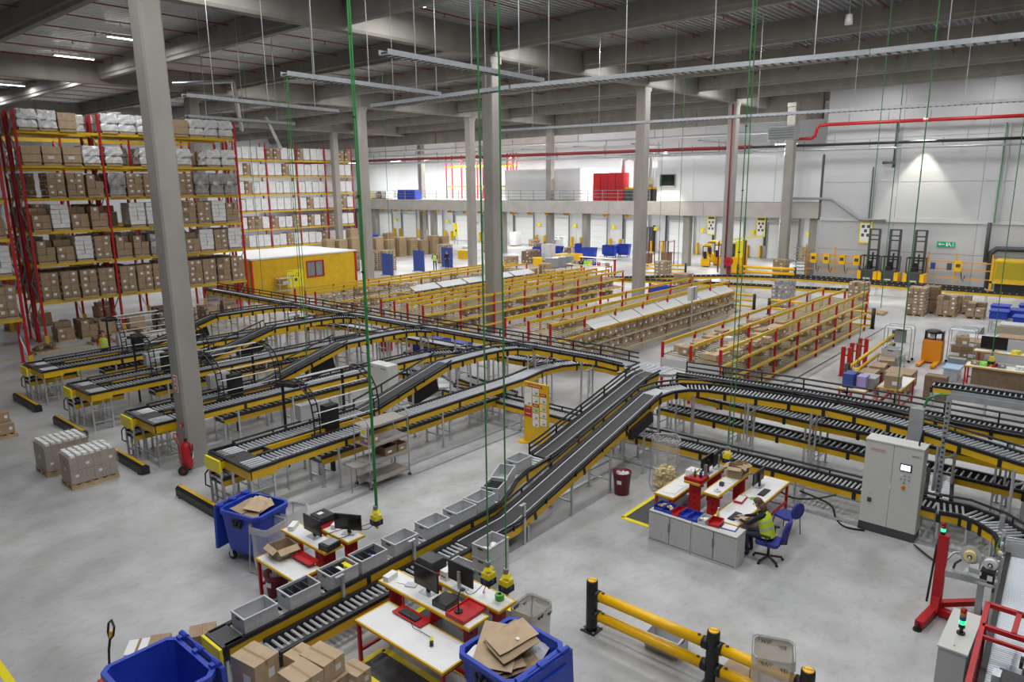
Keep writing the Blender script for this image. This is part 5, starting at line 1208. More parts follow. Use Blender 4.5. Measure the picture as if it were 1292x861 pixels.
b = MB(); b.box(7.28, 6.26, 1.315, .055, .055, .004, -.2, .14); b.box(7.42, 6.38, 1.325, .04, .03, .004, -.2, .14); tag(b.build('paper_sticker', M_LABEL), 'small white sticker on the top flattened carton', 'sticker')
for i, (x, y, z, sx, sy, rz, rx, ry) in enumerate(((7.35, 13.8, 1.22, .5, .4, .5, .1, .05), (7.2, 14.0, 1.17, .55, .42, .1, .05, .1), (7.4, 13.65, 1.19, .42, .34, -.3, .1, -.1), (7.15, 13.75, 1.12, .5, .4, .9, 0, .1), (7.45, 13.95, 1.15, .45, .4, .2, .05, 0))):
    sheet(x, y, z, sx, sy, rz, rx, ry, '%s flattened carton in the container beyond the benches' % ['top', 'left', 'right', 'lower left', 'lower right'][i], (M_CARDL, M_CARD)[i % 2], 'flattened cartons in the far container', 1)
# ================================================================== waste bag holders
def bag_holder(x, y, rz, lab, w_=.56, d=.5, h=1.02, fillh=0, scrib=False, film=None):
    t = thing('bag_holder', lab, 'waste bag', (x, y, 0), rz); r = .014
    top = [(-w_/2, -d/2, h), (w_/2, -d/2, h), (w_/2, d/2, h), (-w_/2, d/2, h)]
    def rr(l, ww, z, c=.07): return [(-l/2+c, -ww/2, z), (l/2-c, -ww/2, z), (l/2, -ww/2+c, z), (l/2, ww/2-c, z), (l/2-c, ww/2, z), (-l/2+c, ww/2, z), (-l/2, ww/2-c, z), (-l/2, -ww/2+c, z)]
    b = MB(); b.tube(rr(w_, d, h), r, 6, False, True); b.build('hoop', M_STEEL, t)
    b = MB()
    for s in (-1, 1): b.tube([(s*w_/2, d/2-.07, h), (s*(w_/2+.03), d/2+.02, .03)], r, 6)
    b.tube([(-w_/2-.03, d/2+.02, .03), (-w_/2-.03, -d/2, .03), (w_/2+.03, -d/2, .03), (w_/2+.03, d/2+.02, .03)], r, 6); b.build('frame', M_STEEL, t)
    R4 = random.Random(int(x*100)); vs = []; zs = [h+.02, h*.85, h*.6, h*.35, .12, .06]; ks = [1.03, 1.0, .97, .95, .9, .6]
    for z, k in zip(zs, ks):
        for p in rr(w_*k, d*k, z): vs.append((p[0]+R4.uniform(-.015, .015), p[1]+R4.uniform(-.015, .015), p[2]+(R4.uniform(-.01, .01))))
    fs = []
    for i in range(len(zs)-1):
        for k in range(8): fs.append((i*8+k, i*8+(k+1) % 8, (i+1)*8+(k+1) % 8, (i+1)*8+k))
    fs.append(tuple(range(40, 48))); b = MB(); b._add(vs, fs); b.build('film_bag', film or M_FILM, t)
    b = MB(); vs = rr(w_*1.06, d*1.06, h+.03)+rr(w_*1.08, d*1.08, h-.13); b._add(vs, [(k, (k+1) % 8, 8+(k+1) % 8, 8+k) for k in range(8)]); b.build('folded_collar', film or M_FILM, t)
    if fillh:
        b = MB()
        for i in range(260):
            a = R4.uniform(0, 2*PI); q = math.sqrt(R4.random()); b.box(q*.42*w_*math.cos(a), q*.42*d*math.sin(a), .1+R4.uniform(0, fillh)*(1-.25*q), .08, .06, .05, R4.uniform(0, 3), R4.uniform(0, 3))
        b.build('foam_filling', M_FOAM, t, kind='stuff')
    if scrib:
        b = MB()
        for ln, (y0, n, xo) in enumerate(((h*.93-.05, 9, -.2), (h*.93-.10, 6, -.16), (h*.93-.06, 5, .1), (h*.93-.11, 4, .12))):
            for i in range(n):
                xx = xo+i*.022+R4.uniform(-.004, .004); b.beam((xx, d/2*.98, h-.03-.05*ln*.6), (xx+R4.uniform(-.014, .014), d/2*.98, h-.06-.05*ln*.6), .007, .007)
                b.beam((xx, -d/2*1.09, h-.02-.03*ln), (xx+R4.uniform(-.014, .014), -d/2*1.09, h-.05-.03*ln), .007, .007)
        b.build('black_handwriting', M_BLK, t, kind='stuff')
    return t
bag_holder(7.18, 13.12, .25, 'clear waste bag on a wire frame beside the far blue container', .62, .52, 1.05)
bag_holder(7.93, 13.45, .3, 'second clear waste bag behind the first wire frame', .6, .5, 1.0)
bag_holder(8.45, 6.95, .05, 'clear waste bag on a wire frame between desk and near container', .56, .5, 1.0, .0, True, M_FILM2)
bag_holder(16.25, 8.72, -.9, 'tall clear bag half full of yellow foam chips by the desk cluster', .66, .56, 1.42, .55, False, film('thin_bag_film', (.80, .80, .76), .2))
bag_holder(9.78, 3.32, -1.2, 'clear waste bag with black handwriting hung at the yellow barrier', .58, .56, 1.1, 0, True, M_FILM2)
def bucket(x, y, lab, h=.62, m=None):
    t = thing('waste_bin', lab, 'bin', (x, y, 0)); m = m or mat('maroon_plastic', (.19, .010, .025), .45)
    b = MB(); b.lathe([(.001, .005), (.19, .005), (.24, h), (.255, h), (.255, h-.03), (.235, h-.01), (.185, .03), (.001, .03)], n=20); b.build('body', m, t, True)
    b = MB()
    for i in range(12): a = i*2.4; b.box(.1*math.cos(a)*(i % 3)/1.5, .1*math.sin(a)*(i % 3)/1.5, h-.09+.02*(i % 2), .1, .08, .06, a, .4)
    b.build('waste_paper', M_PAPER, t, kind='stuff')
    b = MB(); b.box(-.215, -.05, h*.62, .012, .12, .1, .3); b.build('label', M_LABEL, t)
bucket(15.2, 9.4, 'round maroon waste bin full of paper beside the incline belt'); bucket(6.72, 12.12, 'dark maroon waste bin under the low bench beyond the totes', .5)
# ================================================================== loose cartons in the foreground
def big_carton(x, y, z, sx, sy, sz, rz, lab, m=M_CARDL, grp='cartons piled at the front end of the conveyor', lb=True):
    o = thing('carton', lab, 'carton', (x, y, z), rz, grp)
    b = MB(); b.b2(-sx/2, -sy/2, 0, sx/2, sy/2, sz); b.build('body', m, o)
    b = MB(); b.b2(-.025, -sy/2-.0015, sz*.8, .025, sy/2+.0015, sz+.0015); b.build('tape', M_TAPE, o)
    if lb:
        b = MB(); b.b2(-.0015-sx/2, -sy*.3, sz*.3, -sx/2, 0, sz*.6); b.build('label', M_LABEL, o)
        b = MB(); b.b2(sx*.05, -sy/2-.0018, sz*.35, sx*.3, -sy/2, sz*.65); b.build('label', M_LABEL, o)
    b = MB(); b.b2(-.004, -sy/2+.01, sz-.001, .004, sy/2-.01, sz+.0022); b.build('flap_seam', M_CARDD, o)
    return o
big_carton(4.72, 9.38, .52, .44, .56, .5, .15, 'tall tan carton with white label standing over the conveyor end'); big_carton(4.74, 9.36, .01, .5, .58, .5, .1, 'brown carton under the tall tan one', M_CARD)
big_carton(5.05, 8.66, .5, .46, .5, .38, .05, 'nearest tan carton with brown tape across its top'); big_carton(5.05, 8.68, .02, .5, .54, .47, 0, 'brown carton under the nearest tan one', M_CARD)
big_carton(5.55, 8.84, .5, .42, .56, .32, .12, 'pale carton right of the taped one'); big_carton(5.58, 8.8, .1, .42, .6, .39, .08, 'brown carton with white label under the pale one', M_CARD); big_carton(5.36, 9.18, .44, .38, .32, .36, .1, 'small pale carton behind the taped one'); big_carton(5.36, 9.2, .05, .4, .36, .38, 0, 'brown carton under the small pale one', M_CARD); big_carton(5.95, 8.55, .2, .3, .4, .28, .1, 'small tan carton at the right end of the pile', M_CARDL)
t = thing('wooden_pallet', 'wooden pallet under the pile of cartons at the conveyor end', 'pallet', (5.3, 8.9, -.0)); link('pallet', MPL, t); t.scale = (1.3, 1.3, .01)
LG = 'cartons beside the empty blue container'
big_carton(4.74, 11.14, .36, .42, .36, .30, -.5, 'brown carton with white tape topmost behind the blue container', M_CARD, LG); big_carton(4.86, 11.05, .002, .44, .40, .35, -.4, 'open brown carton below the topmost behind the container', M_CARD, LG); big_carton(5.25, 11.05, .002, .3, .3, .2, .2, 'small carton low on the floor at the yellow end plate', M_CARDD, LG)
big_carton(3.95, 11.85, .25, .36, .42, .2, -.6, 'white carton behind the empty blue container', M_WHITE, LG); big_carton(4.22, 11.66, .25, .32, .4, .24, -.6, 'brown carton touching the white one behind the container', M_CARD, LG); big_carton(4.05, 11.75, .002, .7, .6, .24, -.6, 'low wide carton carrying the white and brown cartons', M_CARD, LG)
# ---- pallet jack handle
t = thing('pallet_jack', 'pallet jack with looped handle standing behind the blue container', 'pallet jack', (3.42, 11.55, 0), .1)
b = MB(); b.tube([(-.06, 0, .2), (0, 0, .8), (.04, 0, .98)], .02, 8); b.build('shaft', M_BLK, t)
b = MB(); b.tube([(.04, 0, .96), (.06, .085, 1.06), (.09, .09, 1.2), (.10, 0, 1.28), (.09, -.09, 1.2), (.06, -.085, 1.06)], .019, 8, False, True); b.build('handle_loop', M_BLK, t)
b = MB(); b.box(.06, 0, 1.04, .03, .06, .12, 0, 0, .2); b.build('lever', M_AMBER, t)
b = MB(); b.b2(-.2, -.08, .12, .05, .08, .34); b.build('pump', M_RED, t)
for s in (-1, 1): b = MB(); b.b2(-1.3, s*.2-.08, .06, -.15, s*.2+.08, .12); b.build('fork', M_RED, t); b = MB(); b.tube([(-.06, s*.07-.02, .09), (-.06, s*.07+.02, .09)], .09, 10); b.build('wheel', M_RUB, t)
# ================================================================== crash barrier
def text(parent, s, size, loc, rot, m, name='lettering', ext=.001):
    c = bpy.data.curves.new(name, 'FONT'); c.body = s; c.size = size; c.extrude = ext; c.align_x = 'CENTER'; c.align_y = 'CENTER'; c.resolution_u = 2
    o = bpy.data.objects.new('lettering_curve', c); COL.objects.link(o)
    me = bpy.data.meshes.new_from_object(o.evaluated_get(bpy.context.evaluated_depsgraph_get())); bpy.data.objects.remove(o)
    me.materials.clear(); me.materials.append(m)
    o = link(name, me, parent, 'stuff'); o.location = loc; o.rotation_euler = rot; return o
t = thing('crash_barrier', 'yellow two rail crash barrier with three black posts in the foreground', 'barrier', (9.78, 6.62, 0))
PY_ = [0, -2.34, -3.82]
for y in PY_:
    b = MB(); b.lathe([(.001, 0), (.10, 0), (.105, .1), (.105, .96), (.10, 1.0), (.085, 1.005), (.001, 1.005)], 0, y, 18); p = b.build('post', M_BLK, t, True)
    b = MB(); b.lathe([(.001, 1.006), (.082, 1.006), (.078, 1.016), (.001, 1.018)], 0, y, 18); b.build('cap', M_AMBER, p); text(p, 'A-SAFE', .042, (0, y, 1.019), (0, 0, -PI/2+.2), M_BLK)
    b = MB(); b.box(0, y, .012, .3, .3, .024); b.build('foot_plate', M_BLK, p)
    b = MB()
    for a in ((-.11, -.11), (.11, -.11), (-.11, .11), (.11, .11)): b.cyl(a[0], y+a[1], .024, .05, .02, n=6)
    b.build('bolts', M_STEEL, p, kind='stuff')
    for z in (.74, .34):
        for s in (1, -1):
            if (y == 0 and s > 0) or (y == PY_[-1] and s < 0): continue
            b = MB(); b.tube([(0, y+s*.06, z), (0, y+s*.17, z)], .105, 14); b.build('collar', M_BLK, p, True)
for z in (.74, .34):
    for a, c in zip(PY_, PY_[1:]):
        b = MB(); b.tube([(0, a-.15, z), (0, c+.15, z)], .092, 18); rl = b.build('rail', M_AMBER, t, True)
        b = MB()
        for y in (a-.24, c+.24): b.cyl(0, y, z+.09, z+.1, .03, n=8)
        b.build('plugs', M_BLK, rl, kind='stuff')
big_carton(9.95, 3.9, .002, .5, .55, .3, 0, 'brown carton on the floor behind the yellow crash barrier', M_CARD, None)
# ================================================================== steel control cabinet
t = thing('control_cabinet', 'tall light grey two door control cabinet on a dark plinth', 'cabinet', (17.08, 2.89, 0), .0)
b = MB(); b.b2(.03, 0, .2, .46, 1.19, 2.2); b.build('body', M_CAB, t); b = MB(); b.b2(.0, .0, 0, .46, 1.19, .2); b.build('plinth', M_DGREY, t)
b = MB(); b.b2(-.01, -.01, 2.2, .47, 1.2, 2.235); b.build('roof', M_CAB, t)
for k, (a, c) in enumerate(((.005, .59), (.6, 1.185))):
    b = MB(); b.b2(0, a, .21, .028, c, 2.19); d = b.build('door', M_CAB, t)
    if k == 0:
        b = MB(); b.b2(-.012, .2, 1.64, 0, .44, 1.82); b.build('screen_bezel', M_DGREY, d); b = MB(); b.b2(-.016, .235, 1.67, -.0121, .42, 1.79); b.build('screen', mat('lit_screen', (.85, .92, 1), .4, emit=2.2), d)
        b = MB()
        for i in range(3):
            for j in range(2): b.tube([(-.02, .24+i*.08, 1.54-j*.09), (0, .24+i*.08, 1.54-j*.09)], .016, 8)
        b.build('push_buttons', M_GREY, d, kind='stuff'); b = MB(); b.tube([(-.024, .40, 1.54), (0, .40, 1.54)], .02, 8); b.build('white_lamp', M_WHITE, d); b = MB(); b.tube([(-.022, .33, 1.37), (0, .33, 1.37)], .016, 8); b.build('green_button', M_GRN, d)
        b = MB(); b.tube([(-.05, .33, 1.27), (0, .33, 1.27)], .035, 10); b.build('stop_button', mat('stop_orange', (.75, .10, .01), .4), d); b = MB(); b.tube([(-.012, .33, 1.27), (0, .33, 1.27)], .05, 10); b.build('stop_collar', M_YELB, d)
        text(d, 'MCP1', .075, (-.002, .14, 2.02), (PI/2, 0, -PI/2), M_DGREY)
    else:
        b = MB()
        for i in range(9): b.box(-.002, 1.06-i*.035, 2.02, .003, .022, .05 if i % 3 else .035)
        b.b2(-.003, .74, 1.975, 0, 1.09, 1.985); b.build('red_maker_plate', mat('pale_red', (.55, .25, .25), .5), d, kind='stuff')
        b = MB(); b.tube([(-.04, 1.0, .78), (0, 1.0, .78)], .04, 10); b.b2(-.012, .955, .73, 0, 1.045, .83); b.build('rotary_switch', M_DGREY, d); b = MB(); b.b2(-.003, .97, .9, 0, 1.03, 1.02); b.build('warning_label', M_LGREY, d)
b = MB(); b.b2(-.02, .585, 1.15, 0, .605, 1.3); b.build('lock', M_WHITE, t); b = MB(); b.tube([(.2, .15, 2.235), (.2, .15, 2.3), (.25, .1, 2.6)], .02, 6); b.build('conduit', M_BLK, t)
b = MB(); b.b2(.2, 1.19, .3, .3, 1.21, 2.1); 
t = thing('control_cabinet', 'second smaller grey control cabinet inside the conveyor loop', 'cabinet', (15.55, 19.25, 0)); b = MB(); b.b2(0, 0, .1, .45, 1.05, 1.8); b.build('body', M_CAB, t); b = MB(); b.b2(-.02, .01, .12, 0, 1.04, 1.78); d = b.build('door', M_CAB, t); b = MB(); b.b2(0, 0, 0, .45, 1.05, .1); b.build('plinth', M_DGREY, t); b = MB(); b.b2(-.024, .1, 1.66, -.0201, .4, 1.71); b.b2(-.024, .8, 1.66, -.0201, .95, 1.7); b.build('name_plate', M_GREY, d)
# ================================================================== information board
t = thing('information_board', 'yellow information board with red headings and pinned sheets', 'board', (16.58, 12.95, 0))
b = MB(); b.b2(0, 0, .04, .07, .95, 2.0); b.build('board', M_YEL, t); b = MB(); b.cyl(.03, .95, 0, .03, .22, n=16); b.cyl(.03, .05, 0, .03, .22, n=16); b.build('foot', M_YEL, t)
RD = mat('print_red', (.50, .03, .02), .5)
SHT = [(.64, .92, 1.25, 1.82, M_PAPER), (.36, .6, 1.62, 1.83, M_PAPER), (.36, .6, 1.36, 1.57, M_PAPER), (.36, .6, 1.06, 1.22, mat('sheet_green', (.55, .62, .25), .6)), (.36, .6, .82, 1.02, M_PAPER), (.36, .6, .60, .80, M_PAPER), (.06, .30, 1.40, 1.59, M_PAPER), (.06, .30, 1.16, 1.36, M_FOAM), (.06, .30, .94, 1.12, M_PAPER), (.06, .30, .68, .9, M_PAPER)]
for a, c, z0, z1, m in SHT:
    b = MB(); b.b2(-.006, a, z0, 0, c, z1); s_ = b.build('notice_sheet', m, t)
    b = MB()
    for k in range(4): b.b2(-.0075, a+.03, z1-.05-k*.04, -.006, c-.03-.03*(k % 3), z1-.045-k*.04)
    b.b2(-.0075, a+.05, z0+.03, -.006, a+.13, z0+.09); b.build('print', M_GREY, s_, kind='stuff')
for a, c, z0, z1 in ((.22, .78, 1.87, 1.95), (.06, .32, 1.62, 1.71), (.35, .6, 1.25, 1.33), (.63, .93, 1.1, 1.2), (.63, .93, .87, 1.09)):
    b = MB(); b.b2(-.007, a, z0, 0, c, z1); s_ = b.build('red_heading', RD, t); b = MB(); b.b2(-.0085, a+.05, (z0+z1)/2-.008, -.007, c-.05, (z0+z1)/2+.008); b.build('heading_print', M_PAPER, s_, kind='stuff')
# ================================================================== steel shelf trolley
t = thing('shelf_trolley', 'tall steel shelf trolley with cartons before the nearest working line', 'trolley', (11.05, 14.62, 0))
W = 1.36; D = .62
for x in (0, W):
    b = MB(); b.tube([(x, 0, .14), (x, 0, 1.86), (x, .06, 1.98), (x, D-.06, 1.98), (x, D, 1.86), (x, D, .14)], .018, 8); b.build('end_frame', M_STEEL, t, True)
for z in (.25, .78, 1.25, 1.78):
    b = MB(); b.b2(.0, 0, z-.02, W, D, z); b.b2(0, -.012, z-.05, W, 0, z+.01); b.b2(0, D, z-.05, W, D+.012, z+.01); b.build('shelf', mat('shelf_taupe', (.34, .31, .28), .5), t)
for x in (0, W):
    for y in (0, D):
        b = MB(); b.tube([(x-.02, y, .06), (x+.02, y, .06)], .06, 10); b.build('castor', M_RUB, t); b = MB(); b.box(x, y, .11, .06, .03, .08); b.build('castor_fork', M_STEEL, t)
b = MB(); b.b2(-.02, .05, 1.5, -.01, .3, 1.78); s_ = b.build('paper_sign', M_PAPER, t); b = MB(); b.b2(-.025, .1, 1.58, -.02, .25, 1.70); b.build('yellow_print', M_YELB, s_)
b = MB(); b.b2(-.42, .08, .74, 0, .55, .77); b.tube([(-.4, .3, 0), (-.4, .3, .74)], .018, 6); b.build('side_shelf', mat('shelf_taupe', (.34, .31, .28), .5), t)
big_carton(11.3, 14.9, 1.252, .36, .4, .26, .05, 'brown carton with white label on the middle shelf of the trolley', M_CARD, None); open_box(11.85, 14.92, .782, .42, .42, .24, .05, 'open dark carton on the lower shelf of the trolley', M_CARDD, None, False); open_box(12.28, 14.92, .782, .32, .4, .2, .05, 'smaller open carton beside it on the lower trolley shelf', M_CARD, None, False)
# ================================================================== fire extinguisher trolley
t = thing('fire_extinguisher', 'large red wheeled fire extinguisher leaning at the near column', 'extinguisher', (8.52, 19.72, 0), 2.4)
b = MB(); b.lathe([(.001, .14), (.12, .16), (.15, .24), (.15, .78), (.12, .88), (.05, .94), (.05, .98), (.001, .98)], n=18); b.build('cylinder', M_RED, t, True)
b = MB(); b.tube([(.12, -.14, .1), (.16, -.14, .9), (.26, -.14, 1.14), (.30, 0, 1.2), (.26, .14, 1.14), (.16, .14, .9), (.12, .14, .1)], .016, 6); b.build('frame', M_RED, t)
for s in (-1, 1): b = MB(); b.tube([(.08, s*.2-.025, .14), (.08, s*.2+.025, .14)], .14, 14); b.build('wheel', M_RUB, t); b = MB(); b.tube([(.08, s*.2-.03, .14), (.08, s*.2+.03, .14)], .05, 8); b.build('hub', M_DRED, t)
b = MB(); b.tube([(0, .05, .98), (-.12, .14, .95), (-.17, .16, .7), (-.16, .1, .5), (-.17, 0, .7), (-.17, -.02, .85)], .014, 6); b.build('hose', M_BLK, t); b = MB(); b.box(0, 0, 1.0, .08, .08, .06); b.build('valve', M_BLK, t); b = MB(); b.box(-.15, 0, .55, .01, .14, .2); b.build('label', M_LABEL, t)
# signs on the near column
for nm, x, y, z, sx, sy in (('fire extinguisher sign', 8.62, 20.3, 2.45, .2, .2),):
    t = thing('fire_sign', 'two small red and white fire signs on the tall near column', 'sign', (8.63, 20.18, 2.3))
    for k in (0, 1):
        b = MB(); b.b2(-.012, -.11, k*.26, -.001, .11, k*.26+.23); s_ = b.build('plate', M_PAPER, t); b = MB(); b.b2(-.014, -.09, k*.26+.02, -.012, .09, k*.26+.21); b.build('red_field', M_RED, s_); b = MB(); b.b2(-.016, -.03, k*.26+.05, -.014, .02, k*.26+.17); b.b2(-.016, .03, k*.26+.09, -.014, .06, k*.26+.15); b.build('symbol', M_PAPER, s_)
t = thing('call_point', 'small red call point low on the tall near column', 'call point', (8.62, 20.02, 1.35)); b = MB(); b.box(-.03, 0, 0, .05, .1, .1); b.build('box', M_RED, t); b = MB(); b.box(-.058, 0, 0, .006, .05, .05); b.build('glass', M_LABEL, t)
# ================================================================== label applicator at the right
t = thing('label_applicator_stand', 'red floor stand of the label applicator with signal lamp', 'stand', (14.35, 1.95, 0))
b = MB(); b.beam((0, 0, .12), (0, 0, 1.62), .17, .12, (1, 0, 0)); b.build('column', M_RED, t)
b = MB(); b.beam((-.75, .12, .1), (.15, -.02, .12), .14, .14); b.beam((0, 0, .1), (-.15, -.75, .1), .13, .13); b.beam((0, -.02, .22), (.55, -.6, .22), .12, .1); b.prism([(-.2, .12), (.0, .12), (.0, .5)], 'y', -.06, .06); b.build('base', M_RED, t)
for x, y in ((-.78, .13), (-.16, -.78), (.58, -.64)): b = MB(); b.cyl(x, y, 0, .03, .075, n=12); b.cyl(x, y, .03, .12, .03, n=8); b.build('levelling_foot', M_BLK, t)
b = MB(); b.tube([(.0, .1, 1.4), (-.05, .12, .8), (-.1, .14, .25)], .02, 6); b.tube([(.02, .09, 1.5), (.0, .12, .9)], .014, 6); b.build('cable', M_BLK, t)
def lamp_stack(par, x, y, z, cols, r=.035, h=.06):
    zz = z
    for nm, m in cols: b = MB(); b.cyl(x, y, zz, zz+h, r, n=12); b.build(nm, m, par, True); zz += h+.004
M_GLOW = mat('green_glow', (.02, .9, .18), .4, emit=2.5); M_REDL = mat('red_lens', (.35, .01, .01), .3); M_AMBL = mat('amber_lens', (.55, .17, .01), .3); M_BLUL = mat('blue_lens', (.01, .06, .30), .3)
lamp_stack(t, 0, .03, 1.62, (('lamp_base', M_BLK), ('green_lamp', M_GLOW), ('amber_lamp', M_REDL), ('red_lamp', M_REDL)), .04, .055)
t = thing('label_applicator', 'label applicator head with two label reels on a steel arm', 'label printer', (14.4, 1.3, 0), 0)
b = MB(); b.beam((-.2, .55, .98), (-.1, -.25, .98), .16, .12); b.tube([(-.05, .62, 1.05), (.15, .5, 1.22), (.2, .3, 1.3)], .02, 6); b.build('arm', M_STEEL, t)
b = MB(); b.b2(-.22, -.2, .94, .2, .28, .98); b.b2(.0, -.16, .98, .24, .22, 1.1); b.build('base_plate', M_LGREY, t); b = MB(); b.b2(-.2, -.2, .99, .0, .02, 1.2); b.build('print_unit', M_BLK, t); b = MB(); b.b2(-.205, -.17, 1.04, -.2005, -.09, 1.14); b.b2(-.205, .0, 1.1, -.2005, .03, 1.17); b.build('display', M_LABEL, t)
for y, z, r1 in ((.22, 1.33, .17), (-.1, 1.28, .12)):
    b = MB(); b.tube([(.02, y, z), (.03, y, z)], r1, 20); b.build('reel_disc', M_LGREY, t)
    b = MB(); b.tube([(-.07, y, z), (.02, y, z)], .10, 18); b.build('label_reel', M_FOAM if y > 0 else M_PAPER, t); b = MB(); b.tube([(-.09, y, z), (-.06, y, z)], .04, 10); b.build('reel_core', M_BLK, t); b = MB(); b.tube([(-.12, y, z), (-.08, y, z)], .022, 8); b.build('spindle', M_WHITE, t)
b = MB(); b.box(.04, -.25, 1.2, .05, .03, .5); b.box(.05, .06, 1.15, .04, .03, .46); b.build('side_post', M_STEEL, t); b = MB(); b.tube([(-.05, .45, 1.0), (-.1, .42, 1.15), (0, .35, 1.2)], .02, 6); b.build('air_hose', M_BLK, t); b = MB(); b.box(-.1, .4, .99, .12, .06, .04); b.build('connector', M_WHITE, t)
b = MB(); b.box(.0, .0, .47, .1, .1, .94); b.box(0, 0, .01, .4, .4, .02); b.build('pedestal', M_STEEL, t)
# roller conveyor with pale ribbed rollers at the right edge
conveyor('wide conveyor of close pale rollers at the right edge', [(16.25, .62, .74), (11.0, .38, .74)], .92, 'parts', pitch=.062, legs=2.2, rail_h=.15, yellow=(0, 0), brackets=0, rm=mat('pale_roller', (.74, .80, .85), .35))
t = thing('conveyor_cover', 'smooth grey cover plate between the curve and the pale rollers', 'plate', (16.55, .7, 0)); b = MB(); b.beam((-.35, -.02, .745), (.28, .05, .745), .9, .02); b.build('plate', M_GREY, t); b = MB(); b.box(-.1, .3, .37, .05, .05, .73); b.box(-.1, -.3, .37, .05, .05, .73); b.build('leg', M_ALU, t)
t = thing('sensor_rig', 'white sensor brackets along the side of the pale rollers', 'sensor', (15.6, 1.16, 0))
b = MB(); b.box(0, 0, .5, .06, .06, 1.0); b.box(.9, .08, .55, .06, .06, 1.1); b.box(-1.2, -.05, .45, .05, .05, .9); b.build('post', M_LGREY, t); b = MB(); b.beam((-1.4, -.06, .88), (1.0, .06, .92), .04, .08); b.build('side_beam', M_DGREY, t); b = MB(); b.tube([(.95, .1, 1.0), (.7, .16, .7), (.9, .2, .4), (.5, .2, .1)], .012, 5); b.build('green_cable', M_GRN, t)
b = MB()
for k in range(5): b.box(.9-k*.4, .07-k*.02, .98-.02*k, .05, .05, .08)
b.build('clips', M_WHITE, t, kind='stuff')
# red machine frame and grey switch box
t = thing('switch_box', 'light grey switch box with a signal lamp stack on its lid', 'box', (12.08, 1.27, 0), 0)
b = MB(); b.b2(-.62, -.18, .25, .62, .18, 1.1); b.build('body', mat('switchbox_grey', (.42, .43, .44), .5), t); b = MB(); b.b2(-.64, -.2, 1.1, .64, .2, 1.13); b.build('lid', M_CAB, t)
for x in (-.5, .5): b = MB(); b.box(x, 0, .125, .06, .3, .25); b.build('foot', M_DGREY, t)
b = MB(); b.b2(-.6, .181, .3, .6, .19, 1.05); b.build('door', M_LGREY, t); b = MB(); b.cyl(-.1, -.02, 1.13, 1.16, .06, n=14); b.cyl(-.1, -.02, 1.16, 1.24, .025, n=8); b.build('lamp_foot', M_BLK, t)
lamp_stack(t, -.1, -.02, 1.24, (('lamp_base', M_BLK), ('green_lamp', M_GLOW), ('blue_lamp', M_BLUL), ('amber_lamp', M_AMBL), ('red_lamp', M_REDL)), .045, .06)
b = MB(); b.cyl(-.5, 0, 1.13, 1.135, .012, n=6); b.build('screw', M_DGREY, t)
t = thing('machine_guard', 'red steel machine frame with clear panels in the right corner', 'guard', (11.9, 1.02, 0))
def rb(p, q_, w_=.07): b = MB(); b.beam(p, q_, w_, w_); return b.build('frame_bar', M_RED, t)
rb((.72, 0, 0), (.72, 0, 1.45)); rb((-2.0, -.12, 0), (-2.0, -.12, 1.45)); rb((.72, 0, 1.42), (-2.0, -.12, 1.42)); rb((.72, 0, 1.42), (.72, -1.3, 1.42)); rb((.0, -.03, 1.42), (.0, -1.3, 1.42)); rb((.72, -.42, 1.42), (0, -.42, 1.42)); rb((.72, -1.3, 0), (.72, -1.3, 1.42)); rb((-2, -.12, 1.42), (-2, -1.3, 1.42)); rb((.72, 0, .5), (-2.0, -.12, .5), .05); rb((-.3, -.04, 1.42), (-.3, -1.3, 1.42), .05)
for a in (((.68, -.004), (.0, -.035)), ((-.03, -.037), (-1.96, -.118))):
    b = MB(); b.beam((a[0][0], a[0][1], .97), (a[1][0], a[1][1], .97), .008, .85); b.build('clear_panel', M_CLEAR, t)
b = MB(); b.b2(-1.5, -1.0, .85, -.5, -.35, 1.15); b.build('machine_body', M_DGREY, t); b = MB(); b.b2(-1.0, -.4, .8, -.8, -.3, 1.3); b.b2(-.4, -.9, .8, -.2, -.6, 1.2); b.build('steel_arm', M_STEEL, t); b = MB(); b.tube([(-.1, -.75, 1.1), (-.1, -.55, 1.1)], .09, 12); b.build('tape_reel', M_BLK, t); b = MB(); b.b2(-1.6, -1.0, 0, -1.4, -.8, .85); b.b2(-.6, -.5, 0, -.5, -.4, .85); b.build('machine_leg', M_DGREY, t)
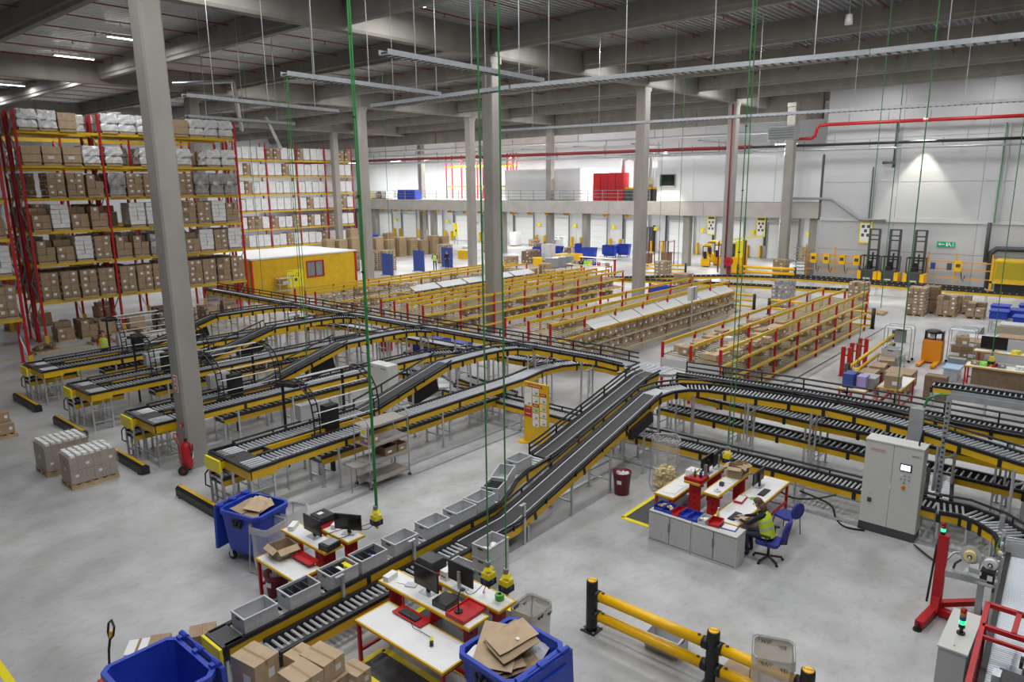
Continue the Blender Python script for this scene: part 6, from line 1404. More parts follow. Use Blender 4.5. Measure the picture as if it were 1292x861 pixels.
# ================================================================== shrink wrapped pallets near the lines
def shrink(x, y, rz, lab, L=1.22, W=.85, h=.75):
    t = thing('loaded_pallet', lab, 'pallet', (x, y, 0), rz, None); o = link('pallet', MPL, t); o.scale = (L/1.2, W/.8, 1)
    b = MB(); nx, ny = 6, 4
    for k in range(2):
        for i in range(nx):
            for j in range(ny):
                b.box(-L*.48+L*.96*(i+.5)/nx, -W*.48+W*.96*(j+.5)/ny, .15+h/2*(k+.5), L*.96/nx-.006, W*.96/ny-.006, h/2-.01)
    b.build('cartons', mat('grey_brown_carton', (.32, .26, .20), .45, 0, .15, 6), t, kind='stuff')
    b = MB(); nx, ny = 7, 6; R5 = random.Random(int(y*10))
    for i in range(nx):
        for j in range(ny): b.box(-L*.46+L*.92*(i+.5)/nx, -W*.46+W*.92*(j+.5)/ny, .15+h+.035+R5.uniform(-.01, .015), L*.92/nx*.62, W*.92/ny*.82, .07, R5.uniform(-.1, .1))
    b.build('white_packs', M_PAPER, t, kind='stuff')
    b = MB()
    for i in range(4):
        for s in (-1, 1): b.box(-L*.36+i*L*.24, s*(W*.48+.004), .15+h*(.3+.4*(i % 2)), .09, .006, .07)
    for s in (-1, 1): b.box(s*(L*.48+.004), .0, .15+h*.5, .006, .1, .08)
    b.build('labels', M_LABEL, t, kind='stuff')
    R6 = random.Random(5); vs = []
    zs = [.14, .15+h*.5, .15+h, .15+h+.09]
    for z in zs:
        for a in range(12):
            tt = a/3; s = int(tt); f = tt-s; cx, cy = [(-1+2*f, -1), (1, -1+2*f), (1-2*f, 1), (-1, 1-2*f)][s]; g = .505 if z < .15+h+.05 else .47
            vs.append((cx*L*g*1.0+R6.uniform(0, .01)*cx, cy*W*(g+.005), z+R6.uniform(-.01, .01)))
    vs.append((0, 0, .15+h+.1)); fs = []
    for i in range(3):
        for a in range(12): fs.append((i*12+a, i*12+(a+1) % 12, (i+1)*12+(a+1) % 12, (i+1)*12+a))
    for a in range(12): fs.append((36+a, 36+(a+1) % 12, 48))
    b = MB(); b._add(vs, fs); b.build('stretch_film', M_SHRINK, t)
M_SHRINK = film('stretch_film', (.82, .82, .82), .14)
shrink(6.5, 21.35, 0, 'nearer shrink wrapped pallet of white packs left of the tall column'); shrink(6.35, 22.95, .02, 'farther shrink wrapped pallet of white packs behind the first', 1.2, .95)
t = load_at(6, (5.75, 27.6, 0), .0, 'pallet of mixed brown cartons at the left edge of the picture', None, LOADS, False, (1, 1, .01)); t.scale = (1, 1, 1)
for ch in list(t.children):
    if ch.name.startswith('cartons'): bpy.data.objects.remove(ch)
for i, (x, y, z, s) in enumerate(((-.4, .1, .15, .36), (.0, -.2, .15, .34), (.35, -.15, .15, .33), (.35, .2, .15, .36), (-.35, .1, .5, .34), (.3, .1, .5, .32), (-.1, .22, .15, .32))):
    big_carton(5.75+x, 27.6+y, z, .36, .36, s, .05*i, '%s carton on the pallet at the left picture edge' % ['left front', 'middle front', 'right front', 'right rear', 'upper left', 'upper right', 'middle rear'][i], M_CARD, 'cartons on the pallet at the left edge')
t = thing('pallet', 'corner of an empty wooden pallet at the left picture edge', 'pallet', (3.9, 23.3, 0)); link('boards', MPL, t)
big_carton(5.2, 32.5, 0, .5, .5, 1.3, 0, 'tall brown carton at the far left beyond the bumpers', M_CARDD, None)
# ================================================================== mid aisle at right
t = thing('pallet_truck', 'orange electric pallet truck with black tiller parked in the aisle', 'truck', (35.8, 6.25, 0), 0)
b = MB(); b.prism([(-.38, .06), (.38, .06), (.38, 1.0), (.33, 1.05), (-.33, 1.05), (-.38, 1.0)], 'x', -.1, .55); b.build('body', mat('truck_orange', (.80, .30, .01), .4), t)
for s in (-1, 1): b = MB(); b.b2(-1.15, s*.28-.09, .05, -.1, s*.28+.09, .14); b.build('fork', mat('truck_orange', (.80, .30, .01), .4), t)
b = MB(); b.b2(.1, -.36, 1.05, .5, -.30, 1.42); b.b2(.1, .30, 1.05, .5, .36, 1.42); b.build('side_guard', M_BLK, t)
b = MB(); b.lathe([(.001, 1.5), (.24, 1.48), (.32, 1.40), (.3, 1.34), (.1, 1.3), (.07, 1.05)], .2, 0, 14); b.build('tiller_head', M_BLK, t, True); b = MB(); b.box(.2, .05, 1.2, .3, .2, .2); b.build('console', M_LGREY, t); b = MB(); b.b2(.0, -.37, 1.03, .5, .37, 1.06); b.build('deck', M_DRED, t)
def cart(x, y, rz, lab, L=1.1, W=.65, H=1.5, m=M_STEEL):
    t = thing('shelf_cart', lab, 'cart', (x, y, 0), rz)
    for px in (0, W): b = MB(); b.tube([(px, 0, .1), (px, 0, H), (px, .06, H+.1), (px, L-.06, H+.1), (px, L, H), (px, L, .1)], .018, 6); b.build('end_frame', m, t)
    for z in (.35, .85, H): b = MB(); b.b2(0, 0, z-.02, W, L, z); b.build('shelf', M_LGREY, t)
    for px in (0, W):
        for py in (0, L): b = MB(); b.tube([(px-.02, py, .06), (px+.02, py, .06)], .06, 8); b.build('castor', M_RUB, t)
    return t
cart(35.2, 7.0, 0, 'wire shelf cart standing between barrier and orange truck'); cart(36.4, 4.75, 0, 'wire shelf cart with a carton right of the orange truck', 1.0)
big_carton(35.5, 7.5, .852, .4, .4, .55, 0, 'dark carton on the wire cart left of the orange truck', M_GREY, None, False); big_carton(36.3, 5.2, .852, .4, .5, .4, .2, 'brown carton on the wire cart right of the orange truck', M_CARD, None); big_carton(36.3, 5.1, .352, .3, .3, .25, .2, 'small carton at the bottom of the right wire cart', M_CARDD, None)
cart(32.6, 6.75, 0, 'low grey wire cart loaded with grey totes beside the barrier', .9, .6, .7)
tote(32.9, 7.2, .701, 0, 'upper grey tote on the low wire cart', 'totes on the low wire cart').scale = (1, 1.6, 1.3); tote(32.9, 7.2, .352, 0, 'lower grey tote on the low wire cart', 'totes on the low wire cart').scale = (1, 1.6, 1)
barrier(28.6, 7.75, 36.6, 8.0, 'long yellow barrier on black posts along the aisle bench', 1.15, (.55, .95), .07, M_YEL)
for i, (x, y) in enumerate(((31.1, 8.5), (32.1, 8.45), (33.3, 8.45))):
    t = thing('upright_stub', ['nearest', 'middle', 'farthest'][i]+' of three red steel uprights standing by the aisle barrier', 'post', (x, y, 0)); b = MB(); b.box(0, -.12, .62, .16, .14, 1.24); b.build('column', M_RED, t); b = MB(); b.box(0, .14, .62, .16, .14, 1.24); b.build('column', M_RED, t); b = MB(); b.box(.0, 0, .3, .06, .3, .05); b.box(0, 0, .9, .06, .3, .05); b.build('web', M_RED, t, kind='stuff'); b = MB(); b.box(0, 0, .01, .3, .5, .02); b.build('foot', M_DRED, t)
slab('small work table with white top and red legs in the aisle', 26.8, 28.9, 5.45, 6.25, .9); 
slab('second aisle table with grey mesh crates on it', 26.0, 27.6, 6.4, 7.3, .85)
big_carton(27.1, 5.8, .902, .5, .5, .45, .1, 'open brown carton on the white topped aisle table', M_CARD, None); big_carton(30.3, 6.25, .152, 1.1, .95, .62, 0, 'large brown carton on a pallet beside the aisle table', M_CARD, None)
t = thing('pallet', 'wooden pallet under the large aisle carton', 'pallet', (30.3, 6.25, 0)); link('boards', MPL, t)
device('blue and lilac plastic boxes on the aisle table', 'box', (26.5, 7.05, .852), 0, [('blue_box', M_BLUEP, [(0, 0, .25, .6, .35, .5)]), ('lilac_box', mat('lilac', (.38, .30, .58), .5), [(.1, -.4, .22, .5, .3, .44)])], 'plastic_box')
device('grey wire crate of parts on the aisle table', 'crate', (27.0, 6.55, .852), 0, [('crate', M_GREY, [(0, 0, .17, .7, .5, .34)]), ('rim', M_STEEL, [(0, 0, .345, .74, .54, .02)])], 'wire_crate')
for i in range(3): device('flat brown carton %s on the aisle barrier bench' % ['nearest', 'in the middle', 'farthest'][i], 'carton', (29.6+i*1.3, 7.2, .55), .1*i, [('body', M_CARD, [(0, 0, .1, .9, .55, .2)]), ('tape', M_TAPE, [(0, 0, .2, .06, .56, .005)]), ('trestle', M_DRED, [(0, 0, -.275, .76, .4, .55)])], 'flat_carton')
# pallets of cartons in the open floor
def stackp(x, y, lab, nx, ny, nz, h, m=M_CARD, seed=0, rag=0, L=1.2, W=1.0, lab_=.7, rz=0):
    t = thing('loaded_pallet', lab, 'pallet', (x, y, 0), rz); o = link('pallet', MPL, t); o.scale = (L/1.2, W/.8, 1); link('cartons', cartons(nx, ny, nz, L, W, h, m, lab_, seed, rag), t, 'stuff'); return t
stackp(48.6, 9.55, 'tall pallet of brown cartons covered in white labels, left of the row', 4, 3, 8, 1.55, M_CARD, 71, .1); stackp(50.0, 9.1, 'plain tall brown pallet just behind the white labelled one', 3, 2, 6, 1.5, M_CARDD, 72, 0, 1.0, .9, .2); stackp(49.3, 8.05, 'knee high brown pallet right of the tall labelled one', 3, 3, 4, 1.1, M_CARD, 73, .2, 1.1, 1.0, .3)
stackp(50.8, 7.5, 'brown pallet standing behind the right knee high pallet', 2, 2, 4, .95, M_CARD, 74, .2, .9, .8, .3); stackp(49.6, 6.6, 'low twin stack of brown cartons, rightmost of the pallet row', 2, 2, 3, .75, M_CARD, 75, .1, 1.2, .9, .2)
stackp(48.6, 12.9, 'tall brown pallet with white labels behind the flow rack end', 3, 3, 7, 1.6, M_CARD, 76, .05, 1.2, 1.0); stackp(46.5, 16.9, 'grey wrapped tall pallet between the flow racks and far conveyor', 3, 3, 6, 1.6, M_WRAPG, 77, .1, 1.3, 1.1, .6); stackp(60.4, 22.3, 'brown labelled pallet at the foot of the far right column', 3, 2, 6, 1.5, M_CARD, 78, 0); stackp(53.5, 29.6, 'brown labelled pallet before the square column', 3, 2, 6, 1.5, M_CARD, 79, 0); stackp(46.8, 24.2, 'brown labelled pallet just right of the square column', 3, 2, 5, 1.5, M_CARD, 80, 0)
t = thing('pallet', 'empty wooden pallet on the floor left of the row of carton pallets', 'pallet', (47.6, 11.4, 0)); link('boards', MPL, t)
# ---- right hand packing benches
slab('right hand packing bench with brown front board', 32.2, 33.0, .8, 4.45, .9); slab('raised desk of the right hand bench carrying the monitor', 33.6, 34.1, .8, 4.4, 1.25, 'desk', 'T', nm='packing_desk')
b = MB(); b.b2(32.35, 1.0, .15, 32.42, 4.2, .8); tag(b.build('front_board', M_CARDD), 'dark brown board under the right hand bench', 'board')
monitor(33.8, 3.75, 1.252, 0, 'black monitor on the right hand raised desk', .9, .5)
RB = random.Random(9)
CL = [('small brown carton', M_CARD), ('green folder', mat('bright_green', (.25, .75, .02), .5)), ('red tray', M_RED), ('grey printer', M_GREY), ('yellow tag', M_YELB), ('white form pile', M_PAPER), ('black scanner', M_BLK), ('blue crate', M_BLUE)]
for i in range(12):
    nm, m = CL[i % 8]; y = 4.15-i*.29; xx = 32.6 if i % 2 else 33.85; zz = .902 if i % 2 else 1.252
    if abs(y-3.75) < .5 and xx > 33: xx, zz = 32.6, .902
    device('%s, %s along the right hand bench' % (nm, nth(i)), nm.split()[-1], (xx, y, zz), RB.uniform(-.4, .4), [('body', m, [(0, 0, .07, .26, .26, .14)]), ('band', M_LABEL if m is not M_PAPER else M_LGREY, [(0, 0, .1, .265, .08, .06)])], nm.replace(' ', '_'))
big_carton(29.6, 4.9, .0, .5, .7, .95, 0, 'brown carton at the head of the yellow railed right conveyor', M_CARDD, None)
device('pale blue sheet stack on a trolley left of the right bench', 'sheets', (33.3, 4.98, 0), 0, [('sheets', mat('pale_blue', (.35, .50, .66), .5), [(0, 0, .52, 1.0, .62, .06)]), ('grey_box', M_GREY, [(.75, 0, .6, .4, .62, .3)]), ('frame', M_STEEL, [(0, 0, .24, .9, .5, .46)])], 'sheet_trolley')
for i, (x, y, m, s) in enumerate(((38.5, 3.6, M_LGREY, 1.3), (41.5, 3.9, mat('sack_beige', (.42, .38, .28), .8), 1.4), (38.2, 5.2, M_CARD, .9), (39.9, 4.9, M_CARDD, .8), (40.5, 5.2, M_DGREY, .6))):
    t = thing('crate_stack', ['pale machine housing behind the right hand monitor', 'beige covered heap farther along the right benches', 'brown carton trolley behind the right wire cart', 'dark carton heap between the right benches', 'dark machine foot by the right benches'][i], 'crate', (x, y, 0)); b = MB(); b.box(0, 0, s*.4, 1.2, 1.3, s*.8, .05*i); b.build('body', m, t); b = MB(); b.box(0, 0, s*.83, 1.0, 1.1, .06, .05*i); b.build('lid', M_LGREY if i % 2 else M_CARD, t)
for i, (x, y, m) in enumerate(((45.6, 5.0, M_BLUE), (46.4, 4.2, M_BLUE), (47.5, 5.2, M_BLUE), (48.5, 4.0, M_BLUE), (47.2, 3.3, M_RED), (44.2, 3.8, M_BLUE), (49.5, 3.2, M_DGREY))):
    t = thing('parts_crate', '%s crate on the tables at the far right edge, %s from the aisle' % ('red' if m is M_RED else 'dark' if m is M_DGREY else 'blue', nth(i)), 'crate', (x, y, 0)); b = MB(); b.b2(-.5, -.4, .75, .5, .4, 1.15); b.build('crate', m, t); b = MB(); b.b2(-.55, -.45, 1.15, .55, .45, 1.19); b.build('rim', m, t); b = MB(); b.b2(-.5, -.4, .6, .5, .4, .75); b.build('table_top', M_LGREY, t)
    for a in ((-.45, -.35), (.45, -.35), (-.45, .35), (.45, .35)): b = MB(); b.box(a[0], a[1], .3, .05, .05, .6); b.build('leg', M_STEEL, t)
t = thing('ramp_plate', 'sloping grey plate on the floor beside the far right tables', 'plate', (43.5, 6.0, 0)); b = MB(); b.prism([(-1.4, 0), (1.4, 0), (1.4, .25)], 'y', -.5, .5); b.build('plate', M_GREY, t); b = MB(); b.beam((-1.3, -.45, .03), (1.4, -.45, .28), .04, .04); b.build('edge', M_DGREY, t)
# ================================================================== reach trucks, chargers and yellow machine at the back wall
def reach(x, y, lab):
    t = thing('reach_truck', lab, 'truck', (x, y, 0))
    for s in (-1, 1): b = MB(); b.box(.35, s*.36, 2.15, .14, .16, 4.2); b.build('mast', M_DGREY, t)
    b = MB()
    for z in (4.22, 3.75, 3.4, 2.6, 1.9, 1.2): b.box(.35, 0, z, .12, .74, .1)
    b.build('mast_bars', M_DGREY, t); b = MB(); b.box(.3, 0, 1.7, .14, .1, 1.4); b.build('lift_cylinder', M_BLK, t)
    b = MB(); b.b2(-.9, -.6, .1, .2, .6, 1.1); b.build('body', M_DGREY, t); b = MB(); b.b2(-1.0, -.72, .05, .3, -.45, 1.0); b.b2(-1.0, .45, .05, .3, .72, 1.0); b.build('side_cover', M_AMBER, t)
    b = MB()
    for px in (-.8, .1):
        for py in (-.58, .58): b.box(px, py, 1.6, .06, .06, 1.1)
    b.build('cab_posts', M_BLK, t, kind='stuff'); b = MB()
    for k in range(5): b.box(-.8+k*.225, 0, 2.17, .05, 1.2, .05)
    b.box(-.35, -.6, 2.17, .95, .05, .07); b.box(-.35, .6, 2.17, .95, .05, .07); b.build('overhead_guard', M_BLK, t)
    b = MB(); b.box(-.3, .1, 1.25, .4, .4, .3); b.box(-.1, .1, 1.5, .1, .4, .5); b.build('seat', M_BLK, t); b = MB(); b.box(-1.02, 0, .35, .06, .5, .3); b.build('grey_front', M_LGREY, t)
    for s in (-1, 1): b = MB(); b.tube([(-.5, s*.6-.06, .18), (-.5, s*.6+.06, .18)], .18, 12); b.tube([(.5, s*.5-.06, .14), (.5, s*.5+.06, .14)], .14, 12); b.build('wheel', M_RUB, t)
reach(62.4, 15.85, 'left of the three tall masted reach trucks at the back wall'); reach(62.4, 14.35, 'middle of the three tall masted reach trucks at the back wall'); reach(62.4, 12.55, 'right of the three tall masted reach trucks at the back wall')
t = thing('charger_rack', 'orange rail frame along the back wall with battery chargers', 'rack', (63.2, 21.2, 0))
for y in (0, -2.3, -9.2, -11.1, -13.4): b = MB(); b.box(0, y, 1.3, .09, .09, 2.6); b.build('post', mat('orange_paint', (.80, .36, .02), .45), t)
for a, c in ((0, -5.0), (-8.6, -13.4)):
    for z in (.7, 1.35, 1.9): b = MB(); b.beam((0, a, z), (0, c, z), .06, .07); b.build('rail', mat('orange_paint', (.80, .36, .02), .45), t)
for i, y in enumerate((20.55, 19.5, 18.25, 17.1, 9.9)):
    t = thing('battery_charger', ('%s orange battery charger on the wall rail from the column' % nth(i)) if i < 4 else 'single orange battery charger right of the reach trucks', 'charger', (63.05, y, 1.25)); b = MB(); b.b2(-.2, -.24, 0, .1, .24, .8); b.build('casing', M_AMBER, t); b = MB(); b.b2(-.215, -.15, .3, -.2, .15, .55); b.build('panel', M_DGREY, t); b = MB(); b.tube([(-.1, -.2, 0), (-.15, -.32, -.6), (-.1, -.42, -.75), (-.1, -.5, -.3)], .03, 5); b.build('cable', M_BLK, t)
for y, m, lb in ((11.6, M_BLUEP, 'blue'), (10.5, M_DGREY, 'dark')): device('%s hand washing box on the orange rail' % lb, 'box', (63.05, y, 1.3), 0, [('box', m, [(0, 0, .25, .2, .3, .5)]), ('spout', M_LGREY, [(-.05, 0, -.03, .08, .08, .06)])], 'dispenser')
t = thing('yellow_machine', 'yellow boxed machine with dark yellow panel at the right of the back wall', 'machine', (60.6, 5.0, 0))
b = MB(); b.b2(0, -2.2, .9, 2.2, 2.4, 2.4); b.build('hood', M_BEAM, t); b = MB(); b.b2(-.03, -1.9, 1.15, -.001, 2.2, 2.3); b.build('side_panel', mat('olive_yellow', (.42, .33, .01), .45), t); b = MB(); b.b2(.2, -2.0, 0, 2.0, 2.2, .9); b.build('base', M_BLK, t); b = MB(); b.b2(-.1, -2.2, .8, 0, 2.5, .95); b.b2(-.1, 2.35, 0, .05, 2.5, 2.5); b.build('frame', M_BEAM, t)
# signs
def pict(x, y, z, lab):
    t = thing('pictogram_sign', lab, 'sign', (x, y, z)); b = MB(); b.b2(-.03, -.5, -1.05, 0, .5, 1.05); b.build('plate', M_YELB, t); b = MB(); b.b2(-.04, -.4, -.95, -.03, .4, .6); b.build('white_field', M_PAPER, t)
    b = MB()
    for a, c in ((-.2, .35), (.2, .35), (0, 0), (-.2, -.35), (.2, -.35)): b.b2(-.05, a-.11, c-.12, -.04, a+.11, c+.12)
    b.b2(-.05, -.36, .72, -.03, .36, .92); b.build('pictograms', M_DGREY, t, kind='stuff')
pict(76.2, 36.3, 3.3, 'yellow pictogram sign behind the left pallet trucks'); pict(76.2, 30.6, 3.3, 'yellow pictogram sign behind the yellow order picker'); pict(63.97, 16.9, 4.0, 'yellow pictogram sign behind the left reach truck mast')
t = thing('exit_sign', 'green emergency exit sign with running figure on the back wall', 'sign', (63.97, 11.05, 3.15)); b = MB(); b.b2(-.04, -.62, -.2, 0, .62, .2); b.build('plate', mat('sign_green', (.0, .28, .12), .4, emit=.25), t)
b = MB(); b.b2(-.05, .1, -.03, -.04, .5, .03); b.prism([(.56, 0), (.38, .12), (.38, -.12)], 'x', -.05, -.04); b.b2(-.05, -.1, -.15, -.04, -.02, .15); b.b2(-.05, -.5, -.16, -.04, -.46, .16); b.beam((-.045, -.2, .1), (-.045, -.36, -.14), .01, .06); b.beam((-.045, -.2, .05), (-.045, -.12, -.14), .01, .05); b.cyl(-.045, -.22, .1, .16, .035, n=8); b.build('symbol', M_PAPER, t, kind='stuff')
# ---- yellow pallet trucks and order picker at centre right
def small_truck(x, y, rz, lab):
    t = thing('pallet_truck', lab, 'truck', (x, y, 0), rz); b = MB(); b.prism([(-.4, .08), (.4, .08), (.4, .75), (.3, .9), (-.3, .9), (-.4, .75)], 'x', 0, .7); b.build('body', M_AMBER, t); b = MB(); b.b2(-1.2, -.3, .05, 0, -.12, .14); b.b2(-1.2, .12, .05, 0, .3, .14); b.build('forks', M_DGREY, t, kind='stuff'); b = MB(); b.box(.85, 0, 1.15, .1, .3, .7, 0, 0, .3); b.build('tiller', M_BLK, t); b = MB(); b.box(-.05, -.35, 1.2, .08, .08, 1.5); b.box(-.05, .35, 1.2, .08, .08, 1.5); b.box(-.05, 0, 1.9, .08, .78, .08); b.build('back_rest', M_DRED, t); b = MB(); b.tube([(.3, -.3, .15), (.3, .3, .15)], .15, 10); b.build('wheel', M_RUB, t); b = MB(); b.box(-.1, .1, 2.05, .3, .7, .2); b.build('yellow_top', M_YELB, t)
for i, (x, y) in enumerate(((65.6, 31.6), (67.6, 31.3), (66.6, 30.2), (68.6, 30.0), (70, 33.2))): small_truck(x, y, PI+.3, ['left front', 'second', 'right front', 'rear right', 'rearmost'][i]+' yellow pallet truck parked under the mezzanine')
t = thing('order_picker', 'yellow order picker truck with black mast behind the double barrier', 'truck', (61.6, 27.0, 0)); b = MB(); b.b2(-.5, -.9, .1, .8, .9, 1.5); b.build('body', M_AMBER, t); b = MB(); b.b2(-.3, -.9, 1.5, .5, -.2, 2.9); b.build('power_unit', M_YELB, t); b = MB(); b.b2(-.3, .1, 1.5, .4, 1.2, 2.6); b.build('battery', M_DGREY, t); b = MB(); b.box(0, 1.5, 1.4, .1, .1, 2.8); b.box(0, -1.0, 1.5, .1, .1, 3.0); b.build('post', M_DRED, t); b = MB(); b.beam((0, 1.5, 2.8), (.2, -2.4, 3.4), .1, .2); b.build('boom', mat('pale_yellow', (.72, .68, .22), .5), t)
for i, (x, y) in enumerate(((62.5, 36.4), (64.6, 35.4))):
    t = thing('tall_cage', ['red posted cage frame left of the square column', 'second red posted cage frame by the square column'][i], 'cage', (x, y, 0))
    for a in ((-.6, -.5), (.6, -.5), (-.6, .5), (.6, .5)): b = MB(); b.box(a[0], a[1], 1.2, .07, .07, 2.4); b.build('post', M_DRED, t)
    b = MB(); b.box(0, -.5, 2.3, 1.2, .05, .05); b.box(0, .5, 2.3, 1.2, .05, .05); b.box(0, -.5, 1.2, 1.2, .05, .05); b.build('bar', M_DRED, t); b = MB(); b.box(0, 0, .75, .8, .8, 1.0); b.build('dark_load', M_CARDD, t)
t = thing('roll_stack', 'stack of curved steel wire shelves beside the far right column', 'rack', (63.0, 21.7, 0))
b = MB()
for k in range(8): b.box(0, 0, .5+k*.28, .6, .9, .06)
b.build('wire_shelf', M_STEEL, t, kind='stuff'); b = MB(); b.box(.25, .4, 1.4, .06, .06, 2.8); b.box(.25, -.4, 1.4, .06, .06, 2.8); b.build('post', M_GREY, t)
# ================================================================== distant goods by the docks
for i, (x, y) in enumerate(((41.9, 51.2), (45.7, 51.2), (49.6, 51.4))):
    t = thing('blue_screen', ['nearest', 'middle', 'farthest'][i]+' of three upright blue panels beyond the flow racks', 'panel', (x, y, 0)); b = MB(); b.b2(-.04, -.75, .05, .04, .75, 2.0); b.build('panel', M_BLUEP, t); b = MB(); b.b2(-.25, -.75, 0, .25, -.65, .06); b.b2(-.25, .65, 0, .25, .75, .06); b.build('foot', M_GREY, t)
MPS = m_pallet(1.2, .8)
def pallet_tower(x, y, n, lab, rz=0, grp='stacks of empty wooden pallets'):
    t = thing('pallet_stack', lab, 'pallet stack', (x, y, 0), rz, grp)
    for k in range(n): o = link('pallet', MPL, t); o.location = (0, 0, k*.145); o.rotation_euler = (0, 0, .02*(k % 3-1))
for i in range(11):
    x, y = 46+i*1.45, 66.0-i*.28; pallet_tower(x, y, (17, 16, 17, 20, 16, 14, 15, 13, 12, 15, 14)[i], 'tall stack of empty wooden pallets, %s from the left in the row before the docks' % nth(i), .1)
for i in range(7): x, y = 50+i*1.6, 69.5-i*.25; pallet_tower(x, y, (14, 22, 15, 14, 17, 13, 12)[i], 'rear stack of empty wooden pallets, %s from the left before the docks' % nth(i), .1)
for i, (x, y, nz) in enumerate(((42.0, 56.8, 9), (43.4, 55.6, 9), (44.6, 54.5, 9), (52.6, 54.8, 10))): stackp(x, y, ['left', 'middle', 'right', 'farthest'][i]+' brown pallet with white labels near the blue panels', 3, 3, nz, 1.8, M_CARD, 90+i, .1, 1.3, 1.1, .9)
for i, (x, y) in enumerate(((62, 60.5), (64.5, 59.4), (73, 62.5), (74.5, 60.5), (58.3, 47.5), (60, 46.8), (61.4, 45.7), (64.5, 51.5), (66, 50.4), (67.5, 49.4), (71, 55.2), (69, 52), (55.6, 48.2), (57, 47.0))):
    m = (M_CARD, M_WRAPW, M_CARDD)[(i*2) % 3] if i > 3 else (M_WRAPW, M_CARD)[i % 2]; stackp(x, y, '%s pallet of goods, %s in the loose crowd in front of the dock doors' % ('white' if m is M_WRAPW else 'brown', nth(i)), 3, 2, 4, .7+.5*(i % 3), m, 100+i, .1, 1.2, 1.0, .5)
for i, (x, y) in enumerate(((60.6, 48.3), (62.4, 47.6), (63.0, 43.6), (66.9, 43.6), (68.8, 43.0), (66.8, 47.2))): container(x, y, PI/2+.3, 'blue wheeled container, %s of the group by the dark dock door' % nth(i), 1.5, 1.2, 1.4)
device('orange crate pair on the floor by the blue dock containers', 'crate', (59.6, 43.8, 0), -.8, [('crate', M_AMBER, [(-.7, 0, .5, 1.3, 1.0, 1.0), (.7, 0, .5, 1.3, 1.0, 1.0)]), ('gap', M_DGREY, [(0, 0, .3, .06, .9, .6)])], 'orange_crate'); device('low orange block at the end of the grey mesh boxes', 'crate', (56.2, 45.2, 0), -.8, [('crate', M_AMBER, [(0, 0, .4, .9, .9, .8)]), ('top', M_YELB, [(0, 0, .81, .8, .8, .02)])], 'orange_crate'); device('yellow bin standing beyond the middle column', 'crate', (57.0, 56.5, 0), -.8, [('crate', M_YEL, [(0, 0, .45, 1.1, 1.0, .9)]), ('lid', M_YELB, [(0, 0, .92, 1.1, 1.0, .04)])], 'yellow_bin')
for i in range(3): device('grey mesh box, %s in the row by the docks' % nth(i), 'crate', (55.4+i*1.25, 42.8+.0*i, 0), -.8, [('mesh_box', M_GREY, [(0, 0, .5, 1.2, .9, .9)]), ('rim', M_STEEL, [(0, 0, .96, 1.24, .94, .05)]), ('feet', M_DGREY, [(-.5, 0, .03, .1, .8, .06), (.5, 0, .03, .1, .8, .06)])], 'mesh_box')
slab('cluttered red framed workbench beside the square column', 52.2, 53.2, 34.4, 38.8, .95); slab('raised shelf desk with a grey printer near the square column', 53.6, 54.2, 34.4, 38.4, 1.5, 'desk', 'T', nm='packing_desk')
for i in range(9): nm, m = CL[(i*3) % 8]; device('%s, %s on the far workbench by the square column' % (nm, nth(i)), nm.split()[-1], (52.7, 38.2-i*.45, .952), .1*i, [('body', m, [(0, 0, .15, .4, .32, .3)]), ('band', M_LGREY, [(0, 0, .2, .41, .1, .08)])], nm.replace(' ', '_'))
for i in range(6): pallet_tower(48.2+.7*(i % 2), 39.5-1.1*i*.9, 9 if i == 1 else 6, 'stack of white slatted pallets, %s left of the far workbench' % nth(i), .3, 'slatted stacks left of the far workbench')
for i in range(3): container(43.2, 23.0-i*.9+.9, 1.5, 'blue wheeled container at the far end of the third flow rack, %s' % nth(i), 1.2, .9, 1.2)
# things inside the conveyor loop
device('blue plastic crate pile on a platform under the trunk conveyor', 'crate', (22.6, 24.6, 0), .2, [('crates', M_BLUE, [(0, 0, .7, 1.6, 1.1, .5), (.3, -1.3, .6, 1.0, .9, .4)]), ('platform', M_DRED, [(0, -.4, .4, 2.4, 2.4, .08)]), ('leg', M_STEEL, [(-1, -1.4, .2, .06, .06, .4), (1, -1.4, .2, .06, .06, .4), (-1, .6, .2, .06, .06, .4), (1, .6, .2, .06, .06, .4)])], 'crate_pile')
device('red toolbox on the floor under the upper trunk', 'box', (22.1, 27.4, 0), .2, [('box', M_RED, [(0, 0, .3, .5, .4, .6)]), ('lid', M_DRED, [(0, 0, .61, .52, .42, .03)])], 'toolbox')
# ================================================================== upper floor goods
t = thing('red_tank', 'large red boxed tank standing on the mezzanine', 'tank', (66.8, 43.6, 6.205)); b = MB(); b.b2(-.6, -1.9, 0, .6, 1.9, 2.9); b.build('casing', M_RED, t)
for y in (-.95, 0, .95): b = MB(); b.b2(-.63, y-.03, .05, -.6, y+.03, 2.85); b.build('seam', M_DRED, t)
pipe('silver_duct', [(67.5, 42.5, 9.1), (67.5, 42.5, 10.4), (67.5, 41.8, 10.7), (67.5, 41.0, 10.4), (67.5, 41.0, 6.3)], .22, M_STEEL, 'silver duct pipe arching beside the red tank'); pipe('silver_duct', [(67.2, 38.9, 6.3), (67.2, 38.9, 11.0), (67.2, 39.4, 11.4), (67.2, 40.3, 11.3)], .26, M_STEEL, 'tall silver duct pipe at the right of the mezzanine ladder'); 
b = MB(); b.b2(68.5, 37.0, 6.24, 72, 41.0, 9.6); tag(b.build('plant_room', M_CAB), 'pale plant room block behind the silver ducts', 'block')
for i in range(5): device('dark yellow machine part, %s on the mezzanine right of the tank' % nth(i), 'machine', (66.5, 41.2-i*.85, 6.2), 0, [('body', M_DGREY, [(0, 0, .6, .6, .6, 1.2)]), ('yellow_cap', M_YEL, [(0, 0, 1.3, .4, .6, .2)])], 'machine_part')
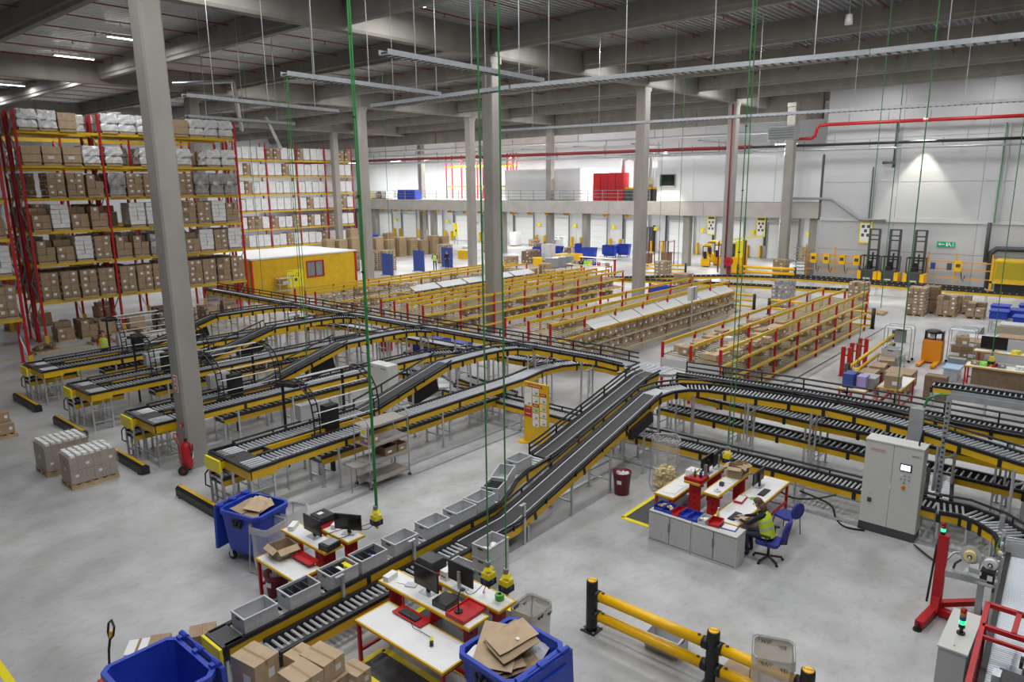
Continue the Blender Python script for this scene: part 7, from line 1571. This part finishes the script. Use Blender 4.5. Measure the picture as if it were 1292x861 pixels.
t = thing('railing', 'grey steel railing along the mezzanine edge before the red tank', 'railing', (64.05, 37.2, 6.22))
L = 20.5
for k in range(12): b = MB(); b.box(0, L*k/11, .55, .05, .05, 1.1); b.build('post', M_GREY, t)
for z in (.4, .75, 1.1): b = MB(); b.beam((0, 0, z), (0, L, z), .045, .045); b.build('rail', M_GREY, t)
t = thing('railing', 'grey steel railing of the mezzanine beyond the left columns', 'railing', (64.05, 60, 6.22)); L = 34
for k in range(18): b = MB(); b.box(0, L*k/17, .55, .05, .05, 1.1); b.build('post', M_GREY, t)
for z in (.4, .75, 1.1): b = MB(); b.beam((0, 0, z), (0, L, z), .045, .045); b.build('rail', M_GREY, t)
def mrack(y0, n, lab, x=70):
    t = thing('pallet_rack', lab, 'rack', (x, y0, 6.205)); pit = 2.9
    for k in range(n+1):
        for d in (0, 1.1): b = MB(); b.box(d, k*pit, 2.9, .13, .12, 5.8); b.build('upright', M_RED, t)
    for z in (1.6, 4.2):
        for k in range(n):
            for d in (0, 1.1): b = MB(); b.beam((d, k*pit+.07, z), (d, (k+1)*pit-.07, z), .07, .2); b.build('beam', M_BEAM, t)
mrack(60.6, 4, 'empty red pallet rack on the mezzanine left of the middle column'); mrack(59.6, 1, 'red pallet rack on the mezzanine right of the middle column', 68.2)
for i in range(4): device('blue sack heap, %s of the pile on the left mezzanine' % nth(i), 'sacks', (65.6, 73.5+i*.95, 6.21), 0, [('sack', M_BLUE, [(0, 0, .4, 1.0, .9, .8), (0, .1, 1.0, .8, .7, .5, .1)])], 'sack_heap')
for i in range(7): stackp(66.0, 80.0+i*1.25, 'goods pallet, %s from the right on the left end of the mezzanine' % nth(i), 2, 2, 3, .9, M_CARD if i % 2 else M_WRAPW, 120+i, .1).location.z = 6.205
device('yellow safety gate on the left mezzanine edge', 'gate', (64.4, 82.8, 6.2), 0, [('frame', M_YELB, [(0, -1.2, .7, .08, .1, 1.4), (0, 1.2, .7, .08, .1, 1.4), (0, 0, 1.35, .08, 2.4, .1), (0, 0, .7, .08, 2.4, .08)])], 'safety_gate')
device('yellow notice panel standing before the docks', 'sign', (70.5, 71.2, 0), -.5, [('panel', M_YELB, [(0, 0, 2.0, .08, 2.0, 1.8)]), ('print', M_DGREY, [(-.05, -.3, 1.9, .02, .6, .3)]), ('post', M_GREY, [(0, -.8, .55, .08, .08, 1.1), (0, .8, .55, .08, .08, 1.1)])], 'notice_panel'); device('blue cart before the docks left of the notice panel', 'cart', (63, 80.5, 0), 0, [('body', M_BLUE, [(0, 0, .8, 1.6, 1.6, 1.3)]), ('base', M_DGREY, [(0, 0, .08, 1.4, 1.4, .16)])], 'cart')
# ================================================================== people
def person(lab, loc, rz, J, mats, scale=1.0, vest=True, hair='long', longsleeve=True, hand_rot=0.0):
    """J: joint name -> (x, y, z); one continuous skinned body, clothing and hair as its children"""
    names = list(J); idx = {n: i for i, n in enumerate(names)}
    E = [('pelvis', 'spine'), ('spine', 'chest'), ('chest', 'neck'), ('neck', 'head'), ('head', 'crown')]
    for s in 'LR': E += [('chest', 'shoulder'+s), ('shoulder'+s, 'elbow'+s), ('elbow'+s, 'wrist'+s), ('wrist'+s, 'palm'+s), ('pelvis', 'hip'+s), ('hip'+s, 'knee'+s), ('knee'+s, 'ankle'+s), ('ankle'+s, 'toe'+s)]
    RAD = dict(pelvis=(.15, .11), spine=(.135, .10), chest=(.155, .11), neck=(.055, .058), head=(.075, .088), crown=(.062, .075), shoulder=.062, elbow=.044, wrist=.029, palm=.032, hip=.088, knee=.058, ankle=.042, toe=.036)
    V = [Vector(J[n]) for n in names]; rad = []
    for n in names: r = RAD[n.rstrip('LR') if n[-1] in 'LR' else n]; rad.append(r if isinstance(r, tuple) else (r, r))
    edges = [(idx[a], idx[c]) for a, c in E]
    # five separate fingers rooted in each palm
    for s in 'LR':
        w_, p = Vector(J['wrist'+s]), Vector(J['palm'+s]); d = (p-w_).normalized(); side = d.cross(Vector((0, 0, 1))).normalized(); dn = side.cross(d)
        sg = 1 if s == 'L' else -1
        for k, (off, L) in enumerate(((-.030, .065), (-.010, .078), (.010, .074), (.028, .058))):
            a = p+side*off+d*.02; q = a+d*L*.55-Vector((0, 0, .004)); e = q+d*L*.35-Vector((0, 0, .022))
            i0 = len(V); V += [a, q, e]; rad += [(.010, .010), (.0085, .0085), (.0075, .0075)]; edges += [(idx['palm'+s], i0), (i0, i0+1), (i0+1, i0+2)]
        a = w_+d*.03+side*sg*.035; q = a+d*.035+side*sg*.015; i0 = len(V); V += [a, q]; rad += [(.012, .012), (.009, .009)]; edges += [(idx['wrist'+s], i0), (i0, i0+1)]
    me = bpy.data.meshes.new('body'); me.from_pydata([tuple(v) for v in V], edges, [])
    o = bpy.data.objects.new('person_skeleton', me); COL.objects.link(o)
    sk = o.modifiers.new('skin', 'SKIN'); sk.use_smooth_shade = True
    for i, r in enumerate(rad): me.skin_vertices[0].data[i].radius = r
    me.skin_vertices[0].data[idx['pelvis']].use_root = True
    ss = o.modifiers.new('sub', 'SUBSURF'); ss.levels = 1; ss.render_levels = 1
    dg = bpy.context.evaluated_depsgraph_get(); ev = bpy.data.meshes.new_from_object(o.evaluated_get(dg)); bpy.data.objects.remove(o)
    ev.name = 'body'
    ev.materials.clear()
    for m in mats: ev.materials.append(m)          # 0 skin, 1 top, 2 trousers, 3 shoes
    segs = []
    for a, c in E:
        base = a.rstrip('LR') if a not in ('spine',) else a
        mi = {'pelvis': 1, 'spine': 1, 'chest': 1, 'neck': 0, 'head': 0, 'shoulder': 1, 'elbow': 1 if longsleeve else 0, 'wrist': 0, 'hip': 2, 'knee': 2, 'ankle': 3}[base]
        if a == 'pelvis' and c.startswith('hip'): mi = 2
        if a == 'chest' and c == 'neck': mi = 1
        segs.append((Vector(J[a]), Vector(J[c]), mi))
    for p in ev.polygons:
        c = p.center; best = None
        for a, q, mi in segs:
            ab = q-a; tt = max(0, min(1, (c-a).dot(ab)/max(1e-6, ab.length_squared))); dd = (a+ab*tt-c).length
            if best is None or dd < best[0]: best = (dd, mi)
        p.material_index = best[1]; p.use_smooth = True
    body = link('person', ev); body.location = loc; body.rotation_euler = (0, 0, rz); body.scale = (scale,)*3; tag(body, lab, 'person')
    # vest shell following the spine
    if vest:
        P = [Vector(J['pelvis'])+Vector((0, 0, -.04)), Vector(J['pelvis']).lerp(Vector(J['spine']), .6), Vector(J['spine']).lerp(Vector(J['chest']), .5), Vector(J['chest']), Vector(J['chest']).lerp(Vector(J['neck']), .62)]
        Rx = [(.19, .16), (.18, .15), (.185, .15), (.20, .145), (.13, .10)]; n = 16; vs = []; fs = []
        for i, p in enumerate(P):
            d = (P[min(i+1, 4)]-P[max(i-1, 0)]).normalized(); u = Vector((1, 0, 0)); v = d.cross(u).normalized()
            for k in range(n): a = 2*PI*k/n; vs.append(p+u*Rx[i][0]*math.cos(a)+v*Rx[i][1]*math.sin(a))
        for i in range(4):
            for k in range(n): fs.append((i*n+k, i*n+(k+1) % n, (i+1)*n+(k+1) % n, (i+1)*n+k))
        b = MB(); b._add(vs, fs); vo = b.build('hi_vis_vest', M_VEST, body, True)
        for f0, f1 in ((1.15, 1.45), (2.1, 2.4)):
            vs = []
            for f in (f0, f1):
                i = int(f); q = f-i; p = P[i].lerp(P[i+1], q); d = (P[i+1]-P[i]).normalized(); u = Vector((1, 0, 0)); v = d.cross(u).normalized(); rx = Rx[i][0]*(1-q)+Rx[i+1][0]*q+.004; ry = Rx[i][1]*(1-q)+Rx[i+1][1]*q+.004
                for k in range(n): a = 2*PI*k/n; vs.append(p+u*rx*math.cos(a)+v*ry*math.sin(a))
            b = MB(); b._add(vs, [(k, (k+1) % n, n+(k+1) % n, n+k) for k in range(n)]); b.build('reflective_stripe', M_LGREY, vo)
    h = Vector(J['head']); c = Vector(J['crown']); ax = (c-h).normalized(); fwd = Vector((0, 1, 0)); fwd = (fwd-ax*fwd.dot(ax)).normalized(); rt_ = fwd.cross(ax)
    hc = h.lerp(c, .55)
    # hair cap
    vs = []; fs = []; n = 14; m = 7
    for i in range(m+1):
        th = PI*(.02+.62*i/m)
        for k in range(n):
            a = 2*PI*k/n; front = math.cos(a)
            t2 = th if front < .25 else min(th, PI*.36)
            vs.append(hc+ax*(.118*math.cos(t2))+(fwd*.108*front-fwd*.008+rt_*.092*math.sin(a))*math.sin(t2)*(1.02))
    for i in range(m):
        for k in range(n): fs.append((i*n+k, i*n+(k+1) % n, (i+1)*n+(k+1) % n, (i+1)*n+k))
    b = MB(); b._add(vs, fs)
    if hair == 'long':
        for s in (-1, 0, 1): b.tube([hc-fwd*.07+rt_*.05*s-ax*.02, hc-fwd*.10+rt_*.055*s-ax*.13, hc-fwd*.09+rt_*.06*s-ax*.26], [.05, .05, .025], 8)
    b.build('hair', M_HAIR, body, True)
    b = MB(); b.tube([hc+fwd*.085-ax*.01, hc+fwd*.115-ax*.035, hc+fwd*.092-ax*.045], [.011, .015, .008], 6); b.build('nose', mats[0], body, True)
    b = MB(); b.tube([hc+fwd*.094-ax*.072-rt_*.022, hc+fwd*.099-ax*.073, hc+fwd*.094-ax*.072+rt_*.022], [.004, .007, .004], 6); b.build('mouth', mat('lips', (.36, .11, .10), .5), body, True)
    for s in (-1, 1):
        b = MB(); q = hc+fwd*.083+rt_*.033*s+ax*.005; b.tube([q-rt_*.012, q, q+rt_*.012], [.004, .009, .004], 8); e_ = b.build('eye', M_PAPER, body, True); b = MB(); q = q+fwd*.007; b.tube([q-fwd*.002, q+fwd*.003], .005, 8); b.build('pupil', M_BLK, e_)
        b = MB(); q = hc+rt_*.082*s-fwd*.01-ax*.01; b.tube([q-ax*.03, q+rt_*.012*s, q+ax*.03], [.008, .014, .01], 6); b.build('ear', mats[0], body, True)
    return body
STAND = dict(pelvis=(0, 0, .94), spine=(0, 0, 1.12), chest=(0, 0, 1.32), neck=(0, .01, 1.48), head=(0, .025, 1.57), crown=(0, .02, 1.68))
for s, g in (('L', -1), ('R', 1)): STAND.update({'shoulder'+s: (g*.19, 0, 1.40), 'elbow'+s: (g*.25, .02, 1.13), 'wrist'+s: (g*.20, .22, 1.02), 'palm'+s: (g*.17, .30, 1.03), 'hip'+s: (g*.095, 0, .90), 'knee'+s: (g*.10, .03, .49), 'ankle'+s: (g*.10, 0, .08), 'toe'+s: (g*.11, .17, .035)})
SIT = dict(pelvis=(0, 0, .60), spine=(0, .035, .78), chest=(0, .11, .98), neck=(0, .17, 1.13), head=(0, .235, 1.20), crown=(0, .27, 1.31))
for s, g in (('L', -1), ('R', 1)): SIT.update({'shoulder'+s: (g*.19, .12, 1.05), 'elbow'+s: (g*.27, .34, .85), 'wrist'+s: (g*.13, .56, .815), 'palm'+s: (g*.10, .64, .81), 'hip'+s: (g*.095, .03, .57), 'knee'+s: (g*.13, .44, .54), 'ankle'+s: (g*.12, .36, .08), 'toe'+s: (g*.13, .52, .035)})
M_BTOP = mat('black_jersey', (.012, .012, .014), .8); M_DTR = mat('dark_trousers', (.02, .025, .05), .8)
W = [M_SKIN, M_BTOP, M_DTR, M_BLK]
person('person in a yellow vest and black sleeves typing at the desk cluster', (14.28, 5.16, 0), .05, SIT, W)
P2 = dict(STAND); person('person in yellow vest and red jacket standing behind the farthest line', (11.95, 34.95, 0), 2.6, P2, [M_SKIN, M_RED, M_DTR, M_BLK], 1.0, True, 'short')
person('person in a yellow vest half hidden behind the merge junction', (21.52, 12.25, 0), 1.9, STAND, W, .95, True, 'short')
person('person in yellow vest beyond the flow racks near the blue panels', (47.2, 50.6, 0), 2.2, STAND, W, 1.05, True, 'long'); person('dark clothed person walking beside the farthest blue panel', (48.6, 50.4, 0), 2.6, STAND, W, 1.02, False, 'short')
person('dark haired person in an orange top behind the right conveyors', (23.4, 5.45, 0), .6, STAND, [M_SKIN, mat('orange_top', (.75, .10, .02), .8), M_DTR, M_BLK], .96, False, 'short')
# ================================================================== chairs at the desk cluster
t = thing('office_chair', 'blue swivel chair with black star base under the seated person', 'chair', (14.28, 5.12, 0), .05)
for k in range(5):
    a = 2*PI*k/5+.3; b = MB(); b.beam((.04*math.cos(a), .04*math.sin(a), .11), (.30*math.cos(a), .30*math.sin(a), .075), .04, .035); b.build('base_arm', M_BLK, t); b = MB(); x, y = .31*math.cos(a), .31*math.sin(a); b.tube([(x-.02*math.sin(a), y+.02*math.cos(a), .03), (x+.02*math.sin(a), y-.02*math.cos(a), .03)], .03, 10); b.build('castor', M_BLK, t)
b = MB(); b.cyl(0, 0, .08, .42, .028, n=10); b.build('gas_column', M_BLK, t); M_CHB = mat('chair_blue', (.03, .04, .26), .8)
b = MB(); b.prism([(-.24, -.18), (-.18, -.24), (.18, -.24), (.24, -.18), (.24, .18), (.18, .24), (-.18, .24), (-.24, .18)], 'z', .42, .49); b.build('seat', M_CHB, t)
b = MB(); vs = []; 
for i in range(6):
    z = .56+.46*i/5; wd = .2*(1-.35*(i/5)**3)
    for q in (-1, -.5, 0, .5, 1): vs.append((q*wd, -.27-.09*i/5-.05*(1-q*q), z))
n5 = [(i*5+k, i*5+k+1, (i+1)*5+k+1, (i+1)*5+k) for i in range(5) for k in range(4)]; off = len(vs); vs += [(x, y-.05, z) for x, y, z in vs]
rim = [(i, i+1) for i in range(4)]+[(25+i, 26+i) for i in range(4)]+[(i*5, i*5+5) for i in range(5)]+[(i*5+4, i*5+9) for i in range(5)]
b._add(vs, n5+[tuple(off+i for i in f)[::-1] for f in n5]+[(a, c, c+off, a+off) for a, c in rim]); b.build('backrest', M_CHB, t, True)
b = MB(); b.beam((0, -.16, .43), (0, -.36, .5), .05, .03); b.beam((0, -.36, .48), (0, -.38, .75), .05, .03, (0, 1, 0)); b.build('back_bracket', M_BLK, t)
for s in (-1, 1): b = MB(); b.tube([(s*.24, -.02, .45), (s*.30, -.02, .5), (s*.30, -.02, .66)], .016, 6); b.box(s*.30, .0, .68, .06, .24, .03); b.build('armrest', M_BLK, t)
t = thing('visitor_chair', 'blue four legged chair with rounded backrest beside the swivel chair', 'chair', (15.75, 5.28, 0), -.3)
b = MB(); b.prism([(-.24, -.14), (-.16, -.23), (.16, -.23), (.24, -.14), (.22, .18), (.15, .23), (-.15, .23), (-.22, .18)], 'z', .43, .48); b.build('seat', M_CHB, t)
b = MB(); pr_ = [(.21*math.cos(a), .66+.19*math.sin(a)) for a in [2*PI*k/16 for k in range(16)]]; b.prism(pr_, 'y', -.30, -.25); b.build('backrest', M_CHB, t)
for x, y in ((-.2, -.2), (.2, -.2), (-.19, .2), (.19, .2)): b = MB(); b.tube([(x, y, .43), (x*1.1, y*1.15, 0)], .012, 6); b.build('leg', M_DGREY, t)
b = MB(); b.tube([(-.12, -.18, .43), (-.13, -.28, .47), (-.13, -.29, .7)], .011, 6); b.tube([(.12, -.18, .43), (.13, -.28, .47), (.13, -.29, .7)], .011, 6); b.build('back_rods', M_WHITE, t)
